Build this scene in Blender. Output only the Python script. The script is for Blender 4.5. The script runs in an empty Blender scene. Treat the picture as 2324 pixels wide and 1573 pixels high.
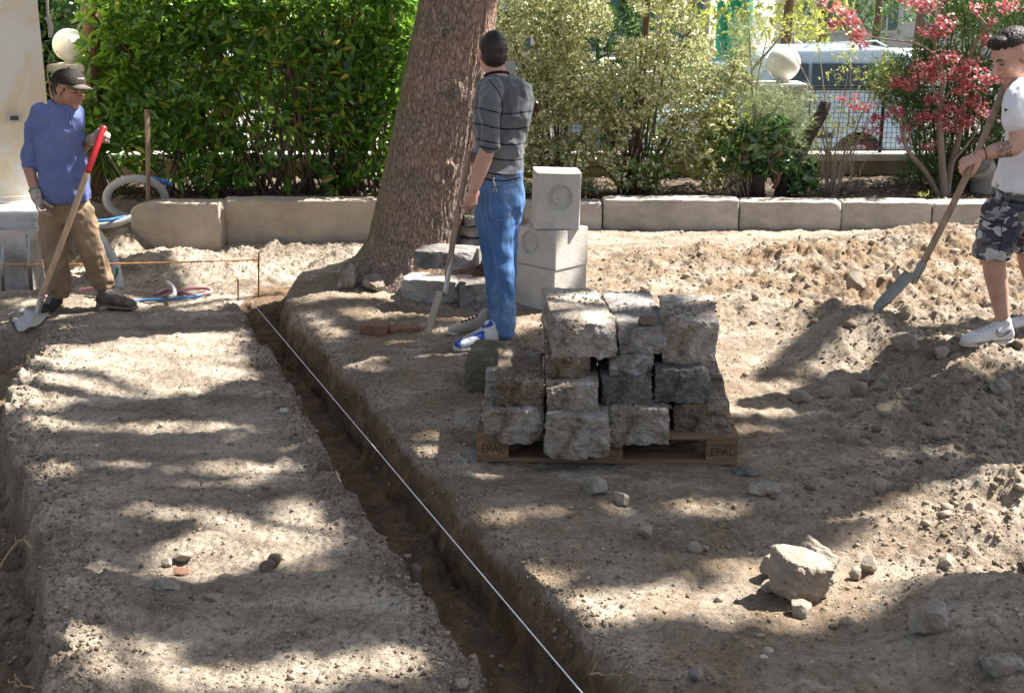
import bpy, bmesh, math, random
import numpy as np
from mathutils import Vector, Matrix, noise

R = math.radians
QUICK = False
random.seed(7)
rng = np.random.default_rng(11)

# ---------------------------------------------------------------- camera
CAM_H = 2.09
PITCH = R(15.7)
FPX = 2900.0              # focal length in units of a picture 2324 wide
PW, PH = 2324.0, 1573.0
scene = bpy.context.scene
cam_data = bpy.data.cameras.new('camera')
cam_data.lens = FPX / PW * 36.0
cam_data.sensor_width = 36.0
cam_data.clip_start = 0.1
cam_data.clip_end = 600
cam_data.dof.use_dof = True
cam_data.dof.focus_distance = 6.4
cam_data.dof.aperture_fstop = 8.0
cam = bpy.data.objects.new('camera', cam_data)
scene.collection.objects.link(cam)
cam.location = (0, 0, CAM_H)
cam.rotation_euler = (math.pi / 2 - PITCH, 0, 0)
scene.camera = cam

# ---------------------------------------------------------------- light
SUN_EL = R(52)
SUN_H = np.array([0.92, 0.36]); SUN_H /= np.linalg.norm(SUN_H)
SUNV = np.array([SUN_H[0] * math.cos(SUN_EL), SUN_H[1] * math.cos(SUN_EL), math.sin(SUN_EL)])
world = bpy.data.worlds.new('World'); scene.world = world
world.use_nodes = True
wn = world.node_tree
bg = wn.nodes['Background']
sky = wn.nodes.new('ShaderNodeTexSky'); sky.sky_type = 'NISHITA'
sky.sun_disc = False
sky.sun_elevation = SUN_EL
sky.sun_rotation = math.atan2(SUN_H[0], SUN_H[1])
sky.air_density = 1.0; sky.dust_density = 2.0
hs = wn.nodes.new('ShaderNodeHueSaturation'); hs.inputs['Saturation'].default_value = .7
wn.links.new(sky.outputs[0], hs.inputs['Color']); wn.links.new(hs.outputs[0], bg.inputs[0])
bg.inputs[1].default_value = 0.058
sd = bpy.data.lights.new('sun', 'SUN'); sd.energy = 5.0; sd.angle = R(0.5); sd.color = (1.0, 0.965, 0.915)
sun = bpy.data.objects.new('sun', sd); scene.collection.objects.link(sun)
sun.rotation_euler = Vector(SUNV).to_track_quat('Z', 'Y').to_euler()
sun.location = (8, 4, 12)
scene.view_settings.view_transform = 'Standard'
scene.view_settings.look = 'None'
scene.view_settings.gamma = 1
scene.view_settings.exposure = 1.7
scene.cycles.max_bounces = 6
scene.cycles.diffuse_bounces = 3
scene.cycles.glossy_bounces = 2
scene.cycles.transmission_bounces = 4
scene.cycles.transparent_max_bounces = 6
scene.cycles.sample_clamp_indirect = 6

# ---------------------------------------------------------------- picture <-> place
cT, sT = math.cos(PITCH), math.sin(PITCH)
def _ray(px, py):
    a = (px - PW / 2) / FPX; b = -(py - PH / 2) / FPX
    return np.array([a, b * sT + cT, b * cT - sT])
def P(px, py, Y):
    """world point on the sight line at distance y = Y"""
    d = _ray(px, py)
    return np.array([0, 0, CAM_H]) + d * (Y / d[1])
def G(px, py, z=0.0):
    d = _ray(px, py)
    return np.array([0, 0, CAM_H]) + d * ((z - CAM_H) / d[2])
def proj(x, y, z):
    dz = z - CAM_H
    depth = y * cT - dz * sT
    up = y * sT + dz * cT
    return PW / 2 + FPX * x / depth, PH / 2 - FPX * up / depth
def S(Y, z=0.0):
    return FPX / (Y * cT + (CAM_H - z) * sT)

# ---------------------------------------------------------------- noise
_tab = np.random.default_rng(5).random((256, 256))
def vn2(x, y):
    xi = np.floor(x).astype(int); yi = np.floor(y).astype(int)
    fx = x - xi; fy = y - yi
    fx = fx * fx * (3 - 2 * fx); fy = fy * fy * (3 - 2 * fy)
    a = _tab[xi & 255, yi & 255]; b = _tab[(xi + 1) & 255, yi & 255]
    c = _tab[xi & 255, (yi + 1) & 255]; d = _tab[(xi + 1) & 255, (yi + 1) & 255]
    return (a * (1 - fx) + b * fx) * (1 - fy) + (c * (1 - fx) + d * fx) * fy - 0.5
def fbm(x, y, oct=4, gain=0.5):
    s = 0; a = 1.0
    for i in range(oct):
        s = s + a * vn2(x * 2 ** i + 17.3 * i, y * 2 ** i + 9.1 * i); a *= gain
    return s
def sst(t):
    t = np.clip(t, 0, 1); return t * t * (3 - 2 * t)

# ---------------------------------------------------------------- object helpers
COL = scene.collection
WL = {}
def mesh_from(name, V, F, mat=None, smooth=False, uv=None):
    me = bpy.data.meshes.new(name)
    V = np.asarray(V, dtype=np.float32)
    if isinstance(F, np.ndarray):
        me.vertices.add(len(V)); me.vertices.foreach_set('co', V.ravel())
        k = F.shape[1]
        me.loops.add(F.size); me.loops.foreach_set('vertex_index', F.astype(np.int32).ravel())
        me.polygons.add(len(F))
        me.polygons.foreach_set('loop_start', np.arange(0, F.size, k, dtype=np.int32))
        me.polygons.foreach_set('loop_total', np.full(len(F), k, dtype=np.int32))
        me.update(calc_edges=True)
    else:
        me.from_pydata([tuple(map(float, v)) for v in V], [], F); me.update()
    if mat: me.materials.append(mat)
    if smooth: me.polygons.foreach_set('use_smooth', np.ones(len(me.polygons), dtype=bool))
    return me
def thing(name, loc, label, cat, group=None):
    o = bpy.data.objects.new(name, None); COL.objects.link(o)
    o.empty_display_size = 0.1
    o.location = tuple(map(float, loc)); WL[o.name] = np.array(loc, dtype=float)
    o['label'] = label; o['category'] = cat
    if group: o['group'] = group
    return o
def part(name, V, F, mat, parent, smooth=False, label=None):
    """V in world coordinates"""
    base = WL[parent.name]
    me = mesh_from(name, np.asarray(V, dtype=float) - base, F, mat, smooth)
    o = bpy.data.objects.new(name, me); COL.objects.link(o); o.parent = parent
    WL[o.name] = base
    if label: o['label'] = label
    return o
def solo(name, V, F, mat, label, cat, group=None, smooth=False, base=None):
    V = np.asarray(V, dtype=float)
    if base is None:
        base = np.array([(V[:, 0].min() + V[:, 0].max()) / 2, (V[:, 1].min() + V[:, 1].max()) / 2, V[:, 2].min()])
    me = mesh_from(name, V - base, F, mat, smooth)
    o = bpy.data.objects.new(name, me); COL.objects.link(o); o.location = tuple(base); WL[o.name] = np.array(base)
    o['label'] = label; o['category'] = cat
    if group: o['group'] = group
    return o
def struct(name, V, F, mat, smooth=False):
    me = mesh_from(name, V, F, mat, smooth)
    o = bpy.data.objects.new(name, me); COL.objects.link(o); o['kind'] = 'structure'; WL[o.name] = np.zeros(3)
    return o

class MB:
    """collects shapes; faces as lists"""
    def __init__(s): s.V = []; s.F = []
    def add(s, V, F):
        n = len(s.V); s.V.extend([tuple(v) for v in V]); s.F.extend([tuple(int(i) + n for i in f) for f in F])
    def box(s, c, size, rot=None, bevel=0.0):
        hx, hy, hz = np.array(size) / 2
        if bevel > 0:
            bm = bmesh.new(); bmesh.ops.create_cube(bm, size=1)
            for v in bm.verts: v.co = Vector((v.co.x * hx * 2, v.co.y * hy * 2, v.co.z * hz * 2))
            bmesh.ops.bevel(bm, geom=bm.edges[:], offset=bevel, segments=2, affect='EDGES')
            V = np.array([v.co[:] for v in bm.verts]); bm.verts.index_update()
            F = [[v.index for v in f.verts] for f in bm.faces]; bm.free()
        else:
            V = np.array([[x, y, z] for x in (-hx, hx) for y in (-hy, hy) for z in (-hz, hz)])
            F = [(0, 1, 3, 2), (4, 6, 7, 5), (0, 4, 5, 1), (2, 3, 7, 6), (0, 2, 6, 4), (1, 5, 7, 3)]
        if rot is not None: V = V @ np.asarray(rot).T
        s.add(V + np.array(c), F)
    def tube(s, pts, r, n=8, cap=True, flat=1.0, ref=None):
        V, F = tube(pts, r, n, cap, flat, ref); s.add(V, F)
    def ell(s, c, rad, Rm=None, nu=16, nv=10):
        V, F = ellipsoid(c, rad, Rm, nu, nv); s.add(V, F)
    def arr(s): return np.array(s.V), s.F
    def part(s, name, mat, parent, smooth=False, label=None): return part(name, s.V, s.F, mat, parent, smooth, label)
    def solo(s, name, mat, label, cat, group=None, smooth=False, base=None): return solo(name, s.V, s.F, mat, label, cat, group, smooth, base)

def rotz(a): c, s_ = math.cos(a), math.sin(a); return np.array([[c, -s_, 0], [s_, c, 0], [0, 0, 1]])
def rotx(a): c, s_ = math.cos(a), math.sin(a); return np.array([[1, 0, 0], [0, c, -s_], [0, s_, c]])
def roty(a): c, s_ = math.cos(a), math.sin(a); return np.array([[c, 0, s_], [0, 1, 0], [-s_, 0, c]])
def unit(v): v = np.asarray(v, dtype=float); return v / max(np.linalg.norm(v), 1e-9)

def spline(pts, n):
    """Catmull-Rom through rows of pts"""
    p = np.asarray(pts, dtype=float)
    if len(p) < 3:
        t = np.linspace(0, 1, n)[:, None]; return p[0] * (1 - t) + p[-1] * t
    q = np.vstack([2 * p[0] - p[1], p, 2 * p[-1] - p[-2]])
    out = []
    ts = np.linspace(0, len(p) - 1 - 1e-6, n)
    for t in ts:
        i = int(t); f = t - i
        a, b, c, d = q[i], q[i + 1], q[i + 2], q[i + 3]
        out.append(0.5 * ((2 * b) + (-a + c) * f + (2 * a - 5 * b + 4 * c - d) * f * f + (-a + 3 * b - 3 * c + d) * f ** 3))
    return np.array(out)
def tube(pts, r, n=8, cap=True, flat=1.0, ref=None):
    p = np.asarray(pts, dtype=float); m = len(p)
    r = np.full(m, r) if np.isscalar(r) else np.asarray(r, dtype=float)
    fl = np.full(m, flat) if np.isscalar(flat) else np.asarray(flat, dtype=float)
    t = np.gradient(p, axis=0); t /= np.maximum(np.linalg.norm(t, axis=1)[:, None], 1e-9)
    if ref is None: ref = np.array([0, 0, 1.]) if abs(t[0][2]) < 0.9 else np.array([1., 0, 0])
    u = unit(ref - t[0] * np.dot(ref, t[0])); V = []
    for i in range(m):
        u = unit(u - t[i] * np.dot(u, t[i])); v = np.cross(t[i], u)
        for k in range(n):
            a = 2 * math.pi * k / n
            V.append(p[i] + r[i] * (math.cos(a) * u + fl[i] * math.sin(a) * v))
    F = [(i * n + k, i * n + (k + 1) % n, (i + 1) * n + (k + 1) % n, (i + 1) * n + k) for i in range(m - 1) for k in range(n)]
    if cap:
        F.append(tuple(range(n - 1, -1, -1))); F.append(tuple((m - 1) * n + k for k in range(n)))
    return np.array(V), F
def ellipsoid(c, rad, Rm=None, nu=16, nv=10):
    V = [(0, 0, 1)]
    for j in range(1, nv):
        th = math.pi * j / nv
        for i in range(nu):
            ph = 2 * math.pi * i / nu
            V.append((math.sin(th) * math.cos(ph), math.sin(th) * math.sin(ph), math.cos(th)))
    V.append((0, 0, -1)); V = np.array(V) * np.array(rad)
    F = [(0, 1 + i, 1 + (i + 1) % nu) for i in range(nu)]
    for j in range(nv - 2):
        for i in range(nu):
            a = 1 + j * nu + i; b = 1 + j * nu + (i + 1) % nu
            F.append((a, a + nu, b + nu, b))
    L = 1 + (nv - 2) * nu; e = len(V) - 1
    F += [(L + i, e, L + (i + 1) % nu) for i in range(nu)]
    if Rm is not None: V = V @ np.asarray(Rm).T
    return V + np.asarray(c), F

# ---------------------------------------------------------------- materials
def new_mat(name):
    m = bpy.data.materials.new(name); m.use_nodes = True
    return m, m.node_tree.nodes, m.node_tree.links, m.node_tree.nodes['Principled BSDF']
def ramp(N, stops, interp='LINEAR'):
    r = N.new('ShaderNodeValToRGB'); cr = r.color_ramp; cr.interpolation = interp
    while len(cr.elements) > 1: cr.elements.remove(cr.elements[-1])
    cr.elements[0].position = stops[0][0]; cr.elements[0].color = (*stops[0][1], 1)
    for p_, c in stops[1:]:
        e = cr.elements.new(p_); e.color = (*c, 1)
    return r
def nmat(name, stops, scale=5, detail=6, rough=0.85, bump=0.3, bscale=40, stretch=(1, 1, 1), spec=0.3, dist=0.0,
         metal=0.0, fine=None, bdist=0.01, rot=(0, 0, 0)):
    """noise colours + noise bump, in object coordinates"""
    m, N, L, b = new_mat(name)
    tc = N.new('ShaderNodeTexCoord'); mp = N.new('ShaderNodeMapping'); mp.inputs['Scale'].default_value = stretch
    mp.inputs['Rotation'].default_value = rot
    L.new(tc.outputs['Object'], mp.inputs[0])
    n1 = N.new('ShaderNodeTexNoise'); n1.inputs['Scale'].default_value = scale; n1.inputs['Detail'].default_value = detail
    n1.inputs['Roughness'].default_value = 0.62; n1.inputs['Distortion'].default_value = dist
    L.new(mp.outputs[0], n1.inputs[0])
    r = ramp(N, stops); L.new(n1.outputs[0], r.inputs[0])
    col = r.outputs[0]
    n2 = N.new('ShaderNodeTexNoise'); n2.inputs['Scale'].default_value = bscale; n2.inputs['Detail'].default_value = 6
    n2.inputs['Roughness'].default_value = 0.7
    L.new(mp.outputs[0], n2.inputs[0])
    if fine:
        mx = N.new('ShaderNodeMix'); mx.data_type = 'RGBA'; mx.blend_type = 'MULTIPLY'; mx.inputs[0].default_value = fine
        r2 = ramp(N, [(0.3, (0.35, 0.33, 0.3)), (0.62, (1.15, 1.15, 1.15))]); L.new(n2.outputs[0], r2.inputs[0])
        L.new(col, mx.inputs[6]); L.new(r2.outputs[0], mx.inputs[7]); col = mx.outputs[2]
    L.new(col, b.inputs['Base Color'])
    b.inputs['Roughness'].default_value = rough; b.inputs['Metallic'].default_value = metal
    b.inputs['Specular IOR Level'].default_value = spec
    if bump > 0:
        bp = N.new('ShaderNodeBump'); bp.inputs['Strength'].default_value = bump; bp.inputs['Distance'].default_value = bdist
        L.new(n2.outputs[0], bp.inputs['Height']); L.new(bp.outputs[0], b.inputs['Normal'])
    return m
def leaf_mat(name, stops, rough=0.35, trans=0.35, tcol=(0.3, 0.5, 0.05), spec=0.5, nscale=None):
    m, N, L, b = new_mat(name)
    g = N.new('ShaderNodeNewGeometry')
    r = ramp(N, stops); L.new(g.outputs['Random Per Island'], r.inputs[0])
    L.new(r.outputs[0], b.inputs['Base Color'])
    b.inputs['Roughness'].default_value = rough; b.inputs['Specular IOR Level'].default_value = spec
    t = N.new('ShaderNodeBsdfTranslucent'); mx0 = N.new('ShaderNodeMix'); mx0.data_type = 'RGBA'; mx0.blend_type = 'MIX'
    mx0.inputs[0].default_value = 0.5; L.new(r.outputs[0], mx0.inputs[6]); mx0.inputs[7].default_value = (*tcol, 1)
    L.new(mx0.outputs[2], t.inputs[0])
    ms = N.new('ShaderNodeMixShader'); ms.inputs[0].default_value = trans
    L.new(b.outputs[0], ms.inputs[1]); L.new(t.outputs[0], ms.inputs[2])
    L.new(ms.outputs[0], N['Material Output'].inputs[0])
    return m

# ---------------------------------------------------------------- leaves
LEAF = {
 'broad': (np.array([[0, 0, 0], [.25, .35, .05], [.28, 0, -.02], [.25, -.35, .05], [.62, .42, .03], [.65, 0, -.06], [.62, -.42, .03], [1, 0, -.16]]),
           [(0, 2, 1), (0, 3, 2), (1, 2, 5, 4), (2, 3, 6, 5), (4, 5, 7), (5, 6, 7)]),
 'simple': (np.array([[0, 0, 0], [.5, .5, .08], [.5, -.5, .08], [1, 0, -.05]]), [(0, 2, 1), (1, 2, 3)]),
}
def leaf_cloud(pos, dirs, ups, length, width, kind='broad'):
    """numpy leaf instances merged in one mesh. length/width arrays"""
    T, F = LEAF[kind]
    n = len(pos); d = dirs / np.linalg.norm(dirs, axis=1)[:, None]
    s = np.cross(ups, d); s /= np.maximum(np.linalg.norm(s, axis=1)[:, None], 1e-6)
    u = np.cross(d, s)
    L = np.broadcast_to(length, (n,))[:, None, None]; Wd = np.broadcast_to(width, (n,))[:, None, None]
    V = pos[:, None, :] + T[None, :, 0:1] * L * d[:, None, :] + T[None, :, 1:2] * Wd * s[:, None, :] + T[None, :, 2:3] * L * u[:, None, :]
    V = V.reshape(-1, 3)
    off = np.arange(n) * len(T)
    tri = [f for f in F if len(f) == 3]; quad = [f for f in F if len(f) == 4]
    tr = (np.array(tri)[None] + off[:, None, None]).reshape(-1, 3)
    for q in quad:
        tr = np.vstack([tr, np.array([q[0], q[1], q[2]])[None] + off[:, None], np.array([q[0], q[2], q[3]])[None] + off[:, None]])
    return V, tr
def rand_dirs(n, zlo=-1.0):
    v = rng.normal(size=(n, 3)); v /= np.linalg.norm(v, axis=1)[:, None]
    if zlo > -1: v[:, 2] = np.where(v[:, 2] < zlo, -v[:, 2], v[:, 2])
    return v
# ================================================================ GROUND
R_EDGE = [(1520, 1700, 0), (1440, 1573, 0), (1300, 1420, 0), (1180, 1290, 0), (1060, 1170, 0), (960, 1060, 0), (890, 980, 0), (800, 870, 0),
          (700, 760, 0), (640, 690, 0), (648, 655, 0), (700, 612, 0), (770, 580, 0), (850, 545, 0)]
L_EDGE = [(1230, 1700), (1130, 1573), (1080, 1500), (960, 1330), (880, 1230), (780, 1100), (740, 1000), (650, 860), (590, 765), (560, 715), (548, 690)]
X_EDGE = [(160, 1750), (145, 1573), (125, 1400), (100, 1250), (72, 1130), (45, 1020), (28, 930), (38, 860), (85, 790), (130, 755)]
_r = sorted([tuple(G(*p)[:2]) for p in R_EDGE], key=lambda q: q[1])
_l = sorted([tuple(G(p[0], p[1], -.15)[:2]) for p in L_EDGE], key=lambda q: q[1])
_x = sorted([tuple(G(p[0], p[1], -.15)[:2]) for p in X_EDGE], key=lambda q: q[1])
RY, RX = [q[1] for q in _r], [q[0] for q in _r]
LY, LX = [q[1] for q in _l], [q[0] for q in _l]
XY, XX = [q[1] for q in _x], [q[0] for q in _x]
TR_END = G(590, 692, -.15)[1]
XT_END = G(100, 740, -.15)[1]
KY = 11.45                                       # back of the kerb line

def gauss(x, y, cx, cy, rx, ry, h, p=1.0):
    return h * np.exp(-(((x - cx) / rx) ** 2 + ((y - cy) / ry) ** 2) ** p)
BUMPS = []   # (cx, cy, rx, ry, h)
for (px, py, z, rx, ry, h) in [
    (1600, 590, 0, .16, .30, .13), (1575, 640, 0, .5, .25, .05), (1480, 590, 0, .3, .3, .07), (1760, 600, 0, .45, .3, .08),
    (1900, 590, 0, .5, .35, .10), (2080, 560, 0, .45, .4, .13), (2250, 560, 0, .5, .5, .14), (2050, 660, 0, .5, .3, .06),
    (1720, 700, 0, .35, .3, .07), (1880, 730, 0, .3, .25, .08),
    (1970, 810, 0, .27, .26, .25), (2060, 860, 0, .16, .18, .07), (2150, 845, 0, .28, .30, .12), (2290, 850, 0, .32, .38, .13), (2480, 820, 0, .5, .8, .17), (2130, 915, 0, .24, .20, .09), (1880, 800, 0, .2, .22, .08),
    (2210, 930, 0, .22, .25, .10), (1880, 830, 0, .22, .25, .10),
    (2200, 1140, 0, .45, .12, .07), (2330, 1130, 0, .3, .2, .10), (2080, 1210, 0, .4, .12, .06),
    (2270, 1260, 0, .32, .15, .13), (2310, 1420, 0, .42, .22, .17), (2200, 1500, 0, .3, .12, .07), (2120, 1370, 0, .12, .12, .05),
    (1400, 1180, 0, .3, .08, -.02), (1750, 1140, 0, .18, .08, .035), (1690, 1230, 0, .3, .08, -.03), (1900, 1060, 0, .4, .15, -.03),
    (880, 600, 0, .6, .5, .06), (800, 612, 0, .30, .26, .13), (730, 640, 0, .25, .2, .05), (740, 690, 0, .35, .35, .05), (1120, 760, 0, .3, .15, .05)]:
    g_ = G(px, py, z); BUMPS.append((g_[0], g_[1], rx, ry, h))
LBUMPS = []
for (px, py, rx, ry, h) in [(270, 1260, .28, .1, -.03), (330, 1290, .3, .08, -.03), (180, 1390, .3, .2, .04), (240, 1330, .3, .1, .03),
                            (560, 885, .18, .1, .025), (120, 1180, .25, .25, .04), (520, 1120, .5, .15, .015),
                            (380, 720, .8, .1, .03), (120, 700, .25, .3, .03), (180, 1560, .2, .2, .05),
                            (340, 610, .35, .35, .12), (280, 565, .25, .3, .20), (520, 620, .3, .3, .05), (640, 560, .6, .25, .05), (430, 590, .4, .2, .08), (60, 770, .3, .15, .06)]:
    g_ = G(px, py, -.15); LBUMPS.append((g_[0], g_[1], rx, ry, h))
HOLE_X = G(262, 600, -.15)[0]

def ground_h(x, y, fine=True):
    x = np.asarray(x, dtype=float); y = np.asarray(y, dtype=float)
    wob = .05 * vn2(y * 3.1, y * 0 + 3.3) + .022 * vn2(y * 7, y * 0 + 8.1)
    wob2 = .06 * vn2(y * 3.7, y * 0 + 13.3) + .05 * vn2(y * 9, y * 0 + 28.1) + .03 * vn2(y * 24, y * 0 + 5)
    xr = np.interp(y, RY, RX) + wob
    xl = np.interp(y, LY, LX) + wob2
    xe = np.interp(y, XY, XX) + wob2 * 1.5
    # distance in front of the kerb: dug slope on the left rises towards the kerb
    kb = np.interp(x, [-4.5, -3.3, -1.2, 0.2, 5], [-.22, -.19, -.12, 0.0, 0.0])
    base_l = np.where(y > 9.0, -.15 + (kb + .15) * sst((y - 10.2) / 1.1), -.15)
    T = sst((x - (xl - .03)) / .06) * sst((TR_END - y) / .15)
    lower = base_l - (.175 + .03 * fbm(x * 4, y * 4, 2)) * T
    for b in LBUMPS: lower = lower + gauss(x, y, *b)
    E = sst((xe - x) / .10) * sst((XT_END - y) / .25)
    lower = lower - .30 * E
    E2 = sst((x - (xe - .75)) / .12)
    # dark pit round the steel rods
    hole = sst((HOLE_X - x) / .35) * sst((y - 9.55) / .12) * sst((11.15 - y) / .25)
    lower = lower - .14 * hole
    sR = sst((x - (xr - .055)) / .085)
    sR = np.where(y > 10.95, np.maximum(sR, sst((y - 10.95) / .4) * sst((x + .9) / .8)), sR)
    right = np.zeros_like(x)
    for b in BUMPS: right = right + gauss(x, y, *b)
    right = right * (1 - .0)
    z = lower * (1 - sR) + right * sR
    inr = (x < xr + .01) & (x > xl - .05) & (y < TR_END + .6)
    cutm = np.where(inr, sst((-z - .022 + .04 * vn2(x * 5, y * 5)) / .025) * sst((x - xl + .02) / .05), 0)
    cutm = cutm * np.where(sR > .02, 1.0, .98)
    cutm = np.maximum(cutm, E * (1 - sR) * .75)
    # loose soil map
    loose = .25 + .9 * sst((x - 1.2) / 1.2) * (1 - sR * 0) + .6 * sst((y - 9.2) / .6) * (x < 0)
    loose = np.where(x < xr, .35 + .9 * sst((x - (xl - .25)) / .2) * (y < TR_END) * (1 - T) + .9 * sst((xe + .3 - x) / .25) * (y < XT_END) + .8 * sst((y - 9.6) / .5), loose)
    loose = np.clip(loose + .7 * gauss(x, y, G(1350, 620)[0] + 1.0, 9.6, 2.2, 1.3, 1.0), 0, 1.5)
    loose = loose * (1 - .75 * sst((y - 10.3) / .5) * (x > -.8))
    flat_pal = np.exp(-(((x - G(1380, 950)[0]) / .75) ** 4 + ((y - 5.9) / .6) ** 4))
    z = z * (1 - flat_pal)
    loose = loose * (1 - .7 * flat_pal)
    z = z + .02 * fbm(x * 1.3, y * 1.3, 3)
    # bed behind the kerb, street behind the low wall
    bedf = sst((y - (KY + .0)) / .10)
    z = z * (1 - bedf) + bedf * (.19 + .03 * fbm(x * 2, y * 2, 3) + .05 * sst((y - 12.3) / .5))
    st = sst((y - 13.2) / .1)
    z = z * (1 - st) - .45 * st
    outside = np.maximum(sst((np.abs(x) - 7) / 3), sst((2.4 - y) / .8)) * (y < 13.2)
    z = z * (1 - outside) - .1 * outside
    if fine:
        fade = (1 - st) * (1 - outside)
        dep = np.clip(y, 3, 13)
        r1 = 1 - np.abs(fbm(x * 5.5, y * 5.5, 3, .55)) * 2.2
        cl = fbm(x * 9, y * 9, 4, .6)
        big = np.abs(fbm(x * 2.6 + 7, y * 3.4, 3, .55)) - .12
        zone = np.clip(loose - .6, 0, 1) * (x > .6)
        z = z + fade * zone * (-.24 * np.minimum(big, .12) + .03 * np.maximum(fbm(x * 6, y * 7 + 3, 2), 0))
        cl2 = np.maximum(fbm(x * 21 + 5, y * 21, 3, .6), -.1)
        cl3 = np.maximum(fbm(x * 48 + 5, y * 48, 2, .6), -.05)
        z = z + fade * (loose * (.030 * cl + .018 * cl2 + .012 * cl3) + .012 * cl + .006 * cl2 + .005 * cl3)
        # faint rake lines
        z = z + fade * .003 * np.sin((x * 22 + y * 6 + 5 * fbm(x * .9, y * .9, 2)) * 2.2) * sst(fbm(x * .6 + 3, y * .6, 2) * 3) * (y < 7)
    return z, cutm, loose * (1 - st)
def gz(x, y): return float(ground_h(np.array([x]), np.array([y]), False)[0][0])
def gzf(x, y): return float(ground_h(np.array([x]), np.array([y]), True)[0][0])

# soil material
def soil_material():
    m, N, L, b = new_mat('soil')
    tc = N.new('ShaderNodeTexCoord')
    def nz(sc, det=6, dist=0, st=None, rg=.6):
        n = N.new('ShaderNodeTexNoise'); n.inputs['Scale'].default_value = sc; n.inputs['Detail'].default_value = det
        n.inputs['Roughness'].default_value = rg; n.inputs['Distortion'].default_value = dist
        if st:
            mp = N.new('ShaderNodeMapping'); mp.inputs['Scale'].default_value = st; L.new(tc.outputs['Object'], mp.inputs[0]); L.new(mp.outputs[0], n.inputs[0])
        else: L.new(tc.outputs['Object'], n.inputs[0])
        return n
    def mix(a, b_, f, mode='MIX'):
        x = N.new('ShaderNodeMix'); x.data_type = 'RGBA'; x.blend_type = mode
        if isinstance(f, float): x.inputs[0].default_value = f
        else: L.new(f, x.inputs[0])
        for i, v in ((6, a), (7, b_)):
            if isinstance(v, tuple): x.inputs[i].default_value = (*v, 1)
            else: L.new(v, x.inputs[i])
        return x.outputs[2]
    n1 = nz(1.7, 8, .6, (1, 2.2, 1)); r1 = ramp(N, [(.30, (.165, .13, .095)), (.47, (.30, .248, .192)), (.62, (.43, .37, .295)), (.8, (.51, .455, .38))]); L.new(n1.outputs[0], r1.inputs[0])
    n2 = nz(38, 8, 0, None, .72); r2 = ramp(N, [(.32, (.42, .39, .35)), (.5, (.92, .9, .87)), (.66, (1.22, 1.22, 1.2))]); L.new(n2.outputs[0], r2.inputs[0])
    c = mix(r1.outputs[0], r2.outputs[0], .8, 'MULTIPLY')
    # grit: pale and dark grains
    for sc, thr, col, seed in ((70, .16, (.52, .47, .41), 0), (120, .18, (.46, .41, .35), 3), (55, .10, (.10, .075, .055), 7)):
        v = N.new('ShaderNodeTexVoronoi'); v.inputs['Scale'].default_value = sc
        mp = N.new('ShaderNodeMapping'); mp.inputs['Location'].default_value = (seed, seed * 2, 0); mp.inputs['Scale'].default_value = (1, 1, 1.4)
        L.new(tc.outputs['Object'], mp.inputs[0]); L.new(mp.outputs[0], v.inputs[0])
        lt = N.new('ShaderNodeMath'); lt.operation = 'LESS_THAN'; lt.inputs[1].default_value = thr; L.new(v.outputs['Distance'], lt.inputs[0])
        sp = N.new('ShaderNodeSeparateColor'); L.new(v.outputs['Color'], sp.inputs[0])
        gt = N.new('ShaderNodeMath'); gt.operation = 'GREATER_THAN'; gt.inputs[1].default_value = .62; L.new(sp.outputs[0], gt.inputs[0])
        mu = N.new('ShaderNodeMath'); mu.operation = 'MULTIPLY'; L.new(lt.outputs[0], mu.inputs[0]); L.new(gt.outputs[0], mu.inputs[1])
        c = mix(c, col, mu.outputs[0])
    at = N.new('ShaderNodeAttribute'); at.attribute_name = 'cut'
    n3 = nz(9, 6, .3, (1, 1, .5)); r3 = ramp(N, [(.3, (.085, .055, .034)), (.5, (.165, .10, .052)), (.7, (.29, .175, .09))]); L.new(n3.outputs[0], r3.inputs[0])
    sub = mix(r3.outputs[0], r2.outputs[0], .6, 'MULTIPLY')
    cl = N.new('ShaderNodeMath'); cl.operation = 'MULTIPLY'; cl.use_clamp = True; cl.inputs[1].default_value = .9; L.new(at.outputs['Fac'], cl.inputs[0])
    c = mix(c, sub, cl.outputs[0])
    # darker, browner earth: freshly dug on the heaps, and across the right platform
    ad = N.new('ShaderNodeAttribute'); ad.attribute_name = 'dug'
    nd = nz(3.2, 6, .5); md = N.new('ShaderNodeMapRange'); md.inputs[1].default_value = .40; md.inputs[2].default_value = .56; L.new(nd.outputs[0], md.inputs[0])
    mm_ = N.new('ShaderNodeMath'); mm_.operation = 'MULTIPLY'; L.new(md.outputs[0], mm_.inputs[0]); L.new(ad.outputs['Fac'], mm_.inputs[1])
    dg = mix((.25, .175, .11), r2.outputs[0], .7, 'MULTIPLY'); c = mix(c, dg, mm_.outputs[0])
    # street and yard beyond the low wall: pale gravel
    geo = N.new('ShaderNodeNewGeometry'); sx = N.new('ShaderNodeSeparateXYZ'); L.new(geo.outputs['Position'], sx.inputs[0])
    g2 = N.new('ShaderNodeMath'); g2.operation = 'GREATER_THAN'; g2.inputs[1].default_value = 13.25; L.new(sx.outputs[1], g2.inputs[0])
    n4 = nz(.35, 5); r4 = ramp(N, [(.35, (.20, .19, .175)), (.6, (.36, .345, .32))]); L.new(n4.outputs[0], r4.inputs[0])
    c = mix(c, r4.outputs[0], g2.outputs[0])
    # dark leafy soil of the planted bed
    b1 = N.new('ShaderNodeMapRange'); b1.inputs[1].default_value = 11.45; b1.inputs[2].default_value = 11.65; L.new(sx.outputs[1], b1.inputs[0])
    b2 = N.new('ShaderNodeMath'); b2.operation = 'LESS_THAN'; b2.inputs[1].default_value = 13.25; L.new(sx.outputs[1], b2.inputs[0])
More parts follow.
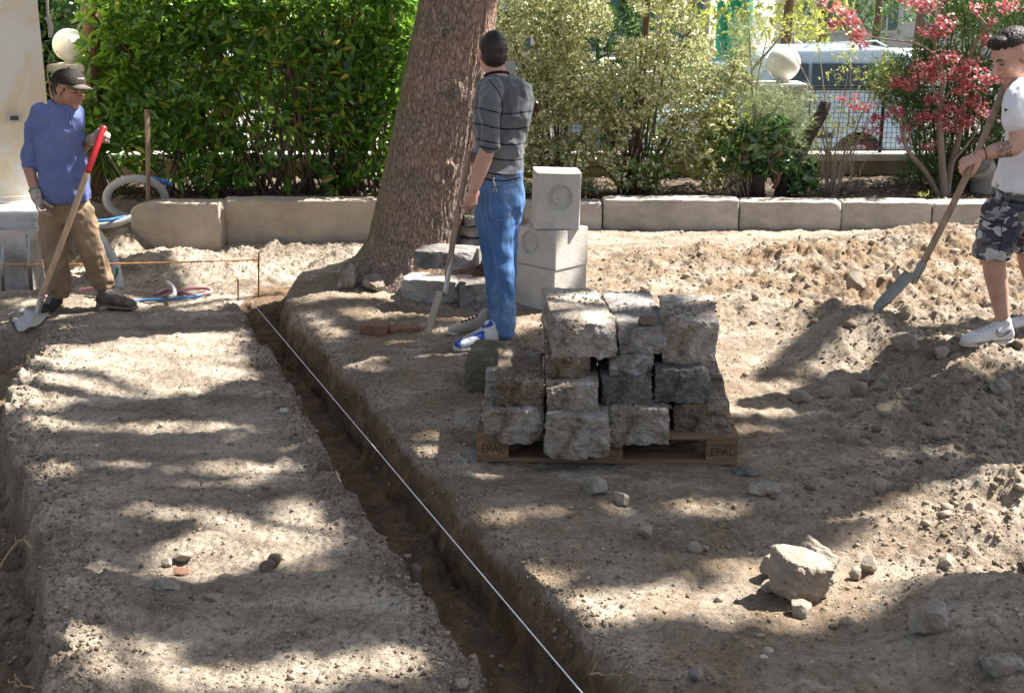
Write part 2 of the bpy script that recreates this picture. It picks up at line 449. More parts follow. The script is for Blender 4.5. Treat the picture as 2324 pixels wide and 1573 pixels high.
    bm_ = N.new('ShaderNodeMath'); bm_.operation = 'MULTIPLY'; L.new(b1.outputs[0], bm_.inputs[0]); L.new(b2.outputs[0], bm_.inputs[1])
    n5 = nz(14, 6); r5 = ramp(N, [(.35, (.05, .038, .028)), (.55, (.13, .10, .075)), (.7, (.24, .20, .155))]); L.new(n5.outputs[0], r5.inputs[0])
    c = mix(c, r5.outputs[0], bm_.outputs[0])
    L.new(c, b.inputs['Base Color']); b.inputs['Roughness'].default_value = .95; b.inputs['Specular IOR Level'].default_value = .15
    n6 = nz(130, 6, 0, None, .75); bp = N.new('ShaderNodeBump'); bp.inputs['Strength'].default_value = .55; bp.inputs['Distance'].default_value = .008
    L.new(n6.outputs[0], bp.inputs['Height'])
    n7 = nz(30, 5, 0, None, .7); bp2 = N.new('ShaderNodeBump'); bp2.inputs['Strength'].default_value = .7; bp2.inputs['Distance'].default_value = .035
    L.new(n7.outputs[0], bp2.inputs['Height']); L.new(bp.outputs[0], bp2.inputs['Normal']); L.new(bp2.outputs[0], b.inputs['Normal'])
    return m
M_SOIL = soil_material()
def build_ground():
    xs = np.concatenate([[-250, -120, -60, -25, -12, -8], np.arange(-5.6, -2.45, DX), np.arange(-2.45, .45, .006), np.arange(.455, 5.6, DX), [5.7, 8, 12, 25, 60, 120, 250]])
    ys = [-60, -20, -5, 0, 2.0, 2.6]
    y = 3.0
    while y < 13.35: ys.append(y); y += DX * .19 * y
    ys += [13.5, 16, 20, 28, 40, 60, 100, 180, 400]
    ys = np.array(ys)
    X, Y = np.meshgrid(xs, ys)
    Z, cut, loose = ground_h(X, Y)
    # rough cut faces: push the wall sideways with noise that also changes with depth
    wl = np.clip(cut, 0, 1) * (Y < 13)
    X = X + wl * (.05 * fbm(Y * 6 + 3 + Z * 5, Z * 13 + 1, 2) + .03 * fbm(Y * 15 - Z * 9, Z * 24 + 4, 2))
    
    V = np.stack([X.ravel(), Y.ravel(), Z.ravel()], 1)
    nx, ny = len(xs), len(ys)
    i = np.arange(nx * ny).reshape(ny, nx)
    F = np.stack([i[:-1, :-1].ravel(), i[:-1, 1:].ravel(), i[1:, 1:].ravel(), i[1:, :-1].ravel()], 1)
    o = struct('ground', V, F, M_SOIL, True)
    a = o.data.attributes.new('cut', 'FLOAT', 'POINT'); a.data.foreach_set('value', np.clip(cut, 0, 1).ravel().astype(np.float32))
    a = o.data.attributes.new('dug', 'FLOAT', 'POINT'); dv = np.clip(loose * 1.1 - .2, 0, .95) * (X > .2) * (.45 + .55 * sst((Y - 8.0) / .8)); rp = (X > np.interp(Y, RY, RX)) & (Y < 9.2); dv = np.where(rp, np.maximum(dv, .6 * sst((2.2 - X) / 1.0)), dv); a.data.foreach_set('value', dv.ravel().astype(np.float32))  # right platform gets the darker brown tone too, not only the heaps
    return o
DX = 0.011
build_ground()

# ================================================================ STONE MATERIALS
M_KERB = nmat('kerb_concrete', [(.25, (.23, .205, .18)), (.42, (.35, .32, .285)), (.6, (.46, .42, .375)), (.8, (.56, .53, .485))], 2.2, 8, .9, .5, 60, (1, 1, 1.6), .2, .4, fine=.35)
M_KERB_TAN = nmat('tan_concrete', [(.25, (.27, .215, .17)), (.45, (.41, .34, .265)), (.6, (.48, .405, .325)), (.8, (.58, .52, .45))], 1.8, 8, .9, .5, 60, (1, 1, 1.4), .2, .4, fine=.3)
M_CONC = nmat('pale_concrete', [(.2, (.42, .39, .34)), (.5, (.58, .54, .48)), (.8, (.68, .65, .60))], 3, 8, .85, .35, 70, (1, 1, 1), .2, .2, fine=.3)
def stone_mat(name, a, b_, c, d):
    return nmat(name, [(.30, a), (.43, b_), (.56, c), (.68, d)], 6, 9, .9, .9, 34, (1, 1, 1), .25, 1.2, fine=.5, bdist=.02)
M_ST = [stone_mat('weathered_stone', (.13, .10, .075), (.27, .225, .17), (.37, .335, .30), (.52, .49, .47)),
        stone_mat('grey_stone', (.10, .09, .08), (.22, .20, .18), (.33, .30, .28), (.46, .44, .43)),
        stone_mat('brown_stone', (.07, .05, .035), (.16, .12, .085), (.23, .18, .135), (.34, .29, .24)),
        stone_mat('dark_grey_stone', (.06, .055, .05), (.13, .125, .115), (.19, .18, .165), (.30, .29, .28))]
M_ROCK = nmat('pale_rock', [(.25, (.19, .155, .12)), (.5, (.32, .27, .215)), (.75, (.45, .395, .33))], 6, 8, .9, .7, 45, (1, 1, 1), .2, .6, fine=.35, bdist=.012)
M_MOSS = nmat('mossy_stone', [(.3, (.075, .07, .04)), (.5, (.13, .115, .075)), (.7, (.25, .215, .165))], 7, 8, .95, .8, 40, (1, 1, 1), .1, .6, fine=.4, bdist=.015)
M_BRICK = nmat('brick', [(.3, (.17, .085, .05)), (.6, (.27, .15, .10)), (.8, (.36, .26, .20))], 14, 6, .9, .5, 90, fine=.3)

def n3(p, s, o=4):
    return noise.fractal(Vector(p) * s, 0.6, 2.1, o)
def rough_block(w, d, h, r=.015, rough=.006, chips=.0, seed=0, cuts=9, taper=None):
    """rounded, chipped block centred on x,y with its base at 0; front faces -y"""
    bm = bmesh.new(); bmesh.ops.create_cube(bm, size=2)
    bmesh.ops.subdivide_edges(bm, edges=bm.edges[:], cuts=cuts, use_grid_fill=True)
    hf = np.array([w, d, h]) / 2; so = Vector((seed * 3.7, seed * 1.9, seed * 5.3))
    planes = []
    rs = random.Random(seed * 13 + 5)
    if chips > 0:
        for _ in range(9):
            n_ = Vector((rs.choice((-1, 1)) * rs.uniform(.2, 1), rs.choice((-1, 1)) * rs.uniform(.4, 1), rs.choice((-1, 1)) * rs.uniform(.2, 1))).normalized()
            ext = abs(n_.x) * hf[0] + abs(n_.y) * hf[1] + abs(n_.z) * hf[2]
            planes.append((n_, ext - chips * rs.uniform(.25, 1.35)))
    for v in bm.verts:
        p = np.array(v.co[:]) * hf
        q = np.clip(p, -(hf - r), hf - r); dd = p - q; L_ = np.linalg.norm(dd)
        if L_ > 1e-9: p = q + dd / L_ * min(r, L_ * 1.0 if np.count_nonzero(np.abs(dd) > 1e-9) < 2 else r)
        if taper: p[0] *= 1 + taper * p[2] / hf[2]
        p = Vector(p)
        for n_, D in planes:
            e = p.dot(n_) - D
            if e > 0: p -= n_ * e * .9
        nn = Vector(unit((np.array(p) / hf) ** 5)); k = rough * (1.5 if nn.y < -.6 else .6)
        p += nn * (n3(p * 1.0 + so, 9, 3) * k * .7 + n3(p + so, 30, 4) * k * .7 + n3(p + so, 3.2, 2) * k * 1.2)
        v.co = p + Vector((0, 0, h / 2))
    V = np.array([v.co[:] for v in bm.verts]); bm.verts.index_update(); F = [[v.index for v in f.verts] for f in bm.faces]; bm.free()
    return V, F
def rock_mesh(sx, sy, sz, seed=0, planes=9, rough=.02, sub=3, cut=.72):
    bm = bmesh.new(); bmesh.ops.create_icosphere(bm, subdivisions=sub, radius=1)
    rs = random.Random(seed); pl = []
    for _ in range(planes):
        n_ = Vector((rs.gauss(0, 1), rs.gauss(0, 1), rs.gauss(0, 1))).normalized(); pl.append((n_, rs.uniform(cut - .12, cut + .18)))
    so = Vector((seed * 2.3, seed * .7, seed))
    for v in bm.verts:
        p = v.co.copy()
        for n_, D in pl:
            e = p.dot(n_) - D
            if e > 0: p -= n_ * e
        p *= 1 + rough * 2 * noise.fractal(p * 2.5 + so, .6, 2, 4)
        v.co = Vector((p.x * sx / 2, p.y * sy / 2, p.z * sz / 2))
    V = np.array([v.co[:] for v in bm.verts]); bm.verts.index_update(); F = [[v.index for v in f.verts] for f in bm.faces]; bm.free()
    V[:, 2] -= V[:, 2].min() + .0
    return V, F

# ================================================================ KERB
kerb_lbl = [
 (300, 505, 455, 560, 11.15, 'tan', 'leftmost kerb stone, rounded end block standing exposed above the dug slope'),
 (507, 860, 450, 547, 11.3, 'tan', 'long tan kerb stone left of the tree trunk with a cracked lower corner'),
 (1040, 1366, 456, 516, 11.3, 'kerb', 'kerb stone behind the two upright concrete blocks'),
 (1368, 1676, 448, 517, 11.3, 'kerb', 'tallest grey kerb stone, just right of the upright concrete blocks'),
 (1678, 1907, 453, 515, 11.3, 'kerb', 'kerb stone below the leaning dark wooden post'),
 (1909, 2113, 454, 514, 11.3, 'kerb', 'kerb stone in front of the red maple'),
 (2115, 2300, 457, 513, 11.3, 'kerb', 'kerb stone crossed by the long shovel handle of the man in white'),
 (2302, 2500, 457, 512, 11.3, 'kerb', 'last kerb stone at the right edge behind the man in white'),
 (862, 1038, 455, 530, 11.32, 'kerb', 'kerb stone mostly hidden behind the big tree trunk')]
for k, (x0, x1, yt, yb, Y, mk, lb) in enumerate(kerb_lbl):
    a = P(x0, yb, Y); b_ = P(x1, yb, Y); zt = P(x0, yt + 6, Y)[2]; zb = a[2] - .07
    w = b_[0] - a[0] - .004
    V, F = rough_block(w, .26, zt - zb, .010, .006, .035 if mk == 'kerb' else .045, 31 + k, 20)
    if k == 0:      # end block: narrower and rounded at its left end
        t = np.clip((V[:, 0] + w / 2) / (w * .35), 0, 1)
        V[:, 2] = V[:, 2] * (.72 + .28 * t ** .5) + (1 - t) * .05
        V = V @ rotz(-.06).T
    V = V + [(a[0] + b_[0]) / 2, Y + .13, zb]
    solo('kerb_stone', V, F, M_KERB_TAN if mk == 'tan' else M_KERB, lb, 'kerb stone', 'stone kerb blocks along the planting bed', True)

# ================================================================ LOW WALL, FENCE, PILLARS
M_PLASTER = nmat('cream_plaster', [(.3, (.58, .47, .31)), (.47, (.72, .61, .43)), (.53, (.72, .68, .60)), (.75, (.76, .74, .70))], 1.1, 5, .9, .25, 80, (1, 1, 1), .2, .8, fine=.12)
M_WALLB = nmat('rendered_wall', [(.3, (.20, .15, .09)), (.5, (.33, .26, .17)), (.7, (.42, .35, .26))], 2.5, 8, .9, .5, 60, fine=.3)
M_COPE = nmat('coping_stone', [(.3, (.42, .40, .37)), (.6, (.60, .58, .54)), (.8, (.68, .66, .62))], 5, 6, .85, .3, 60, fine=.25)
M_METAL = nmat('dark_fence_metal', [(.3, (.03, .035, .035)), (.7, (.07, .075, .07))], 20, 4, .5, .1, 80, spec=.5)
WY = 12.95
zc = P(1100, 350, WY)[2]
mb = MB(); mb.box((0.6, WY + .09, (zc - .07) / 2 - .28), (12.0, .18, zc - .07 + .56), bevel=.005)
wall = thing('garden_wall', (0.6, WY, 0), 'low rendered garden wall with pale coping behind the shrubs', 'wall')
mb.part('wall_body', M_WALLB, wall)
mb = MB(); mb.box((0.6, WY + .09, zc - .033), (12.1, .26, .07), bevel=.008); mb.part('coping', M_COPE, wall)
# wire fence on the wall
fence = thing('wire_fence', (0.6, WY + .1, zc), 'dark square mesh wire fence standing on the low wall', 'fence')
ft = P(1900, 198, WY + .1)[2]
mb = MB()
x0, x1 = P(1150, 300, WY)[0], 6.0
mb.box(((x0 + x1) / 2, WY + .1, ft), (x1 - x0, .02, .022)); mb.box(((x0 + x1) / 2, WY + .1, zc + .03), (x1 - x0, .015, .015))
mb.part('rail', M_METAL, fence)
mb = MB()
g_ = .05
for i in range(int((x1 - x0) / g_)):
    x = x0 + i * g_; mb.box((x, WY + .1, (ft + zc) / 2), (.0045, .0045, ft - zc - .04))
for j in range(1, int((ft - zc) / g_)):
    mb.box(((x0 + x1) / 2, WY + .106, zc + j * g_), (x1 - x0, .0045, .0045))
mb.part('wire_mesh', M_METAL, fence)
for x in np.arange(x0 + .6, x1, 1.6):
    mb = MB(); mb.box((x, WY + .12, (ft + zc) / 2), (.035, .02, ft - zc + .02)); mb.part('post', M_METAL, fence)

def globe_mat():
    m, N, L, b = new_mat('opal_globe'); b.inputs['Base Color'].default_value = (.8, .78, .7, 1); b.inputs['Roughness'].default_value = .18
    b.inputs['Subsurface Weight'].default_value = .0
    n = N.new('ShaderNodeTexNoise'); n.inputs['Scale'].default_value = 6; tc = N.new('ShaderNodeTexCoord'); L.new(tc.outputs['Object'], n.inputs[0])
    r = ramp(N, [(.3, (.72, .69, .60)), (.7, (.82, .80, .74))]); L.new(n.outputs[0], r.inputs[0]); L.new(r.outputs[0], b.inputs['Base Color'])
    return m
M_GLOBE = globe_mat()
M_PILLAR = nmat('pillar_render', [(.3, (.34, .30, .24)), (.6, (.50, .46, .39)), (.8, (.58, .55, .5))], 3, 7, .9, .4, 70, fine=.25)
def pillar(cx, cap_y, w_px, gy, gr_px, Y, lb, glb, wide=None):
    c = P(cx, cap_y, Y); s = S(Y, c[2]); w = w_px / s; zt = c[2]
    t = thing('gate_pillar', (c[0], Y + w / 2, 0), lb, 'pillar', 'pillars carrying globe lamps')
    mb = MB(); mb.box((c[0], Y + w / 2, zt / 2 - .3), (w * .86, w * .86, zt + .5), bevel=.01); mb.part('shaft', M_PILLAR, t)
    mb = MB(); mb.box((c[0], Y + w / 2, zt - .02), (w, w, .075), bevel=.012); mb.part('capstone', M_COPE, t)
    if wide:
        mb = MB(); mb.box((c[0], Y + w / 2 - .02, wide), (w * 1.02, w * .98, .05), bevel=.01); mb.part('band', M_COPE, t)
    gp = P(cx + (0 if wide else 8), gy, Y + w / 2); r = gr_px / S(Y + w / 2, gp[2])
    g = thing('globe_lamp', (gp[0], Y + w / 2, zt + .02), glb, 'lamp', 'white globe lamps')
    mb = MB(); mb.tube([(gp[0], Y + w / 2, zt + .015), (gp[0], Y + w / 2, zt + .05)], [.07, .06], 20); mb.part('base', M_COPE, g, True)
    mb = MB(); mb.ell((gp[0], Y + w / 2, zt + .035 + r), (r, r, r), None, 40, 28); mb.part('globe', M_GLOBE, g, True)
pillar(150, 152, 92, 104, 37, 12.35, 'pale rendered pillar beside the cream house, behind the man in the cap', 'white globe lamp on the pillar above the man in the cap')
pillar(1778, 196, 115, 152, 38, 12.95, 'pale rendered pillar among the shrubs in front of the pale blue van', 'white globe lamp among the shrubs in front of the pale blue van', wide=P(1778, 232, 12.95)[2])

# ================================================================ HOUSE AT THE LEFT
hx = P(104, 200, 11.0)[0]
zb = -.35
house = thing('house', (hx - 2, 12.5, zb), 'cream plastered house wall with peeling patches at the left edge', 'house')
HB = P(20, 452, 11.0)[2]
HR = rotz(R(20)); HC = np.array([hx, 11.0, 0.])
def hrot(mb_):
    mb_.V = [tuple((np.array(v) - HC) @ HR.T + HC) for v in mb_.V]; return mb_
mb = MB(); mb.box((hx - 2.5, 13.5, 2.0), (5.0, 5.0, 6.0)); hrot(mb)
Vh, Fh = mb.arr(); part('wall', Vh, Fh, M_PLASTER, house)
M_GREENSH = nmat('green_painted_wood', [(.3, (.015, .07, .045)), (.7, (.03, .12, .08))], 8, 4, .5, .1, 60, spec=.4)
M_GREYB = nmat('grey_base', [(.3, (.30, .29, .26)), (.7, (.46, .44, .40))], 3, 6, .9, .3, 60, fine=.25)
mb = MB(); mb.box((hx - 2.5, 10.985, zb + .36), (5.0, .03, .72), bevel=.006); hrot(mb); mb.part('plinth', M_PLASTER, house)
# meter box
ib = P(35, 266, 10.98); si = S(11)
b1 = MB(); b1.box((ib[0], 10.985, ib[2]), (29 / si, .03, 19 / si), bevel=.003); hrot(b1)
fr = b1.part('meter_box', nmat('box_frame', [(.3, (.5, .47, .4)), (.7, (.6, .57, .5))], 10, 3, .7, .1, 60), house)
b1 = MB(); b1.box((ib[0] + .003, 10.967, ib[2]), (17 / si, .008, 10 / si)); hrot(b1); b1.part('window', nmat('dark_plate', [(.3, (.05, .05, .045)), (.7, (.10, .10, .09))], 10, 3, .4, .1, 60), fr)
# cable at the corner
b1 = MB(); b1.tube(spline([P(106, -30, 10.95), P(108, 25, 10.95), P(112, 42, 10.95)], 8), .012, 8); b1.tube(spline([P(108, 44, 10.95), P(116, 62, 10.95), P(113, 86, 10.95)], 8), [.016, .02, .022, .022, .022, .02, .018, .012], 8)
b1.box(P(109, 43, 10.95), (.05, .03, .025)); b1.part('cable', nmat('cable_sheath', [(.3, (.28, .26, .22)), (.7, (.38, .36, .3))], 10, 3, .6, .1, 60), house)
# green door frame of a shed behind
shed = thing('garden_shed', (P(150, 100, 15)[0], 15, -.4), 'dark green shed with upright boards behind the left globe lamp', 'shed')
cx = P(165, 100, 15.2)[0]
mb = MB(); mb.box((cx, 15.8, .9), (1.9, 1.0, 2.8)); mb.part('wall', nmat('shed_dark', [(.3, (.01, .02, .018)), (.7, (.03, .045, .035))], 6, 4, .7, .2, 60), shed)
for i in range(10):
    mb = MB(); mb.box((cx - .85 + i * .19, 15.28, .9), (.05, .03, 2.7), bevel=.006); mb.part('board', M_GREENSH, shed)

# concrete footing and path at the far left
mb = MB()
fa = G(0, 470, .05); 
V, F = rough_block(.50, .9, .62, .02, .014, .09, 91, 16)
c0 = P(0, 640, 9.75)
solo('concrete_footing', V @ rotz(.1).T + [c0[0] - .10, 10.25, -.42], F, M_KERB, 'large broken concrete footing block at the left edge below the house', 'concrete block', None, True)
V, F = rough_block(1.5, .7, .16, .02, .006, .03, 93, 12)
c0 = P(60, 460, 10.9); zt = P(40, 468, 10.6)[2]
solo('concrete_doorstep', V + [c0[0] - .45, 10.62, zt - .16], F, M_COPE, 'flat pale concrete doorstep at the foot of the house wall', 'step', None, True)

# ================================================================ THE BIG LEANING TREE
def bark_mat():
    m, N, L, b = new_mat('bark')
    tc = N.new('ShaderNodeTexCoord'); mp = N.new('ShaderNodeMapping'); mp.inputs['Scale'].default_value = (1, 1, .33); mp.inputs['Rotation'].default_value = (0, R(-13), 0)
    L.new(tc.outputs['Object'], mp.inputs[0])
    v = N.new('ShaderNodeTexVoronoi'); v.feature = 'DISTANCE_TO_EDGE'; v.inputs['Scale'].default_value = 48
    nd = N.new('ShaderNodeTexNoise'); nd.inputs['Scale'].default_value = 11; nd.inputs['Detail'].default_value = 5; L.new(mp.outputs[0], nd.inputs[0])
    ad = N.new('ShaderNodeMix'); ad.data_type = 'RGBA'; ad.blend_type = 'ADD'; ad.inputs[0].default_value = .12; L.new(mp.outputs[0], ad.inputs[6]); L.new(nd.outputs['Color'], ad.inputs[7])
    L.new(ad.outputs[2], v.inputs[0])
    r = ramp(N, [(0, (.09, .065, .05)), (.05, (.19, .15, .12)), (.15, (.29, .235, .20)), (.4, (.39, .325, .28))]); L.new(v.outputs['Distance'], r.inputs[0])
    n2 = N.new('ShaderNodeTexNoise'); n2.inputs['Scale'].default_value = 3.5; n2.inputs['Detail'].default_value = 7; L.new(tc.outputs['Object'], n2.inputs[0])
    r2 = ramp(N, [(.3, (.72, .68, .64)), (.5, (1.0, .90, .84)), (.62, (1.12, .88, .78)), (.75, (1.1, 1.03, .96))]); L.new(n2.outputs[0], r2.inputs[0])
    mx = N.new('ShaderNodeMix'); mx.data_type = 'RGBA'; mx.blend_type = 'MULTIPLY'; mx.inputs[0].default_value = 1; L.new(r.outputs[0], mx.inputs[6]); L.new(r2.outputs[0], mx.inputs[7])
    # green algae on the weather side
    at = N.new('ShaderNodeAttribute'); at.attribute_name = 'moss'
    mx2 = N.new('ShaderNodeMix'); mx2.data_type = 'RGBA'; L.new(at.outputs['Fac'], mx2.inputs[0]); L.new(mx.outputs[2], mx2.inputs[6]); mx2.inputs[7].default_value = (.11, .115, .04, 1)
    L.new(mx2.outputs[2], b.inputs['Base Color']); b.inputs['Roughness'].default_value = .85; b.inputs['Specular IOR Level'].default_value = .25
    n3_ = N.new('ShaderNodeTexNoise'); n3_.inputs['Scale'].default_value = 60; n3_.inputs['Detail'].default_value = 6; L.new(mp.outputs[0], n3_.inputs[0])
    mm = N.new('ShaderNodeMath'); mm.operation = 'MULTIPLY_ADD'; mm.inputs[1].default_value = .35; L.new(n3_.outputs[0], mm.inputs[0])
    mn = N.new('ShaderNodeMath'); mn.operation = 'MINIMUM'; mn.inputs[1].default_value = .35; L.new(v.outputs['Distance'], mn.inputs[0]); L.new(mn.outputs[0], mm.inputs[2])
    bp = N.new('ShaderNodeBump'); bp.inputs['Strength'].default_value = .7; bp.inputs['Distance'].default_value = .018; L.new(mm.outputs[0], bp.inputs['Height']); L.new(bp.outputs[0], b.inputs['Normal'])
    return m
M_BARK = bark_mat()
TY = 9.3
def trunk_axis(z):
    """centre and radius of the trunk at height z"""
    pts = [(-.4, 945, 640, 160), (0, 948, 592, 128), (.25, 952, 540, 108), (.55, 965, 440, 104), (1.0, 992, 300, 99), (1.5, 1022, 120, 92), (1.95, 1042, -10, 86)]
    zz, xx, rr = [], [], []
    for (_, px, py, rp) in pts:
        q = P(px, py, TY); zz.append(q[2]); xx.append(q[0]); rr.append(rp / S(TY, q[2]))
    if z > zz[-1]: return xx[-1] + (z - zz[-1]) * .17, rr[-1] * max(.35, 1 - (z - zz[-1]) * .09)
    return np.interp(z, zz, xx), np.interp(z, zz, rr)
def build_trunk():
    nz_, nt = 300, 300
    zs = np.linspace(-.2, 5.5, nz_)
    zs = np.concatenate([np.linspace(-.2, 2.15, 280), np.linspace(2.2, 6.0, 40)]); nz_ = len(zs)
    th = np.linspace(0, 2 * np.pi, nt, endpoint=False)
    V = []; moss = []
    for z in zs:
        cx, r = trunk_axis(z)
        a = th
        flare = 0
        zt = z + .02
        k = math.exp(-max(zt, 0) / .16)
        lob = .5 + .5 * np.cos(a * 5 + .7)
        rad = r * (1 + .02 * np.sin(3 * a + z * 2) + .03 * np.sin(2 * a + 1 + z)) + k * (.01 + .07 * lob ** 2)
        rad = rad + k * .16 * np.exp(-((np.mod(a - math.pi * 1.03 + math.pi, 2 * math.pi) - math.pi) / .38) ** 2)      # long root to the left
        rad = rad + math.exp(-max(zt, 0) / .3) * .05 * np.exp(-((np.mod(a + .9 + math.pi, 2 * math.pi) - math.pi) / .3) ** 2)
        u = a * .33 / .33
        X_ = np.cos(a) * 3.2 ; Y_ = np.sin(a) * 3.2
        nzv = vn2(X_ * 4.5 + z * 1.2, Y_ * 4.5 + z * 3.1) * .014 + vn2(a * 22 + vn2(a * 3, a * 0 + z * 3) * 4, a * 0 + z * 9) * .013 + vn2(a * 47, a * 0 + z * 24) * .008
        rad = rad + nzv
        for (ka, kz, kr) in ((-1.35, 1.38, .055), (-1.15, .82, .05), (-1.75, 1.78, .035)):   # knots
            d_ = ((np.mod(a - ka + math.pi, 2 * math.pi) - math.pi) * r / kr) ** 2 + ((z - kz) / (kr * 1.3)) ** 2
            rad = rad + .022 * np.exp(-(np.sqrt(d_) - 1) ** 2 * 5) - .012 * np.exp(-d_ * 2)
        V.append(np.stack([cx + rad * np.cos(a), TY + .02 + rad * np.sin(a), np.full(nt, z)], 1))
        moss.append(np.clip(np.exp(-((np.mod(a - math.pi * 1.02 + math.pi, 2 * math.pi) - math.pi) / .55) ** 2) * (.75 + .9 * vn2(a * 9, a * 0 + z * 6)) , 0, .8))
    V = np.concatenate(V); i = np.arange(nz_ * nt).reshape(nz_, nt); j = np.roll(i, -1, 1)
    F = np.stack([i[:-1].ravel(), j[:-1].ravel(), j[1:].ravel(), i[1:].ravel()], 1)
    return V, F, np.concatenate(moss)
tb = trunk_axis(0)[0]
TREE = thing('tree', (tb, TY, 0), 'big leaning tree with thick reddish flaking bark, right of the green hedge', 'tree')
V, F, ms_ = build_trunk()
o = part('trunk', V, F, M_BARK, TREE, True)
a_ = o.data.attributes.new('moss', 'FLOAT', 'POINT'); a_.data.foreach_set('value', ms_.astype(np.float32))

# ================================================================ LEAFY CROWNS OVERHEAD (outside the frame, leaves arranged to shade chosen parts of the site)
LIT = [  # cx, cy, rx, ry, angle(deg), height of the ground lit
 (690, 620, 240, 80, 0, 0), (500, 590, 130, 45, 0, -.1), (300, 830, 310, 78, 2, -.15), (330, 770, 300, 32, 2, -.15), (560, 850, 90, 50, 20, -.15),
 (200, 690, 190, 20, 0, -.15), (470, 692, 110, 12, 0, -.15), (100, 905, 120, 30, 0, -.15),
 (390, 968, 270, 20, 0, -.15), (110, 960, 70, 20, 0, -.15), (260, 1060, 120, 18, -4, -.15), (530, 1060, 190, 22, 0, -.15), (150, 1065, 60, 36, 0, -.15),
 (340, 1172, 110, 18, -6, -.15), (600, 1232, 260, 52, -4, -.15), (480, 1175, 200, 18, 0, -.15), (390, 1288, 210, 30, 0, -.15), (730, 1165, 90, 45, 20, -.15), (710, 1000, 50, 34, 0, -.15), (190, 1350, 95, 18, 10, -.15), (740, 1290, 80, 20, 0, -.15),
 (290, 1485, 210, 62, 4, -.15), (760, 1510, 360, 50, -3, -.15), (1040, 1500, 120, 75, 0, -.15), (480, 1560, 400, 30, 0, -.15), (45, 1135, 55, 45, -40, -.15), (20, 850, 60, 60, 0, -.15), (60, 1240, 30, 40, 0, -.15),
 (850, 712, 90, 12, 0, 0), (1000, 712, 70, 10, 0, 0), (740, 735, 70, 16, 20, 0), (1060, 745, 120, 12, -5, 0), (1200, 740, 90, 26, -10, 0), (900, 800, 60, 8, 0, 0), (760, 780, 40, 20, 40, 0),
 (1210, 1166, 150, 18, -6, 0), (1400, 1160, 70, 16, 0, 0), (1330, 1375, 140, 62, 10, 0), (1600, 1375, 420, 48, 4, 0), (1500, 1345, 240, 30, 0, 0), (2050, 1395, 110, 22, 0, 0),
 (1800, 610, 640, 100, 0, 0), (2200, 620, 400, 130, 0, 0), (1630, 760, 230, 90, 0, 0), (1650, 850, 110, 80, -35, 0), (1720, 905, 110, 26, -14, 0), (1850, 925, 130, 18, -10, 0), (1480, 900, 60, 60, 0, 0),
 (2130, 1028, 160, 11, 4, 0), (2290, 1045, 70, 12, 0, 0), (2080, 1215, 290, 52, -20, 0), (2260, 1190, 170, 66, -10, 0), (1690, 1270, 190, 20, -10, 0), (1890, 1320, 240, 80, -5, 0), (2230, 1290, 170, 60, 0, 0), (2140, 1330, 130, 45, 0, 0), (1650, 1230, 70, 14, -10, 0), (2000, 1170, 200, 22, -12, 0), (1780, 1300, 120, 50, 0, 0), (2290, 1100, 80, 30, 0, 0),
]
LIT_AT = [ # picture x, y, distance, half width px, half height px: sunlit places on standing things
 (1330, 668, 6.1, 120, 40), (1440, 690, 6.1, 70, 40), (1570, 720, 6.0, 70, 40), (1600, 770, 5.6, 26, 50), (1330, 752, 5.6, 60, 14), (1250, 640, 6.3, 60, 20),
 (1300, 430, 8.5, 30, 80), (1270, 388, 8.5, 60, 12), (1300, 570, 8.4, 44, 50), (1200, 540, 8.8, 40, 50),
 (185, 330, 8.8, 30, 90), (165, 258, 8.8, 30, 20), (120, 305, 8.75, 40, 16), (84, 330, 8.8, 8, 60), (196, 430, 8.78, 22, 60), (185, 205, 8.8, 26, 36), (232, 300, 8.85, 30, 30), (160, 560, 8.8, 18, 60), (236, 600, 8.85, 18, 80), (140, 170, 8.85, 30, 16),
 (1175, 205, 7.5, 36, 36), (1195, 290, 7.5, 16, 90), (1160, 480, 7.5, 26, 120), (1110, 420, 7.3, 16, 50), (1110, 650, 7.4, 20, 60), (1150, 200, 7.5, 30, 16),
 (2300, 330, 6.9, 140, 330), (2280, 650, 6.9, 140, 200), (2150, 500, 6.8, 140, 200),
 (1105, 60, 9.0, 30, 120), (1085, 200, 9.0, 26, 110), (1062, 380, 9.0, 18, 120), (1050, 500, 9.0, 24, 60), (1010, 570, 8.6, 60, 20), (1060, 580, 8.6, 60, 20),
 (150, 120, 12.3, 80, 80), (60, 462, 10.6, 90, 10),
 (600, 452, 11.4, 300, 8), (330, 465, 11.3, 120, 12),
]
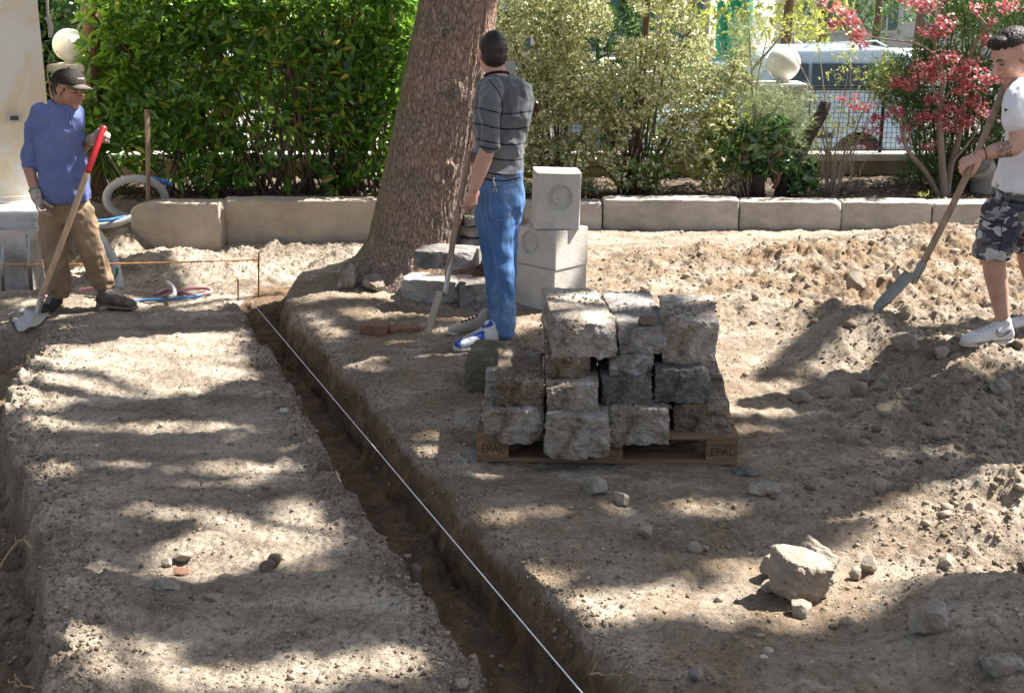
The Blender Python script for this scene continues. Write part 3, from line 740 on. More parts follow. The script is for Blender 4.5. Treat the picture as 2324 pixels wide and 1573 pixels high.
def lit_mask(gx, gy):
    """share of sun wanted at ground points"""
    out = np.zeros_like(gx)
    for z in sorted(set(e[5] for e in LIT)):
        t = (z + .05) / SUNV[2]
        x = gx + SUNV[0] * t; y = gy + SUNV[1] * t
        px, py = proj(x, y, np.full_like(x, z))
        for (cx, cy, rx, ry, an, zz) in LIT:
            if zz != z or rx <= 0 or z > 0: continue
            c, s_ = math.cos(R(an)), math.sin(R(an))
            u = ((px - cx) * c + (py - cy) * s_) / rx; v = (-(px - cx) * s_ + (py - cy) * c) / ry
            out = np.maximum(out, np.clip(1.35 - (u * u + v * v), 0, 1))
    for (px, py, Y, rx, ry) in LIT_AT:
        p = P(px, py, Y); s_ = S(Y, p[2]); g = p - SUNV * (p[2] / SUNV[2])
        dx, dy = gx - g[0], gy - g[1]
        u = (dx * SUN_H[0] + dy * SUN_H[1]) / (ry / s_ / math.tan(SUN_EL) + rx / s_ * abs(SUN_H[0]) + .02); v = (-dx * SUN_H[1] + dy * SUN_H[0]) / (rx / s_ * .6 + .10)
        out = np.maximum(out, np.clip(1.35 - (u * u + v * v), 0, 1))
    ax_, ay_ = proj(gx, gy, np.zeros_like(gx))
    for (cx, cy, rx, ry) in ((1930, 860, 120, 50), (1000, 900, 100, 70)):
        out = out * (((ax_ - cx) / rx) ** 2 + ((ay_ - cy) / ry) ** 2 > 1)
    xr_ = np.interp(gy, RY, RX); xl_ = np.interp(gy, LY, LX)      # the trench stays in the shade
    out = np.where((gx > xl_ + .02) & (gx < xr_ - .0) & (gy < TR_END), np.minimum(out, .2), out)
    return out
M_CROWN = leaf_mat('crown_leaves', [(0, (.03, .07, .015)), (.5, (.06, .12, .03)), (1, (.10, .17, .04))], .5, .25, (.2, .35, .05))
def crown(x0, x1, y0, y1, n, parent, h0=4.6, h1=6.8, seed=1):  # leaves set up-sun of each ground spot that should be shaded
    r = np.random.default_rng(seed)
    gx = r.uniform(x0, x1, n); gy = r.uniform(y0, y1, n)
    jx = gx + r.normal(0, .03, n); jy = gy + r.normal(0, .03, n)
    wobx = .10 * vn2(gx * 3, gy * 3); woby = .10 * vn2(gx * 3 + 50, gy * 3)
    lit = lit_mask(jx + wobx, jy + woby)
    # a few stray sun flecks inside the shade
    fl = fbm(gx * 1.6 + 4, gy * 3.2, 3)
    keep = (lit < .35) & (fl < .42)
    keep &= ~((gy > 10.7))
    gx, gy = gx[keep], gy[keep]; m = len(gx)
    h = r.uniform(h0, h1, m); t = h / SUNV[2]
    pos = np.stack([gx + SUNV[0] * t, gy + SUNV[1] * t, h], 1)
    d = r.normal(size=(m, 3)); d[:, 2] *= .5
    up = np.tile(SUNV, (m, 1)) + r.normal(size=(m, 3)) * .45
    L_ = r.uniform(.16, .26, m)
    V, F = leaf_cloud(pos - d / np.linalg.norm(d, axis=1)[:, None] * L_[:, None] / 2, d, up, L_, L_ * .5, 'simple')
    o = part('crown', V, F, M_CROWN, parent)
    return pos
pos = crown(-5.2, 2.2, 2.8, 11.3, 62000, TREE, 8.5, 11.0, seed=3)
mb = MB()
tt = np.array([trunk_axis(5.8)[0], TY, 5.8])
for k in range(16):
    q = pos[rng.integers(len(pos))]; mid = (tt + q) / 2 + rng.normal(size=3) * .3 + [0, 0, .2]
    mb.tube(spline([tt, mid, q], 9), np.linspace(.10, .02, 9), 6)
mb.part('limb', M_BARK, TREE, True)
T2 = thing('shade_tree', (10.2, 11.5, -.1), 'tall leafy tree to the right of the building site, outside the picture, crown shaped for the shade it casts', 'tree')  # unseen tree; its leaves are placed for the shade wanted on the right
pos = crown(2.2, 6.2, 2.8, 11.3, 34000, T2, 8.5, 11.0, seed=5)
mb = MB(); mb.tube(spline([(10.2, 11.5, -.2), (10.1, 11.4, 2.5), (10.3, 11.2, 6.5)], 12), np.linspace(.32, .2, 12), 16)
for k in range(10):
    q = pos[rng.integers(len(pos))]; mb.tube(spline([(10.25, 11.2, 4.6), (np.array([10.2, 11.2, 5.5]) + q) / 2, q], 9), np.linspace(.1, .02, 9), 6)
mb.part('trunk', M_BARK, T2, True)
# ================================================================ STONES ON THE PALLET
M_WOOD_P = nmat('pallet_wood', [(.3, (.16, .095, .055)), (.5, (.26, .165, .10)), (.7, (.34, .235, .15))], 4, 8, .85, .5, 60, (1, 8, 8), .2, .6, fine=.35)
M_INK = nmat('burnt_mark', [(.3, (.045, .027, .017)), (.7, (.075, .045, .03))], 20, 3, .9, .1, 60)
PF = G(1380, 1052, 0)[1]; PXL = P(1082, 1052, PF)[0]; PXR = P(1672, 1052, PF)[0]
pw = PXR - PXL; pcx = (PXL + PXR) / 2
PALLET = thing('wooden_pallet', (pcx, PF + .4, 0), 'brown wooden pallet with stamped corner blocks carrying the stacked stones', 'pallet')
PR = rotz(R(-2.2)); PC = np.array([pcx, PF, 0])
def pal(mb_):
    mb_.V = [tuple((np.array(v) - PC) @ PR.T + PC) for v in mb_.V]; return mb_
for yy in (.05, .4, .75):
    mb = MB(); mb.box((pcx, PF + yy, .011), (pw, .10, .022), bevel=.003); pal(mb).part('bottom_board', M_WOOD_P, PALLET)
for yy in (.05, .4, .75):
    for k, xx in enumerate((-pw / 2 + .0725, 0, pw / 2 - .0725)):
        mb = MB(); mb.box((pcx + xx, PF + yy, .022 + .039), (.145, .10, .078), bevel=.003)
        o = pal(mb).part('block', M_WOOD_P, PALLET)
        if yy == .05:
            cu = bpy.data.curves.new('txt', 'FONT'); cu.body = 'EPAL' if k != 1 else 'HT'; cu.size = .052 if k != 1 else .03; cu.extrude = .0005; cu.align_x = 'CENTER'; cu.align_y = 'CENTER'
            to = bpy.data.objects.new('txt', cu); COL.objects.link(to); bpy.context.view_layer.update()
            me = bpy.data.meshes.new_from_object(to.evaluated_get(bpy.context.evaluated_depsgraph_get()))
            V = np.array([v.co[:] for v in me.vertices]); F = [list(p.vertices) for p in me.polygons]
            bpy.data.objects.remove(to); bpy.data.curves.remove(cu); bpy.data.meshes.remove(me)
            V = V @ rotx(math.pi / 2).T * [.95, 1, 1] + [pcx + xx, PF - .001, .062]
            mb = MB(); mb.add(V, F)
            if k != 1:
                el = [(pcx + xx + .062 * math.cos(t), PF - .001, .062 + .031 * math.sin(t)) for t in np.linspace(0, 2 * math.pi, 40)]
                mb.tube(el, .0009, 4)
            else:
                for a_, b_ in (((-.05, -.03), (.05, -.03)), ((-.05, .03), (.05, .03)), ((-.05, -.03), (-.05, .03)), ((.05, -.03), (.05, .03))):
                    mb.tube([(pcx + xx + a_[0], PF - .001, .062 + a_[1]), (pcx + xx + b_[0], PF - .001, .062 + b_[1])], .001, 4)
            pal(mb).part('stamp', M_INK, o)
for xx in (-pw / 2 + .0725, 0, pw / 2 - .0725):
    mb = MB(); mb.box((pcx + xx, PF + .4, .1 + .011), (.145, .8, .022), bevel=.003); pal(mb).part('stringer_board', M_WOOD_P, PALLET)
for yy in (.05, .22, .4, .58, .75):
    mb = MB(); mb.box((pcx, PF + yy, .122 + .011), (pw, .12, .022), bevel=.003); pal(mb).part('deck_board', M_WOOD_P, PALLET)
DECK = .146
STK = [  # x0, x1, ytop, ybottom, Yfront, length, material, yaw, tilt, label
 ('B1', 1096, 1235, 932, 1007, PF - .03, .72, 0, 3, 0, 'whitish stone at the bottom left corner of the pallet stack'),
 ('B2', 1237, 1381, 948, 1034, PF - .10, .74, 0, -2, 0, 'stone in the bottom row overhanging the pallet front edge'),
 ('B3', 1374, 1520, 932, 1009, PF - .05, .72, 0, 1, 0, 'broad flat stone in the bottom row right of the overhanging one'),
 ('B4', 1527, 1657, 922, 997, PF + .02, .76, 2, -3, 0, 'dark brown stone at the bottom right corner of the pallet stack'),
 ('C1', 1127, 1235, 868, 926, PF + .01, .60, 2, 2, 0, 'brown topped stone in the second row at the left end of the stack'),
 ('C2', 1238, 1359, 872, 950, PF - .02, .72, 0, 1, 0, 'patchy stone in the second row above the overhanging one'),
 ('C3', 1361, 1480, 860, 934, PF + .02, .72, 3, -1, 0, 'dark grey stone in the middle of the second row'),
 ('C4', 1480, 1610, 842, 919, PF + .03, .74, 3, -2, 0, 'dark stone with a pale chipped corner in the second row, right end'),
 ('D2', 1237, 1341, 813, 868, PF + .06, .66, 2, 1, 0, 'small brown stone of the third row under the topmost left stone'),
 ('D3', 1383, 1484, 809, 858, PF + .08, .64, 1, 0, 0, 'small mottled stone of the third row between two dark gaps'),
 ('E1', 1257, 1402, 736, 813, PF + .08, .84, 0, 3, 2, 'large top stone at the left covered with soil crumbs'),
 ('E2', 1404, 1527, 745, 806, PF + .12, .78, 1, -1, 1, 'top stone in the middle with a chip of rock lying on it'),
 ('E3', 1502, 1624, 730, 838, PF + .13, .44, 0, -4, -3, 'thick pinkish grey stone at the top right, leaning on the dark one')]
TOPS = []
SG = 'old stones stacked on the pallet'
for k, (nm, x0, x1, yt, yb, Y, L_, mi, yaw, tilt, lb) in enumerate(STK):
    a = P(x0, yb, Y); b_ = P(x1, yb, Y); h = P(x0, yt, Y)[2] - a[2]; w = b_[0] - a[0]
    V, F = rough_block(w * .985, L_, h * 1.02, .007, .012, .042, 50 + k, 24, {'B2': -.03, 'C2': .03, 'C4': -.07, 'B4': -.05, 'E1': -.02, 'E3': .05}.get(nm))
    V = V - [0, -L_ / 2, 0]
    yaw = {'E1': 7, 'E2': 6, 'C1': 3}.get(nm, yaw); V = V @ rotx(R(-tilt)).T @ rotz(R(yaw * .7 - 2)).T
    V = V + [(a[0] + b_[0]) / 2, Y, a[2]]
    solo('stacked_stone', V, F, M_ST[mi], lb, 'stone', SG, False); TOPS.append(V[V[:, 2] > V[:, 2].max() - .03])
# soil and chip lying on top
q = P(1470, 738, PF + .18)
V, F = rock_mesh(.12, .09, .05, 77); solo('stone_chip', V + [q[0], q[1], P(1470, 745, PF + .12)[2] + .0], F, M_ST[2], 'small dark stone chip lying on the middle top stone of the stack', 'stone', None, True)
# mossy block behind the stack
a = G(1062, 895, 0); h = P(1062, 815, a[1])[2]
V, F = rough_block(.27, .42, h + .03, .03, .014, .06, 71, 14)
V = V @ rotz(R(-8)).T + [a[0] + .135, a[1] + .2, -.03]
solo('mossy_stone', V, F, M_MOSS, 'mossy dark stone standing at the left behind the pallet, under the shoes', 'stone', None, True)

# ================================================================ CONCRETE BLOCKS WITH ROUND RECESS
def recess_block(base, w, d, h, yaw, face, rc, rr, lb, seed, lean=0):
    """block with concentric round recess on face 'front' or 'left' side"""
    t = thing('concrete_block', base, lb, 'concrete block', 'pale concrete blocks with a round recess')
    bm = bmesh.new(); n = 56
    # front face grid with recess, built as heightfield
    us = np.linspace(-w / 2, w / 2, n); vs = np.linspace(0, h, n)
    V = []; F = []
    def edge_r(u, v, e=.01):
        du = max(0, abs(u) - (w / 2 - e)); dv = max(0, abs(v - h / 2) - (h / 2 - e)); return e - math.sqrt(max(0, e * e - min(e * e, du * du + dv * dv)))
    for j in range(n):
        for i in range(n):
            u, v = us[i], vs[j]; dd = math.hypot(u - rc[0], v - rc[1])
            dep = 0
            if rr > 0:
                dep = .022 * sst(np.array((rr - dd) / .006)) - .008 * sst(np.array((rr * .66 - dd) / .008)) + .007 * sst(np.array((rr * .42 - dd) / .008)) - .007 * sst(np.array((rr * .2 - dd) / .008))
            V.append((u, -d / 2 + dep + edge_r(u, v) + .0012 * noise.fractal(Vector((u, v, seed)) * 30, .6, 2, 4), v))
    for j in range(n - 1):
        for i in range(n - 1):
            a = j * n + i; F.append((a, a + 1, a + n + 1, a + n))
    b0 = len(V)
    ring = [i for i in range(n)] + [j * n + n - 1 for j in range(1, n)] + [(n - 1) * n + i for i in range(n - 2, -1, -1)] + [j * n for j in range(n - 2, 0, -1)]
    for r_ in ring:
        x, y, z = V[r_]; V.append((x * .997, d / 2, z))
    m = len(ring)
    for k in range(m):
        F.append((ring[k], b0 + k, b0 + (k + 1) % m, ring[(k + 1) % m]))
    F.append(tuple(b0 + k for k in range(m - 1, -1, -1))[::-1])
    V = np.array(V)
    Rm = rotz(yaw) @ (rotz(-math.pi / 2) if face == 'left' else np.eye(3)) @ roty(lean)
    V = V @ Rm.T + base
    part('body', V, F, M_CONC, t, False)
    return t
gb = G(1228, 708, 0); By = gb[1] + .22
bx = P(1250, 650, By)[0]
zb1 = -.02; z1 = P(1256, 613, By - .22)[2]; z2 = P(1256, 528, By - .22)[2]
recess_block(np.array([bx, By, zb1]), .35, .33, z1 - zb1 - .002, R(46), 'left', (0, .2), 0, 'lowest concrete block, hidden half behind the pallet stones', 3)
recess_block(np.array([bx + .005, By, z1]), .355, .33, z2 - z1, R(46), 'left', (-.045, (z2 - z1) * .62), .082, 'middle concrete block turned by its corner towards the camera, with a round recess', 4)
pu = P(1257, 514, By); hu = P(1257, 393, By - .14)[2] - z2
recess_block(np.array([P(1260, 450, By)[0], By, z2]), .30, .27, hu, R(4), 'front', (0.01, hu * .56), .085, 'topmost concrete block, upright with a round recess facing the camera', 5, R(1.5))

# ================================================================ STONE PILE BEHIND THE MAN IN STRIPES
pile = [ # cx, base y, Y, w, d, h, yaw, kind, label
 (985, 690, 8.55, .46, .28, .17, -16, 'k', 'long curved kerb piece with a soil patch, lowest of the pile'),
 (960, 640, 8.75, .2, .25, .10, 10, 's3', 'low dark stone tucked between the trunk and the curved kerb piece'),
 (1085, 700, 8.3, .26, .30, .17, 5, 's1', 'rough grey stone on the ground beside the blue jeans'),
 (1088, 640, 8.25, .26, .30, .17, 18, 's2', 'brown stone leaning between the grey stone and the tilted slab'),
 (1018, 606, 8.45, .40, .28, .12, -14, 's1', 'big pale topped slab tilted on the pile beside the trunk'),
 (1050, 640, 8.8, .3, .3, .12, 0, 's1', 'flat stone under the tilted slab'),
 (1120, 556, 9.2, .50, .36, .06, 6, 's1', 'thin dark slab under the two flat slabs behind the jeans'),
 (1118, 532, 9.2, .48, .34, .07, -4, 's0', 'lower of the two pale flat slabs behind the jeans'),
 (1125, 506, 9.2, .46, .34, .06, 3, 's0', 'uppermost pale flat slab behind the jeans'),
 (1170, 600, 9.1, .28, .3, .22, 8, 's0', 'square pale stone between the jeans and the concrete blocks'),
 (1190, 660, 8.7, .16, .2, .16, 8, 's0', 'small tan stone between the jeans and the lowest concrete block'),
]
for k, (cx, by, Y, w, d, h, yaw, kd, lb) in enumerate(pile):
    q = P(cx, by, Y); V, F = rough_block(w, d, h, .008, .008, .04, 110 + k, 16)
    if kd == 'k':
        V[:, 1] += 1.2 * (V[:, 0]) ** 2
    if 'tilted slab' in lb and 'big' in lb: V = V @ roty(R(7)).T @ rotx(R(10)).T
    zb_ = q[2]
    if by > 635:
        zb_ = 0
        for _ in range(4): q = G(cx, by, zb_); zb_ = gz(q[0], q[1])
        zb_ -= .02; Y = q[1] + d / 2 - .05
    V = V @ rotz(R(yaw)).T + [q[0], Y + .05, zb_]
    solo('pile_stone', V, F, M_KERB if kd == 'k' else M_ST[int(kd[1])], lb, 'stone', 'stones piled beside the leaning tree', False)

# ================================================================ LOOSE ROCKS
rocks = [ # px, py(base centre), w px, h px, depth ratio, mat, label
 (788, 660, 62, 62, 1.1, 0, 'upright pinkish rock left of the trunk foot'),
 (852, 664, 84, 44, .9, 0, 'low soil covered rock next to the pinkish upright rock'),
 (1812, 1368, 128, 84, .7, 1, 'largest angular rock of the trio at lower right, front one'),
 (1850, 1322, 92, 74, .6, 1, 'long rock leaning over the back of the trio at lower right'),
 (1766, 1318, 66, 46, .9, 1, 'flat sided rock behind the left of the trio'),
 (1748, 1345, 38, 26, .9, 1, 'small stone touching the left side of the rock trio'),
 (1819, 1408, 58, 54, 1, 1, 'rounded cobble just in front of the rock trio'),
 (2065, 805, 80, 44, .9, 1, 'round boulder half sunk in the mound below the white shoe'),
 (2145, 798, 52, 32, .9, 1, 'rock next to the boulder below the white shoe'),
 (1820, 915, 52, 36, 1, 1, 'grey round stone left of the big mound'),
 (1878, 905, 44, 26, 1, 1, 'brown half buried stone at the foot of the mound'),
 (1355, 1130, 60, 48, .8, 0, 'grey brown rock on the ground in front of the pallet'),
 (1412, 1150, 44, 32, .9, 1, 'white pebble stone right in front of the pallet'),
 (1468, 1222, 34, 26, 1, 1, 'small pinkish stone in the shade below the pallet'),
 (2210, 1180, 42, 36, 1, 1, 'white stone on the lit right hand mound'),
 (2157, 1290, 44, 38, 1, 1, 'round light stone on the lit right hand slope'),
 (2162, 1262, 46, 26, 1, 0, 'flattish stone just behind the round light one'),
 (2110, 1440, 84, 46, .8, 0, 'brown angular rock in the shade at lower right'),
 (2290, 1480, 80, 30, .8, 0, 'dark slab shaped rock near the lower right corner'),
 (1976, 1305, 40, 40, 1, 1, 'egg shaped stone right of the rock trio'),
 (1945, 1315, 30, 22, 1, 1, 'little tan stone beside the egg shaped one'),
 (1998, 1118, 28, 34, .7, 1, 'upright oval pale pebble in the shade'),
 (1692, 1085, 76, 20, .8, 3, 'dark flat stone beside the right end of the pallet'),
 (1745, 1130, 100, 26, .8, 0, 'whitish crumbly stone patch in the shade right of the pallet'),
 (1580, 1258, 34, 22, 1, 1, 'small white stone on the lit strip below the pallet'),
 (415, 1278, 48, 26, .8, 1, 'whitish stone on the lit patch of the left platform'),
 (378, 1288, 26, 18, .8, 1, 'small white stone beside the whitish one on the left platform'),
 (412, 1306, 48, 16, .7, 4, 'thin reddish tile fragment on the left platform'),
 (602, 1300, 50, 24, .9, 2, 'brown rounded stone on the left platform'),
 (622, 1284, 30, 26, .9, 2, 'small clod like stone behind the brown rounded one'),
 (483, 1368, 44, 22, .8, 1, 'pale flat stone in the shade of the left platform'),
 (370, 1348, 76, 26, .8, 0, 'flat grey stone lying on the left platform'),
 (945, 1325, 30, 62, .7, 1, 'tan stone sticking out of the trench edge'),
 (735, 1080, 34, 34, .9, 2, 'brown clod at the left rim of the trench'),
 (1945, 660, 50, 44, .9, 1, 'tan stone on the slope right of the pallet'),
 (2045, 640, 44, 26, 1, 1, 'light stone just beyond the long shovel blade'),
 (95, 1298, 0, 0, 1, 1, ''),
 (2275, 895, 54, 40, 1, 0, 'pale round stone on the front of the right mound'),
 (2330, 880, 60, 40, 1, 0, ''),
 (1965, 870, 26, 30, 1, 1, 'small upright stone on the mound face'),
 (1955, 900, 40, 30, 1, 1, 'knobbly stone lower on the mound face'),
 (2008, 875, 22, 22, 1, 1, 'smallest stone on the mound face'),
 (2230, 508, 26, 14, 1, 1, 'white stone on the heap by the camouflage shorts'),
 (1130, 1010, 0, 0, 1, 1, ''),
 (285, 655, 0, 0, 1, 1, ''),
 (30, 738, 50, 32, .8, 1, 'pale stone beside the blade of the red gripped shovel'),
 (570, 1530, 0, 0, 1, 1, ''),
 (1580, 1545, 46, 30, .9, 0, 'grey white stone near the bottom edge of the picture'),
 (1352, 1552, 0, 0, 1, 1, ''),
]
ML = [M_ST[0], M_ROCK, M_ST[2], M_ST[3], M_BRICK]
for k, (px, py, wp, hp, dr, mi, lb) in enumerate(rocks):
    if wp == 0 or not lb: continue
    left = px < 700 or 'platform' in lb
    z0 = -.15 if left else 0
    for _ in range(4):
        q = G(px, py, z0); z0 = gz(q[0], q[1])
    s = S(q[1], z0); w = wp / s; h = hp / s * .95
    if px in (1812, 1850, 1766, 2110, 2290):
        V, F = rough_block(w * 1.0, w * dr, h * 1.15, .012, .012, min(w, h) * .33, 600 + k, 16)
        ang = {1812: (14, 12, 22), 1850: (24, 24, -35), 1766: (-8, 14, 30)}.get(px, (8, 6, k * 31))
        V = (V - [0, 0, h * .5]) @ rotx(R(ang[0])).T @ roty(R(ang[1])).T @ rotz(R(ang[2])).T; V[:, 2] -= V[:, 2].min()
        solo('rock', V + [q[0], q[1] + w * dr * .4, z0 - h * .12], F, ML[mi], lb, 'rock', None, False); continue
    V, F = rock_mesh(w * 1.1, w * dr * 1.1, h * 1.4, 200 + k, 16 if wp > 40 else 9, .02, 4 if wp > 60 else 3, .62 if wp > 40 else .74)
    V = V @ rotz(k * 1.3).T if abs(dr - 1) < .15 else V
    solo('rock', V + [q[0], q[1] + w * dr * .4, z0 - h * .22], F, ML[mi], lb, 'rock', None, False)
# bricks
for (px, py, w, d, h, yaw, lb) in ((849, 760, .17, .12, .07, -4, 'broken red brick half buried near the spade'), (915, 756, .20, .11, .045, 14, 'long brick piece beside the spade blade'), (1440, 925 - 40, 0, 0, 0, 0, '')):
    if w == 0: continue
    q = G(px, py, .0); z = gz(q[0], q[1])
    V, F = rough_block(w, d, h, .006, .003, .02, 300 + px, 8)
    solo('brick', V @ rotz(R(yaw)).T + [q[0], q[1] + d / 2, z - .01], F, M_BRICK, lb, 'brick', None, True)

# ================================================================ STRINGS, RODS, STAKE
M_STEEL = nmat('steel_tube', [(.3, (.20, .20, .20)), (.6, (.42, .42, .41)), (.8, (.30, .24, .18))], 14, 5, .35, .2, 80, metal=.8, spec=.5)
M_RUST = nmat('rusty_steel', [(.3, (.12, .06, .035)), (.7, (.25, .13, .075))], 30, 5, .8, .3, 90)
M_STR = nmat('white_string', [(.3, (.70, .72, .72)), (.7, (.85, .87, .87))], 30, 3, .7, .1, 100)
M_ORG = nmat('orange_string', [(.3, (.50, .20, .06)), (.7, (.68, .32, .12))], 80, 3, .8, .4, 200)
sA = G(570, 684, .0); sA = P(570, 684, G(570, 690, -.15)[1]); sB = P(1323, 1573, G(1323, 1573, .03)[1]); sC = sA + (sB - sA) * 1.35
mid_ = (sA + sC) / 2
mb = MB(); mb.tube([sA, sA * .5 + sC * .5 - [0, 0, .002], sC], .0023, 6); mb.solo('white_string', M_STR, 'taut white string line running along the trench', 'string', None, True)
yr = G(587, 676, -.15)[1]
mb = MB(); mb.tube([P(587, 674, yr), P(587, 574, yr)], .006, 8); mb.solo('rebar_pin', M_RUST, 'thin rusty steel pin holding the end of the orange string', 'steel pin')
mb = MB(); mb.tube([P(541, 700, yr - .12), P(540, 634, yr - .12)], .006, 8); mb.solo('rebar_pin', M_RUST, 'short rusty steel pin at the end of the trench', 'steel pin')
oa = P(-60, 600, 9.35); ob = P(587, 590, yr)
nn = 60; mb = MB(); pts = [oa + (ob - oa) * t + np.array([0, 0, -.012 * math.sin(math.pi * t)]) for t in np.linspace(0, 1, nn)]
mb.tube(pts, [.0052 + .0012 * math.sin(i * 2.1) for i in range(nn)], 6)
kn = ob; mb.tube(spline([kn + np.array([0, 0, .01]), kn + np.array([-.03, -.01, .03]), kn + np.array([-.035, 0, -.02]), kn + np.array([.012, -.012, -.0]), kn + np.array([.01, -.01, .03]), kn + np.array([-.01, -.02, -.05])], 16), .003, 5)
mb.solo('orange_string', M_ORG, 'frayed orange string stretched behind the legs of the man in the cap', 'string', None, True)
for (xt, yt, xb, yb, r, Y, lb) in ((62, 532, 72, 668, 9, 9.7, 'steel tube stake standing in the pit left of the tan trousers'), (3, 560, 8, 668, 8, 9.5, 'steel tube stake at the far left edge of the picture')):
    mb = MB(); a, b_ = P(xt, yt, Y), P(xb, yb, Y); rr = r / 2 / S(Y)
    mb.tube([b_, a], rr, 14); st = mb.solo('steel_stake', M_STEEL, lb, 'steel stake', None, True)
ws = 11.2
M_STAKE = nmat('weathered_wood', [(.3, (.16, .11, .07)), (.6, (.30, .21, .14)), (.8, (.38, .28, .19))], 5, 7, .85, .5, 60, (8, 8, 1), fine=.3)
mb = MB(); a, b_ = P(336, 474, 11.35), P(334, 250, 11.35); mb.tube([a, (a + b_) / 2 + [.004, 0, 0], b_], [.019, .021, .023], 4); mb.solo('wooden_stake', M_STAKE, 'square wooden stake standing by the end kerb stone', 'stake')

# ================================================================ HOSES
M_HGREY = nmat('grey_hose', [(.3, (.30, .29, .27)), (.7, (.44, .43, .40))], 6, 4, .6, .3, 120)
M_HBLUE = nmat('blue_hose', [(.3, (.03, .13, .34)), (.7, (.07, .22, .48))], 6, 4, .45, .1, 60)
M_HPINK = nmat('pink_hose', [(.3, (.36, .15, .17)), (.7, (.52, .28, .30))], 6, 4, .6, .1, 60)
M_GREEN = nmat('green_pipe', [(.3, (.01, .13, .05)), (.7, (.02, .22, .08))], 6, 4, .5, .1, 60)
def hose(pts, r, n, mat, lb, cat='hose', rib=0, nm='hose'):
    p = spline(pts, n); rr = np.full(n, r) * (1 + rib * (np.arange(n) % 2))
    mb = MB(); mb.tube(p, rr, 12); return mb.solo(nm, mat, lb, cat, None, rib == 0)
c = P(308, 452, 11.35)
loop = []
for t in np.linspace(-.35, 2 * math.pi + .9, 22):
    loop.append(P(308 - 66 * math.cos(t + math.pi / 2 + .5) * 1.0, 450 - 42 * math.sin(t + math.pi / 2 + .5) * 1.05, 11.40 + .06 * math.sin(t)))
hose(loop, .034, 260, M_HGREY, 'thick grey corrugated hose coiled above the dug slope', rib=.10)
hose([P(200, 515, 10.95), P(260, 508, 10.95), P(300, 494, 11.0)], .028, 60, M_HGREY, 'grey corrugated hose end running behind the tan trousers', rib=.1)
hose([P(106, 503, 10.8), P(160, 505, 10.85), P(235, 501, 10.9), P(262, 497, 10.95), P(286, 492, 11.0)], .014, 30, M_HBLUE, 'straight blue water pipe passing behind the man in the cap')
hose([P(250, 452, 11.45), P(262, 420, 11.5), P(300, 402, 11.55), P(345, 402, 11.5), P(368, 412, 11.45)], .010, 30, M_HBLUE, 'thin blue hose arched over the grey coil')
mb = MB(); a = P(366, 409, 11.45); mb.tube([a, a + [.05, 0, -.02]], [.022, .022], 10); mb.tube([a + [.05, 0, -.02], a + [.10, 0, -.05]], [.014, .012], 10)
mb.solo('hose_connector', M_HBLUE, 'blue connector at the end of the thin blue hose', 'connector', None, True)
hose([P(222, 530, 10.2), P(240, 560, 10.0), P(262, 600, 9.8), P(272, 660, 9.6)], .035, 40, M_HGREY, 'grey pipe rising steeply behind the tan trousers')
hose([P(266, 608, 9.7), P(262, 640, 9.65), P(257, 664, 9.6)], .011, 12, M_GREEN, 'short green pipe behind the tan trousers')
yh = 9.15
def gl(px, py, dz=.02):
    z0 = -.15
    for _ in range(3): q = G(px, py, z0); z0 = gz(q[0], q[1]) + dz
    return G(px, py, z0)
hose([gl(432, 672, .02), gl(450, 660, .03), gl(490, 664, .02), gl(545, 670, .02), gl(560, 690, .02)], .012, 2, M_HPINK, 'x') if False else None
hose([gl(x, y, dz) for x, y, dz in ((352, 668, .02), (375, 658, .03), (405, 660, .03), (440, 670, .02), (478, 664, .03), (470, 655, .04), (430, 655, .04), (398, 664, .03), (370, 674, .02))], .013, 70, M_HPINK, 'pink hose lying in loops on the ground beside the work shoe')
hose([gl(x, y, dz) for x, y, dz in ((470, 668, .02), (420, 676, .02), (370, 680, .02), (320, 682, .015), (280, 690, .01))], .010, 50, M_HBLUE, 'light blue hose lying on the ground beside the work shoe')
hose([P(378, 640, 9.3), P(392, 652, 9.2), P(396, 668, 9.1), P(384, 676, 9.05)], .016, 30, M_HGREY, 'short grey hose end curling out of the soil')
hose([P(90, 668, 9.3), P(118, 680, 9.2), P(140, 676, 9.2)], .018, 14, M_HPINK, 'pink pipe end beside the shovel socket')
hose([P(178, 660, 9.35), P(210, 655, 9.35), P(228, 662, 9.35)], .014, 14, M_HPINK, 'pink pipe piece between the two trouser legs')
hose([P(215, 642, 9.3), P(228, 650, 9.25), P(246, 664, 9.2)], .020, 14, M_HGREY, 'grey tube end lying between the trouser legs')
hose([P(236, 655, 9.2), P(232, 672, 9.1), P(236, 690, 9.1)], .014, 14, M_HBLUE, 'light blue hose end hanging behind the work shoe')

# grey pipe elbow at the right
M_PIPE = nmat('cement_pipe', [(.3, (.24, .23, .20)), (.7, (.38, .37, .33))], 5, 6, .8, .3, 60, fine=.2)
a = P(2232, 448, 12.3)
pp = thing('vent_pipe', (a[0], 12.3, a[2]), 'grey cement vent pipe with a round opening behind the hands of the man in white', 'pipe')
mb = MB(); s_ = S(12.3)
V1, F1 = tube([P(2232, 450, 12.3), P(2232, 410, 12.3), P(2229, 385, 12.25), P(2222, 372, 12.15)], [29 / s_, 29 / s_, 30 / s_, 31 / s_], 28, False); mb.add(V1, F1)
V2, F2 = tube([P(2222, 372, 12.15), P(2229, 385, 12.25), P(2232, 420, 12.3)], [25 / s_, 24 / s_, 24 / s_], 28, False); mb.add(V2, F2)
nb = len(V1); mb.F += [(nb - 28 + k, nb - 28 + (k + 1) % 28, nb + (k + 1) % 28, nb + k) for k in range(28)]
mb.part('tube', M_PIPE, pp, True)
mb = MB(); mb.tube([P(2232, 452, 12.3), P(2232, 446, 12.3)], [38 / s_, 33 / s_], 28); mb.part('foot', M_PIPE, pp)

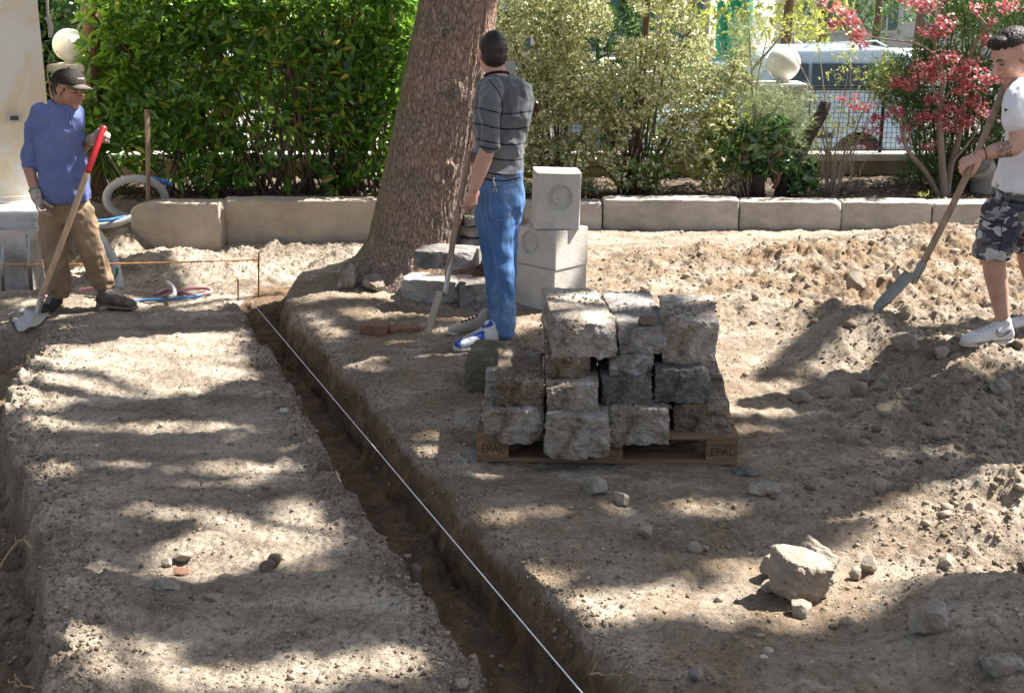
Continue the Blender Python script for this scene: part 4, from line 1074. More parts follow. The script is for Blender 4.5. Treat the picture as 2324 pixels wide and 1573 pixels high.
# ================================================================ ROOTS AND TWIGS IN THE SOIL
M_ROOTD = nmat('dark_root', [(.3, (.14, .08, .045)), (.7, (.26, .17, .10))], 20, 3, .8, .2, 90)
M_ROOT = nmat('pale_root', [(.3, (.30, .20, .11)), (.7, (.48, .36, .22))], 20, 3, .8, .2, 90)
def rootlet(pts, r, lb, nm='root', cat='root'):
    mb = MB()
    p = spline(pts, 24); p = p + np.stack([fbm(np.arange(24) * .4 + r * 999, np.zeros(24), 2) * .01] * 3, 1)
    mb.tube(p, np.linspace(r, r * .4, 24), 6)
    for k in (8, 14):
        d = np.array([rng.normal() * .04, rng.normal() * .03, .03]); mb.tube([p[k], p[k] + d * .6, p[k] + d], [r * .6, r * .4, r * .2], 5)
    mb.solo(nm, M_ROOT, lb, cat, None, True)
e1 = G(60, 1230, -.15); e2 = G(10, 1290, -.2)
rootlet([G(70, 1242, -.14), G(50, 1225, -.10), G(30, 1240, -.12), G(-10, 1300, -.2)], .006, 'pale root sticking out of the left trench side')
rootlet([G(80, 1560, -.2), G(40, 1555, -.16), G(20, 1540, -.14)], .005, 'pale root at the bottom left corner of the trench side')
rootlet([G(930, 1330, -.3), G(955, 1370, -.36), G(975, 1400, -.38), G(1010, 1425, -.4)], .004, 'thin root hanging into the trench from its left rim')
rootlet([G(1360, 1545, -.1), G(1340, 1530, -.04), G(1380, 1530, -.02), G(1420, 1535, 0)], .004, 'pale grass root at the right trench rim near the bottom')
rootlet([G(890, 1150, -.38), G(885, 1175, -.38), G(905, 1200, -.38)], .004, 'thin root on the trench floor')
rootlet([P(660, 610, 9.6), P(720, 640, 9.4), P(700, 655, 9.2)], .003, 'x') if False else None
rootlet([gl(505, 655, .05), gl(530, 640, .08), gl(570, 652, .04), gl(620, 668, .03)], .005, 'thin bent wire like root on the bright ground beside the pins')
rootlet([P(445, 660, 9.5), P(500, 640, 9.5), P(512, 668, 9.4)], .004, 'forked dry root in the dug slope')

# ================================================================ GRAVEL AND CRUMBS
def gravel(n, xr_, yr_, sfun, mat, name, seed, dens=.02, kmin=.004):
    r = np.random.default_rng(seed)
    bm = bmesh.new(); bmesh.ops.create_icosphere(bm, subdivisions=1, radius=1)
    T = np.array([v.co[:] for v in bm.verts]); bm.verts.index_update(); Ft = np.array([[v.index for v in f.verts] for f in bm.faces]); bm.free()
    # sample so that the density per picture area is even
    u = r.random(n); y = yr_[0] * (yr_[1] / yr_[0]) ** u
    x = r.uniform(-.44, .44, n) * y
    k = (x > xr_[0]) & (x < xr_[1]); x, y = x[k], y[k]
    z, cut, loose = ground_h(x, y)
    keep = (cut < .5) | (r.random(len(x)) < .4)
    keep &= (r.random(len(x)) < np.clip(dens + loose * .75 + 1.1 * vn2(x * 2.3, y * 2.3), .05, 1))
    x, y, z = x[keep], y[keep], z[keep]; m = len(x)
    s = sfun(r, m) * (.55 + .45 * np.clip(loose[keep], 0, 1))
    sc = s[:, None] * np.stack([r.uniform(.8, 1.4, m), r.uniform(.7, 1.2, m), r.uniform(.5, .85, m)], 1)
    a = r.uniform(0, 2 * np.pi, m); c, s_ = np.cos(a), np.sin(a)
    jit = 1 + r.uniform(-.25, .25, (m, len(T)))
    V = T[None] * jit[:, :, None] * sc[:, None, :]
    X = V[..., 0] * c[:, None] - V[..., 1] * s_[:, None]; Yv = V[..., 0] * s_[:, None] + V[..., 1] * c[:, None]
    V = np.stack([X + x[:, None], Yv + y[:, None], V[..., 2] + (z + sc[:, 2] * .35)[:, None]], -1).reshape(-1, 3)
    F = (Ft[None] + (np.arange(m) * len(T))[:, None, None]).reshape(-1, 3)
    me = mesh_from(name, V, F, mat, True); o = bpy.data.objects.new(name, me); COL.objects.link(o); o['kind'] = 'stuff'
    return o
def rim_crumbs():
    r = np.random.default_rng(77); m = 9000; k = r.integers(0, 3, m)
    y = 3.3 * (8.6 / 3.3) ** r.random(m)
    x = np.where(k == 0, np.interp(y, RY, RX) + np.abs(r.normal(0, .09, m)), np.where(k == 1, np.interp(y, LY, LX) - np.abs(r.normal(0, .10, m)), np.interp(y, XY, XX) + np.abs(r.normal(0, .13, m))))
    z = ground_h(x, y)[0]
    bm = bmesh.new(); bmesh.ops.create_icosphere(bm, subdivisions=1, radius=1); T = np.array([v.co[:] for v in bm.verts]); bm.verts.index_update(); Ft = np.array([[v.index for v in f.verts] for f in bm.faces]); bm.free()
    s = .0025 + .0075 * r.random(m) ** 5
    V = T[None] * (1 + r.uniform(-.45, .35, (m, len(T))))[:, :, None] * s[:, None, None] * r.uniform(.6, 1.3, (m, 1, 3)) + np.stack([x, y, z + s * .3], 1)[:, None, :]
    me = mesh_from('crumbled_rim_soil', V.reshape(-1, 3), (Ft[None] + (np.arange(m) * len(T))[:, None, None]).reshape(-1, 3), M_CLOD, True); o = bpy.data.objects.new('crumbled_rim_soil', me); COL.objects.link(o); o['kind'] = 'stuff'
def grain_mat(name, stops):
    m, N, L, b = new_mat(name); g = N.new('ShaderNodeNewGeometry'); r = ramp(N, stops); L.new(g.outputs['Random Per Island'], r.inputs[0])
    tc = N.new('ShaderNodeTexCoord'); n = N.new('ShaderNodeTexNoise'); n.inputs['Scale'].default_value = 90; n.inputs['Detail'].default_value = 5; L.new(tc.outputs['Object'], n.inputs[0])
    r2 = ramp(N, [(.3, (.6, .58, .55)), (.65, (1.15, 1.15, 1.15))]); L.new(n.outputs[0], r2.inputs[0])
    mx = N.new('ShaderNodeMix'); mx.data_type = 'RGBA'; mx.blend_type = 'MULTIPLY'; mx.inputs[0].default_value = 1; L.new(r.outputs[0], mx.inputs[6]); L.new(r2.outputs[0], mx.inputs[7])
    L.new(mx.outputs[2], b.inputs['Base Color']); b.inputs['Roughness'].default_value = .9; b.inputs['Specular IOR Level'].default_value = .2
    bp = N.new('ShaderNodeBump'); bp.inputs['Strength'].default_value = .5; bp.inputs['Distance'].default_value = .004; L.new(n.outputs[0], bp.inputs['Height']); L.new(bp.outputs[0], b.inputs['Normal'])
    return m
M_GRV = grain_mat('gravel', [(0, (.22, .175, .125)), (.4, (.33, .27, .20)), (.78, (.41, .35, .275)), (.95, (.52, .47, .40)), (1, (.64, .61, .56))])
M_CLOD = grain_mat('soil_crumbs', [(0, (.15, .11, .075)), (.5, (.27, .21, .15)), (1, (.36, .30, .225))])
def s_small(r, m): return .0032 + .0035 * r.random(m) ** 3 + .0018 * r.random(m)
def s_mid(r, m): return .005 + .014 * r.random(m) ** 4
def s_big(r, m): return .012 + .025 * r.random(m) ** 4
if not QUICK:
    gravel(int(18000), (-5, 5.5), (3.05, 11.4), lambda r, m: s_small(r, m) * .85, M_GRV, 'gravel', 21, .3)
    gravel(int(40000), (-5, 5.5), (3.05, 11.4), lambda r, m: s_mid(r, m) * .75, M_CLOD, 'soil_crumbs', 22, .15)
    rim_crumbs()
gravel(900, (-5, 5.5), (3.05, 11.4), lambda r, m: s_big(r, m) * .8, M_GRV, 'scattered_pebbles', 23)
gravel(1900, (.6, 5.5), (3.2, 11.3), lambda r, m: s_big(r, m) * 1.25, M_CLOD, 'soil_clods', 24)

# crumbs of soil lying on the stacked stones, and fine roots in the cut faces
r_ = np.random.default_rng(41); pts = []
for tv in TOPS[8:] + TOPS[:8:2]:
    c_ = tv[r_.integers(0, len(tv))]
    for _ in range(150):
        p = tv[r_.integers(0, len(tv))]
        if fbm(np.array([p[0] * 5]), np.array([p[1] * 5]), 2)[0] > -.02: pts.append(p + [r_.normal() * .008, r_.normal() * .008, .002])
bm = bmesh.new(); bmesh.ops.create_icosphere(bm, subdivisions=1, radius=1); T_ = np.array([v.co[:] for v in bm.verts]); bm.verts.index_update(); F_ = np.array([[v.index for v in f.verts] for f in bm.faces]); bm.free()
pts = np.array(pts); m = len(pts); V = T_[None] * (1 + r_.uniform(-.3, .3, (m, len(T_))))[:, :, None] * r_.uniform(.003, .009, m)[:, None, None] + pts[:, None, :]
me = mesh_from('soil_crumbs_on_stones', V.reshape(-1, 3), (F_[None] + (np.arange(m) * len(T_))[:, None, None]).reshape(-1, 3), M_CLOD, True); o = bpy.data.objects.new('soil_crumbs_on_stones', me); COL.objects.link(o); o['kind'] = 'stuff'
mb = MB()
for k in range(45):
    if k % 3: y = r_.uniform(3.4, 8.3); x = np.interp(y, RY, RX) - .04; sg = -1
    else: y = r_.uniform(3.4, 7.6); x = np.interp(y, XY, XX) - .05; sg = -1
    z = r_.uniform(-.20, -.06) if k % 3 else r_.uniform(-.4, -.2)
    p = np.array([x, y, z]); L2 = r_.uniform(.03, .09)
    mb.tube(spline([p, p + [sg * L2 * .5, r_.normal() * .03, r_.normal() * .02], p + [sg * L2 * .8, r_.normal() * .05, -abs(r_.normal()) * .05]], 6), np.linspace(.0018, .0007, 6), 4)
me = mesh_from('fine_roots', np.array(mb.V), mb.F, M_ROOTD, True); o = bpy.data.objects.new('fine_roots', me); COL.objects.link(o); o['kind'] = 'stuff'
# ================================================================ VEGETATION
M_LAUREL = leaf_mat('laurel_leaves', [(0, (.028, .08, .02)), (.35, (.06, .155, .028)), (.65, (.11, .235, .038)), (.93, (.24, .38, .055)), (.97, (.45, .43, .05)), (1, (.30, .18, .05))], .11, .45, (.36, .62, .05), .7)
M_STEM = nmat('shrub_stem', [(.3, (.07, .045, .03)), (.6, (.17, .11, .075)), (.8, (.26, .20, .14))], 6, 5, .85, .4, 60, (1, 1, .2))
M_STEMP = nmat('pale_stem', [(.3, (.22, .17, .12)), (.6, (.38, .31, .23)), (.8, (.48, .42, .34))], 6, 5, .8, .4, 60, (1, 1, .2))
M_STEM2 = nmat('maple_bark', [(.3, (.13, .10, .08)), (.6, (.25, .20, .16)), (.8, (.34, .28, .23))], 6, 5, .8, .4, 60, (1, 1, .2))
M_HOLLY = leaf_mat('variegated_glint_leaves', [(0, (.06, .10, .025)), (.27, (.17, .22, .06)), (.5, (.38, .41, .16)), (.72, (.68, .67, .40)), (1, (.88, .87, .72))], .12, .38, (.55, .52, .2), .7)  # cream variegation, with white sun glints painted into the palest leaf tones
M_PINE = leaf_mat('pale_needles', [(0, (.16, .22, .09)), (.6, (.28, .34, .17)), (1, (.42, .46, .28))], .5, .3, (.4, .45, .2))
M_THUJA = leaf_mat('conifer_sprays', [(0, (.03, .065, .022)), (.5, (.07, .14, .04)), (.85, (.10, .16, .05)), (1, (.26, .22, .05))], .5, .25, (.2, .35, .06))
M_MAPLE = leaf_mat('red_leaves', [(0, (.20, .03, .045)), (.5, (.38, .075, .10)), (.8, (.50, .16, .17)), (1, (.62, .34, .30))], .40, .45, (.70, .16, .16), .3)
M_LIME = leaf_mat('young_yellow_leaves', [(0, (.22, .28, .05)), (.5, (.40, .44, .10)), (1, (.55, .55, .22))], .4, .4, (.6, .62, .1))
M_IVY = leaf_mat('ivy_leaves', [(0, (.015, .045, .015)), (1, (.05, .12, .03))], .35, .2, (.1, .3, .03))
M_BIGL = leaf_mat('large_dark_leaves', [(0, (.02, .06, .02)), (.6, (.06, .13, .04)), (1, (.14, .22, .08))], .15, .2, (.2, .4, .05), .8)

def whorls(tips, axes, nleaf, L0, L1, asp, spread=(.5, 1.3), droop=.15):
    pos, dirs, ups, LL = [], [], [], []
    n = len(tips)
    for k in range(nleaf):
        a = rng.uniform(0, 2 * np.pi, n); sp = rng.uniform(spread[0], spread[1], n)
        ref = np.cross(axes, np.tile([0.3, .2, 1.0], (n, 1))); ref /= np.linalg.norm(ref, axis=1)[:, None]
        r2 = np.cross(axes, ref)
        d = axes * np.cos(sp)[:, None] + (ref * np.cos(a)[:, None] + r2 * np.sin(a)[:, None]) * np.sin(sp)[:, None]
        d[:, 2] -= droop
        pos.append(tips - axes * rng.uniform(0, .05, n)[:, None] + d * .01); dirs.append(d)
        ups.append(axes + rng.normal(size=(n, 3)) * .25); LL.append(rng.uniform(L0, L1, n))
    pos = np.concatenate(pos); dirs = np.concatenate(dirs); ups = np.concatenate(ups); LL = np.concatenate(LL)
    return leaf_cloud(pos, dirs, ups, LL, LL * asp, 'broad')

def hedge_volume(n, x0, x1, ytop, ybot_fn, Y0, Y1, dens_fn=None, edge=None):
    """points inside a screen-aligned outline but with true depth"""
    out = []
    while len(out) < n:
        px = rng.uniform(x0, x1); py = rng.uniform(ytop, 470)
        if py > ybot_fn(px): continue
        if dens_fn and rng.random() > dens_fn(px, py): continue
        Y = Y0 + (Y1 - Y0) * rng.random() ** 1.4
        p = P(px, py, Y)
        if p[2] > 2.5: continue
        out.append(p)
    return np.array(out)
# ---- laurel hedge, left
def lb(px): return np.interp(px, [190, 240, 260, 330, 420, 500, 560, 640, 760, 850, 900, 945], [300, 395, 330, 395, 415, 440, 400, 415, 440, 440, 445, 445]) + 18 * math.sin(px * .07)
def ld(px, py):
    d = 1.0
    if py > 250: d = np.interp(py, [250, 330, 445], [.75, .46, .38])
    d *= .35 + .65 * (fbm(np.array([px * .016]), np.array([py * .016 + 5]), 3)[0] > -.12)
    if 560 < px < 760 and 120 < py < 420: d *= .6
    return d
LX_, RX_ = P(230, 300, 12)[0], P(900, 300, 12)[0]
LAU = thing('laurel_hedge', (P(560, 430, 12)[0], 12.1, .2), 'tall glossy green laurel hedge left of the leaning tree', 'hedge')
tips = hedge_volume(2400, 188, 948, -60, lb, 11.72, 12.75, ld)
tips = np.vstack([tips, np.stack([rng.uniform(-3.4, -.9, 160), rng.uniform(11.85, 12.8, 160), rng.uniform(2.0, 2.3, 160)], 1)])
ax = rand_dirs(len(tips)); ax[:, 2] = np.abs(ax[:, 2]) * .7 + .35; ax[:, 1] -= .35; ax /= np.linalg.norm(ax, axis=1)[:, None]
V, F = whorls(tips, ax, 7, .065, .16, .40)
part('foliage', V, F, M_LAUREL, LAU)
mb = MB()
for k in range(150):
    bx_ = rng.uniform(LX_ + .3, RX_ + .35) if k > 60 else rng.normal(P(690, 440, 12)[0], .35)
    b0 = np.array([bx_, rng.uniform(11.85, 12.5), .15]); t = tips[rng.integers(len(tips))]
    if abs(t[0] - b0[0]) > 1.1: t = np.array([b0[0] + rng.normal() * .5, b0[1] + rng.normal() * .2, 2.2])
    m1 = b0 * .6 + t * .4 + np.array([rng.normal() * .06, rng.normal() * .06, .12])
    mb.tube(spline([b0, m1, t], 7), np.linspace(rng.uniform(.007, .018), .003, 7), 5)
mb.part('stem', M_STEM, LAU, True)
# trailing twig by the neck of the man in the cap
tw = thing('twig', P(122, 224, 11.2), 'thin bare twig with a few narrow leaves in front of the cream wall', 'twig')
mb = MB(); A = [P(123, 240, 11.2), P(118, 222, 11.2), P(112, 200, 11.2), P(120, 178, 11.2), P(133, 160, 11.2)]
mb.tube(spline(A, 14), np.linspace(.007, .003, 14), 6); mb.tube(spline([P(117, 221, 11.2), P(98, 208, 11.2), P(83, 192, 11.2), P(74, 205, 11.2)], 10), np.linspace(.005, .002, 10), 6)
mb.tube(spline([P(113, 196, 11.2), P(107, 168, 11.2), P(110, 145, 11.2), P(118, 130, 11.2)], 10), np.linspace(.004, .002, 10), 6)
mb.part('branch', M_STEM, tw, True)
lp = [(74, 205, -.2, -1, .10), (76, 203, .2, -1, .09), (112, 182, -.8, -.7, .12), (116, 148, .2, -1, .12), (118, 130, .6, .6, .07), (118, 130, -.3, .8, .06), (113, 175, .7, .5, .05), (122, 176, .6, -.6, .08)]
pos = np.array([P(a, b, 11.2) for a, b, *_ in lp]); dr = np.array([[c, -.1, d] for _, _, c, d, _ in lp]); up = np.tile([.2, -1, .3], (len(lp), 1)).astype(float)
V, F = leaf_cloud(pos, dr, up, np.array([e[4] for e in lp]), np.array([e[4] * .16 for e in lp])); part('foliage', V, F, M_BIGL, tw)

# ---- shrub helper with fine leaves round branch points
def shrub(name, label, cat, base, tips, mat, L0, L1, asp, nl, stem_n, stem_r, stem_mat, mode='whorl', group=None, spread=(.4, 1.4)):
    t = thing(name, base, label, cat, group)
    ax = rand_dirs(len(tips)); ax[:, 2] += .3; ax /= np.linalg.norm(ax, axis=1)[:, None]
    V, F = whorls(tips, ax, nl, L0, L1, asp, spread, .05); part('foliage', V, F, mat, t)
    mb = MB()
    for k in range(stem_n):
        q = tips[rng.integers(len(tips))]
        b0 = np.array(base) + [rng.normal() * .06, rng.normal() * .05, 0]
        m1 = b0 + (q - b0) * .45 + np.array([0, 0, .18])
        mb.tube(spline([b0, m1, q], 9), np.linspace(stem_r * rng.uniform(.5, 1), stem_r * .15, 9), 6)
    mb.part('stem', stem_mat, t, True)
    return t
def vol(n, cx, cy, rx, ry, Y, dy, clump=0.0, seed=0):
    out = []
    while len(out) < n:
        u = rng.normal() * .5; v = rng.normal() * .5
        if u * u + v * v > 1: continue
        px, py = cx + u * rx, cy + v * ry
        if clump and fbm(np.array([px * .02 + seed]), np.array([py * .02]), 3)[0] < clump: continue
        out.append(P(px, py, Y + rng.uniform(-dy, dy)))
    return np.array(out)
def boxvol(n, x0, x1, y0, y1, Y, dy, clump=-9, fq=.018, seed=0, edge=None):
    out = []
    while len(out) < n:
        px, py = rng.uniform(x0, x1), rng.uniform(y0, y1)
        if edge and not edge(px, py): continue
        if fbm(np.array([px * fq + seed]), np.array([py * fq]), 3)[0] < clump: continue
        out.append(P(px, py, Y + rng.uniform(-dy, dy)))
    return np.array(out)
# variegated shrubs right of the tree
e1 = lambda px, py: px > 1120 and (px < 1360 - (py - 200) * .02 + 30 * math.sin(py * .03))
tp = boxvol(2900, 1080, 1390, -60, 435, 12.2, .45, -.30, .02, 2, e1)
shrub('variegated_shrub', 'pale variegated small leaved shrub just right of the man in stripes', 'shrub', P(1260, 440, 12.2), tp, M_HOLLY, .032, .058, .42, 8, 30, .016, M_STEM, group='variegated shrubs behind the kerb')
e2 = lambda px, py: abs(px - 1480) < 205 - 40 * math.cos(py * .02) + 18 * math.sin(py * .05)
tp = boxvol(3100, 1290, 1700, -60, 428, 12.15, .5, -.10, .017, 9, e2)
t_ = shrub('variegated_shrub', 'larger variegated shrub with a dark upright trunk, left of the white globe by the van', 'shrub', P(1440, 445, 12.2), tp, M_HOLLY, .032, .058, .42, 8, 46, .018, M_STEM, group='variegated shrubs behind the kerb')
mb = MB(); mb.tube(spline([P(1440, 448, 12.2), P(1437, 350, 12.2), P(1446, 250, 12.2), P(1462, 120, 12.2), P(1470, -20, 12.2)], 20), np.linspace(.055, .03, 20), 12); mb.part('trunk', M_STEM, t_, True)
# low dark leaves among the stems there
tp = boxvol(60, 1430, 1530, 330, 420, 12.0, .25); shrub('seedling_shrub', 'low green laurel seedlings under the variegated shrub', 'shrub', P(1480, 440, 12.0), tp, M_LAUREL, .05, .09, .3, 6, 10, .006, M_STEM)
# yellow green bush to the right of it
tp = boxvol(480, 1570, 1700, 230, 400, 12.0, .2, -.05, .03, 4); shrub('yellow_bush', 'low yellowish green bush on thin pale stems left of the globe pillar', 'shrub', P(1690, 445, 12.0), tp, M_LIME, .025, .04, .4, 8, 22, .012, M_STEMP)
# young pine, pale needles
def needles(tips, n, L, mat, par, nm='needles', w=.0022):
    m = len(tips) * n; pos = np.repeat(tips, n, 0); d = rand_dirs(m); d[:, 2] = d[:, 2] * .8 + .35
    pos = pos + rng.normal(size=(m, 3)) * .03
    up = rand_dirs(m); V, F = leaf_cloud(pos, d, up, rng.uniform(L * .7, L * 1.2, m), np.full(m, w * 2), 'simple'); return part(nm, V, F, mat, par)
PN = thing('young_pine', P(1720, 440, 12.1), 'thin young pine with pale feathery needles in front of the globe pillar', 'tree')
tp = np.vstack([boxvol(120, 1640, 1730, 40, 330, 12.2, .3), boxvol(120, 1690, 1840, 200, 330, 12.15, .3), boxvol(60, 1730, 1840, 330, 400, 12.1, .25)])
needles(tp, 34, .10, M_PINE, PN)
mb = MB()
for A in ([(1690, 448), (1712, 330), (1706, 180), (1700, 60), (1690, -10)], [(1706, 448), (1702, 380), (1716, 300), (1716, 200), (1740, 90)], [(1730, 440), (1728, 360), (1722, 280), (1755, 190)], [(1716, 300), (1760, 250), (1780, 220)], [(1712, 200), (1660, 150), (1650, 110)], [(1706, 160), (1750, 110), (1790, 60)]):
    mb.tube(spline([P(x, y, 12.1) for x, y in A], 14), np.linspace(.014, .005, 14), 7)
mb.part('trunk', M_STEMP, PN, True)
# broad dark leaves low by the pillar
tp = boxvol(110, 1625, 1790, 275, 400, 11.95, .2); shrub('broadleaf_shrub', 'low shrub with large dark glossy leaves below the young pine', 'shrub', P(1660, 448, 11.95), tp, M_BIGL, .08, .15, .4, 6, 14, .010, M_STEMP)
tp = boxvol(46, 1790, 1850, 370, 430, 11.85, .12); shrub('broadleaf_shrub', 'small clump of large leaves at the foot of the leaning dark post', 'shrub', P(1815, 448, 11.85), tp, M_BIGL, .07, .13, .42, 6, 8, .008, M_STEM)
# young yellow shrub before the van
YL = thing('yellow_leaved_shrub', P(1880, 440, 12.2), 'airy shrub with tiny yellow green leaves in front of the pale blue van', 'shrub')
cl = [(1925, 160, 60, 26), (1990, 190, 50, 36), (1860, 235, 40, 20), (2010, 130, 30, 26), (1900, 270, 36, 30), (1940, 300, 40, 40), (1880, 330, 40, 40), (1830, 300, 30, 30), (1960, 240, 40, 20), (1930, 115, 50, 20), (2040, 170, 30, 30), (1850, 60, 60, 50), (1760, 50, 60, 40)]
tp = np.vstack([vol(int(c[2] * c[3] / 55) + 3, c[0], c[1], c[2] * 1.2, c[3] * 1.2, 12.2, .15) for c in cl])
ax = rand_dirs(len(tp)); V, F = whorls(tp, ax, 5, .022, .042, .42); part('foliage', V, F, M_LIME, YL)
mb = MB()
for c in cl:
    q = P(c[0], c[1], 12.2); b0 = P(1885 + rng.normal() * 12, 446, 12.2); mb.tube(spline([b0, b0 * .5 + q * .5 + [rng.normal() * .06, 0, .1], q], 10), np.linspace(.009, .003, 10), 6)
for k in range(16):
    b0 = P(1890 + rng.normal() * 22, 446, 12.1); mb.tube(spline([b0, b0 + [rng.normal() * .05, 0, .3], b0 + [rng.normal() * .12, 0, .55]], 6), np.linspace(.006, .002, 6), 5)
mb.part('stem', M_STEMP, YL, True)
# posts
M_DARKW = nmat('dark_rotten_wood', [(.3, (.03, .026, .02)), (.6, (.08, .065, .05)), (.8, (.13, .105, .08))], 5, 7, .9, .7, 50, (6, 6, 1), fine=.3)
mb = MB(); mb.tube([P(1772, 448, 11.95), P(1795, 390, 12.0), P(1835, 310, 12.05), P(1868, 252, 12.1), P(1876, 232, 12.1)], [.075, .07, .062, .058, .05], 12); mb.solo('leaning_post', M_DARKW, 'thick dark wooden post leaning to the right in front of the van', 'post', None, True)
mb = MB(); mb.tube([P(1720, 446, 11.9), P(1722, 400, 11.9), P(1720, 385, 11.95)], [.065, .06, .05], 12); mb.solo('stump', M_DARKW, 'short dark wooden stump below the globe pillar', 'stump', None, True)
mb = MB(); mb.tube([P(1676, 446, 11.95), P(1690, 400, 12.0), P(1702, 352, 12)], [.03, .026, .02], 10)
mb.tube(spline([P(1755, 430, 11.8), P(1768, 400, 11.8), P(1748, 375, 11.8), P(1775, 345, 11.8)], 10), [.02] * 10, 8); mb.solo('dead_branch', nmat('reddish_twig', [(.3, (.13, .06, .04)), (.7, (.24, .13, .09))], 10, 4, .9, .3, 60), 'gnarled reddish dead branch at the foot of the young pine', 'branch', None, True)

# ---- conifer hedge at the right, behind the maple
e3 = lambda px, py: px > 2040 + 60 * math.sin(py * .02 + 1) + (40 if py < 130 else 0) - (20 if py > 250 else 0)
tp = boxvol(2600, 1930, 2480, -60, 415, 12.55, .3, -.22, .02, 5, e3)
CF = thing('conifer_hedge', P(2220, 430, 12.6), 'dark green feathery conifer shrub behind the red maple', 'shrub')
m = len(tp) * 16; pos = np.repeat(tp, 16, 0) + rng.normal(size=(len(tp) * 16, 3)) * .045; d = rand_dirs(m); d[:, 2] = np.abs(d[:, 2]) * .9 + .3
V, F = leaf_cloud(pos, d, rand_dirs(m), rng.uniform(.035, .075, m), np.full(m, .013), 'simple'); part('foliage', V, F, M_THUJA, CF)
mb = MB()
for k in range(40):
    b0 = np.array([rng.uniform(P(2080, 430, 12.6)[0], P(2420, 430, 12.6)[0]), 12.6 + rng.normal() * .1, .15]); mb.tube(spline([b0, b0 + [rng.normal() * .1, 0, 1], b0 + [rng.normal() * .2, 0, 2]], 6), np.linspace(.012, .004, 6), 5)
mb.part('stem', M_STEM, CF, True)

# ---- red maple
MP = thing('red_maple', P(2140, 448, 12.0), 'small red leaved maple with several curved stems behind the kerb', 'tree')
mb = MB()
def br(pts, r0, r1, Y=12.0): mb.tube(spline([P(x, y, Y + dy) for x, y, dy in pts], 16), np.linspace(r0, r1, 16), 9)
br([(2142, 450, 0), (2140, 400, 0), (2134, 300, 0), (2134, 230, 0), (2140, 170, 0), (2120, 120, -.1)], .042, .014)
br([(2148, 448, 0), (2158, 380, .05), (2180, 300, .1), (2186, 240, .1), (2190, 190, .1)], .036, .012)
br([(2130, 446, 0), (2100, 390, 0), (2062, 345, -.05), (2048, 300, -.05), (2040, 270, -.05), (2010, 240, -.1)], .03, .009)
br([(2056, 330, 0), (2066, 296, 0), (2044, 265, 0)], .014, .006)
br([(2134, 250, 0), (2110, 180, 0), (2090, 150, 0)], .016, .006)
br([(2136, 230, 0), (2170, 200, 0), (2230, 175, 0)], .012, .005)
br([(2160, 370, 0), (2215, 300, 0), (2225, 250, 0)], .012, .005)
br([(2118, 200, .1), (2122, 110, .1), (2130, 40, .1), (2140, -30, .1)], .016, .008)
br([(2122, 125, .1), (2080, 100, 0), (2010, 90, 0), (1950, 80, 0)], .009, .005)
br([(2180, 220, .1), (2200, 130, .1), (2240, 60, .1), (2290, -10, .1)], .022, .009)
br([(2240, 60, .1), (2210, 20, .1), (2200, -30, .1)], .012, .006)
mb.part('trunk', M_STEM2, MP, True)
mc = [(2150, 130, 42, 20), (2200, 150, 40, 18), (2100, 150, 40, 20), (2230, 180, 30, 16), (2110, 175, 50, 16), (2180, 172, 40, 22), (2060, 195, 36, 16), (2040, 185, 26, 12), (2210, 200, 40, 14), (2250, 175, 22, 18),
      (2175, 210, 22, 10), (2115, 225, 24, 12), (2160, 245, 30, 14), (2215, 235, 30, 18), (2235, 260, 24, 14), (2120, 265, 40, 14), (2150, 290, 30, 12), (2090, 270, 26, 12), (2190, 280, 30, 22),
      (1990, 268, 40, 10), (1955, 245, 40, 12), (2030, 255, 34, 12), (1925, 225, 30, 12), (1985, 300, 34, 10), (1970, 330, 24, 10), (2060, 290, 20, 8), (2110, 330, 24, 10), (2050, 320, 18, 8),
      (2100, 10, 50, 20), (2145, 50, 34, 20), (2220, 18, 30, 12), (2290, 15, 36, 18), (2060, 0, 30, 12), (2120, 75, 40, 18), (2240, 90, 20, 14), (1900, 20, 22, 16), (1930, 45, 30, 24), (1945, 80, 28, 26), (1890, 60, 24, 14), (1960, 100, 18, 14), (2250, 50, 20, 10), (1870, 5, 14, 8)]
star = []
for k in range(7):
    a = R(-110 + k * 220 / 6); l_ = [.45, .75, .95, 1.0, .95, .75, .45][k]; star.append((math.cos(a) * l_, math.sin(a) * l_))
tips_m = np.vstack([vol(int(c[2] * c[3] / 13) + 4, c[0], c[1], c[2] * .9, c[3] * 1.0, 11.95, .10) for c in mc])
T = [(0, 0, 0)]
for (x, y) in star: T.append((x, y, -.12 * (x * x + y * y)))
T = np.array(T); Vm, Fm = [], []
for q in tips_m:
    for k in range(2):
        p = q + rng.normal(size=3) * .018; nrm = unit(np.array([.5, -.5, 1.0]) + rng.normal(size=3) * .55); a = unit(np.cross(nrm, rng.normal(size=3))); b_ = np.cross(nrm, a); s_ = rng.uniform(.018, .036)
        base = len(Vm)
        pts = [p]
        for i in range(7):
            c_ = p + s_ * (T[i + 1][0] * a + T[i + 1][1] * b_ + T[i + 1][2] * nrm); pts.append(c_)
        idx0 = len(Vm); Vm.append(pts[0])
        for i in range(7):
            d_ = unit(pts[i + 1] - p); sd_ = np.cross(nrm, d_) * s_ * .14; mid = p * .45 + pts[i + 1] * .55
            Vm += [mid + sd_, pts[i + 1], mid - sd_]; j = idx0 + 1 + 3 * i; Fm.append((idx0, j, j + 1)); Fm.append((idx0, j + 1, j + 2))
part('foliage', np.array(Vm), np.array(Fm), M_MAPLE, MP)

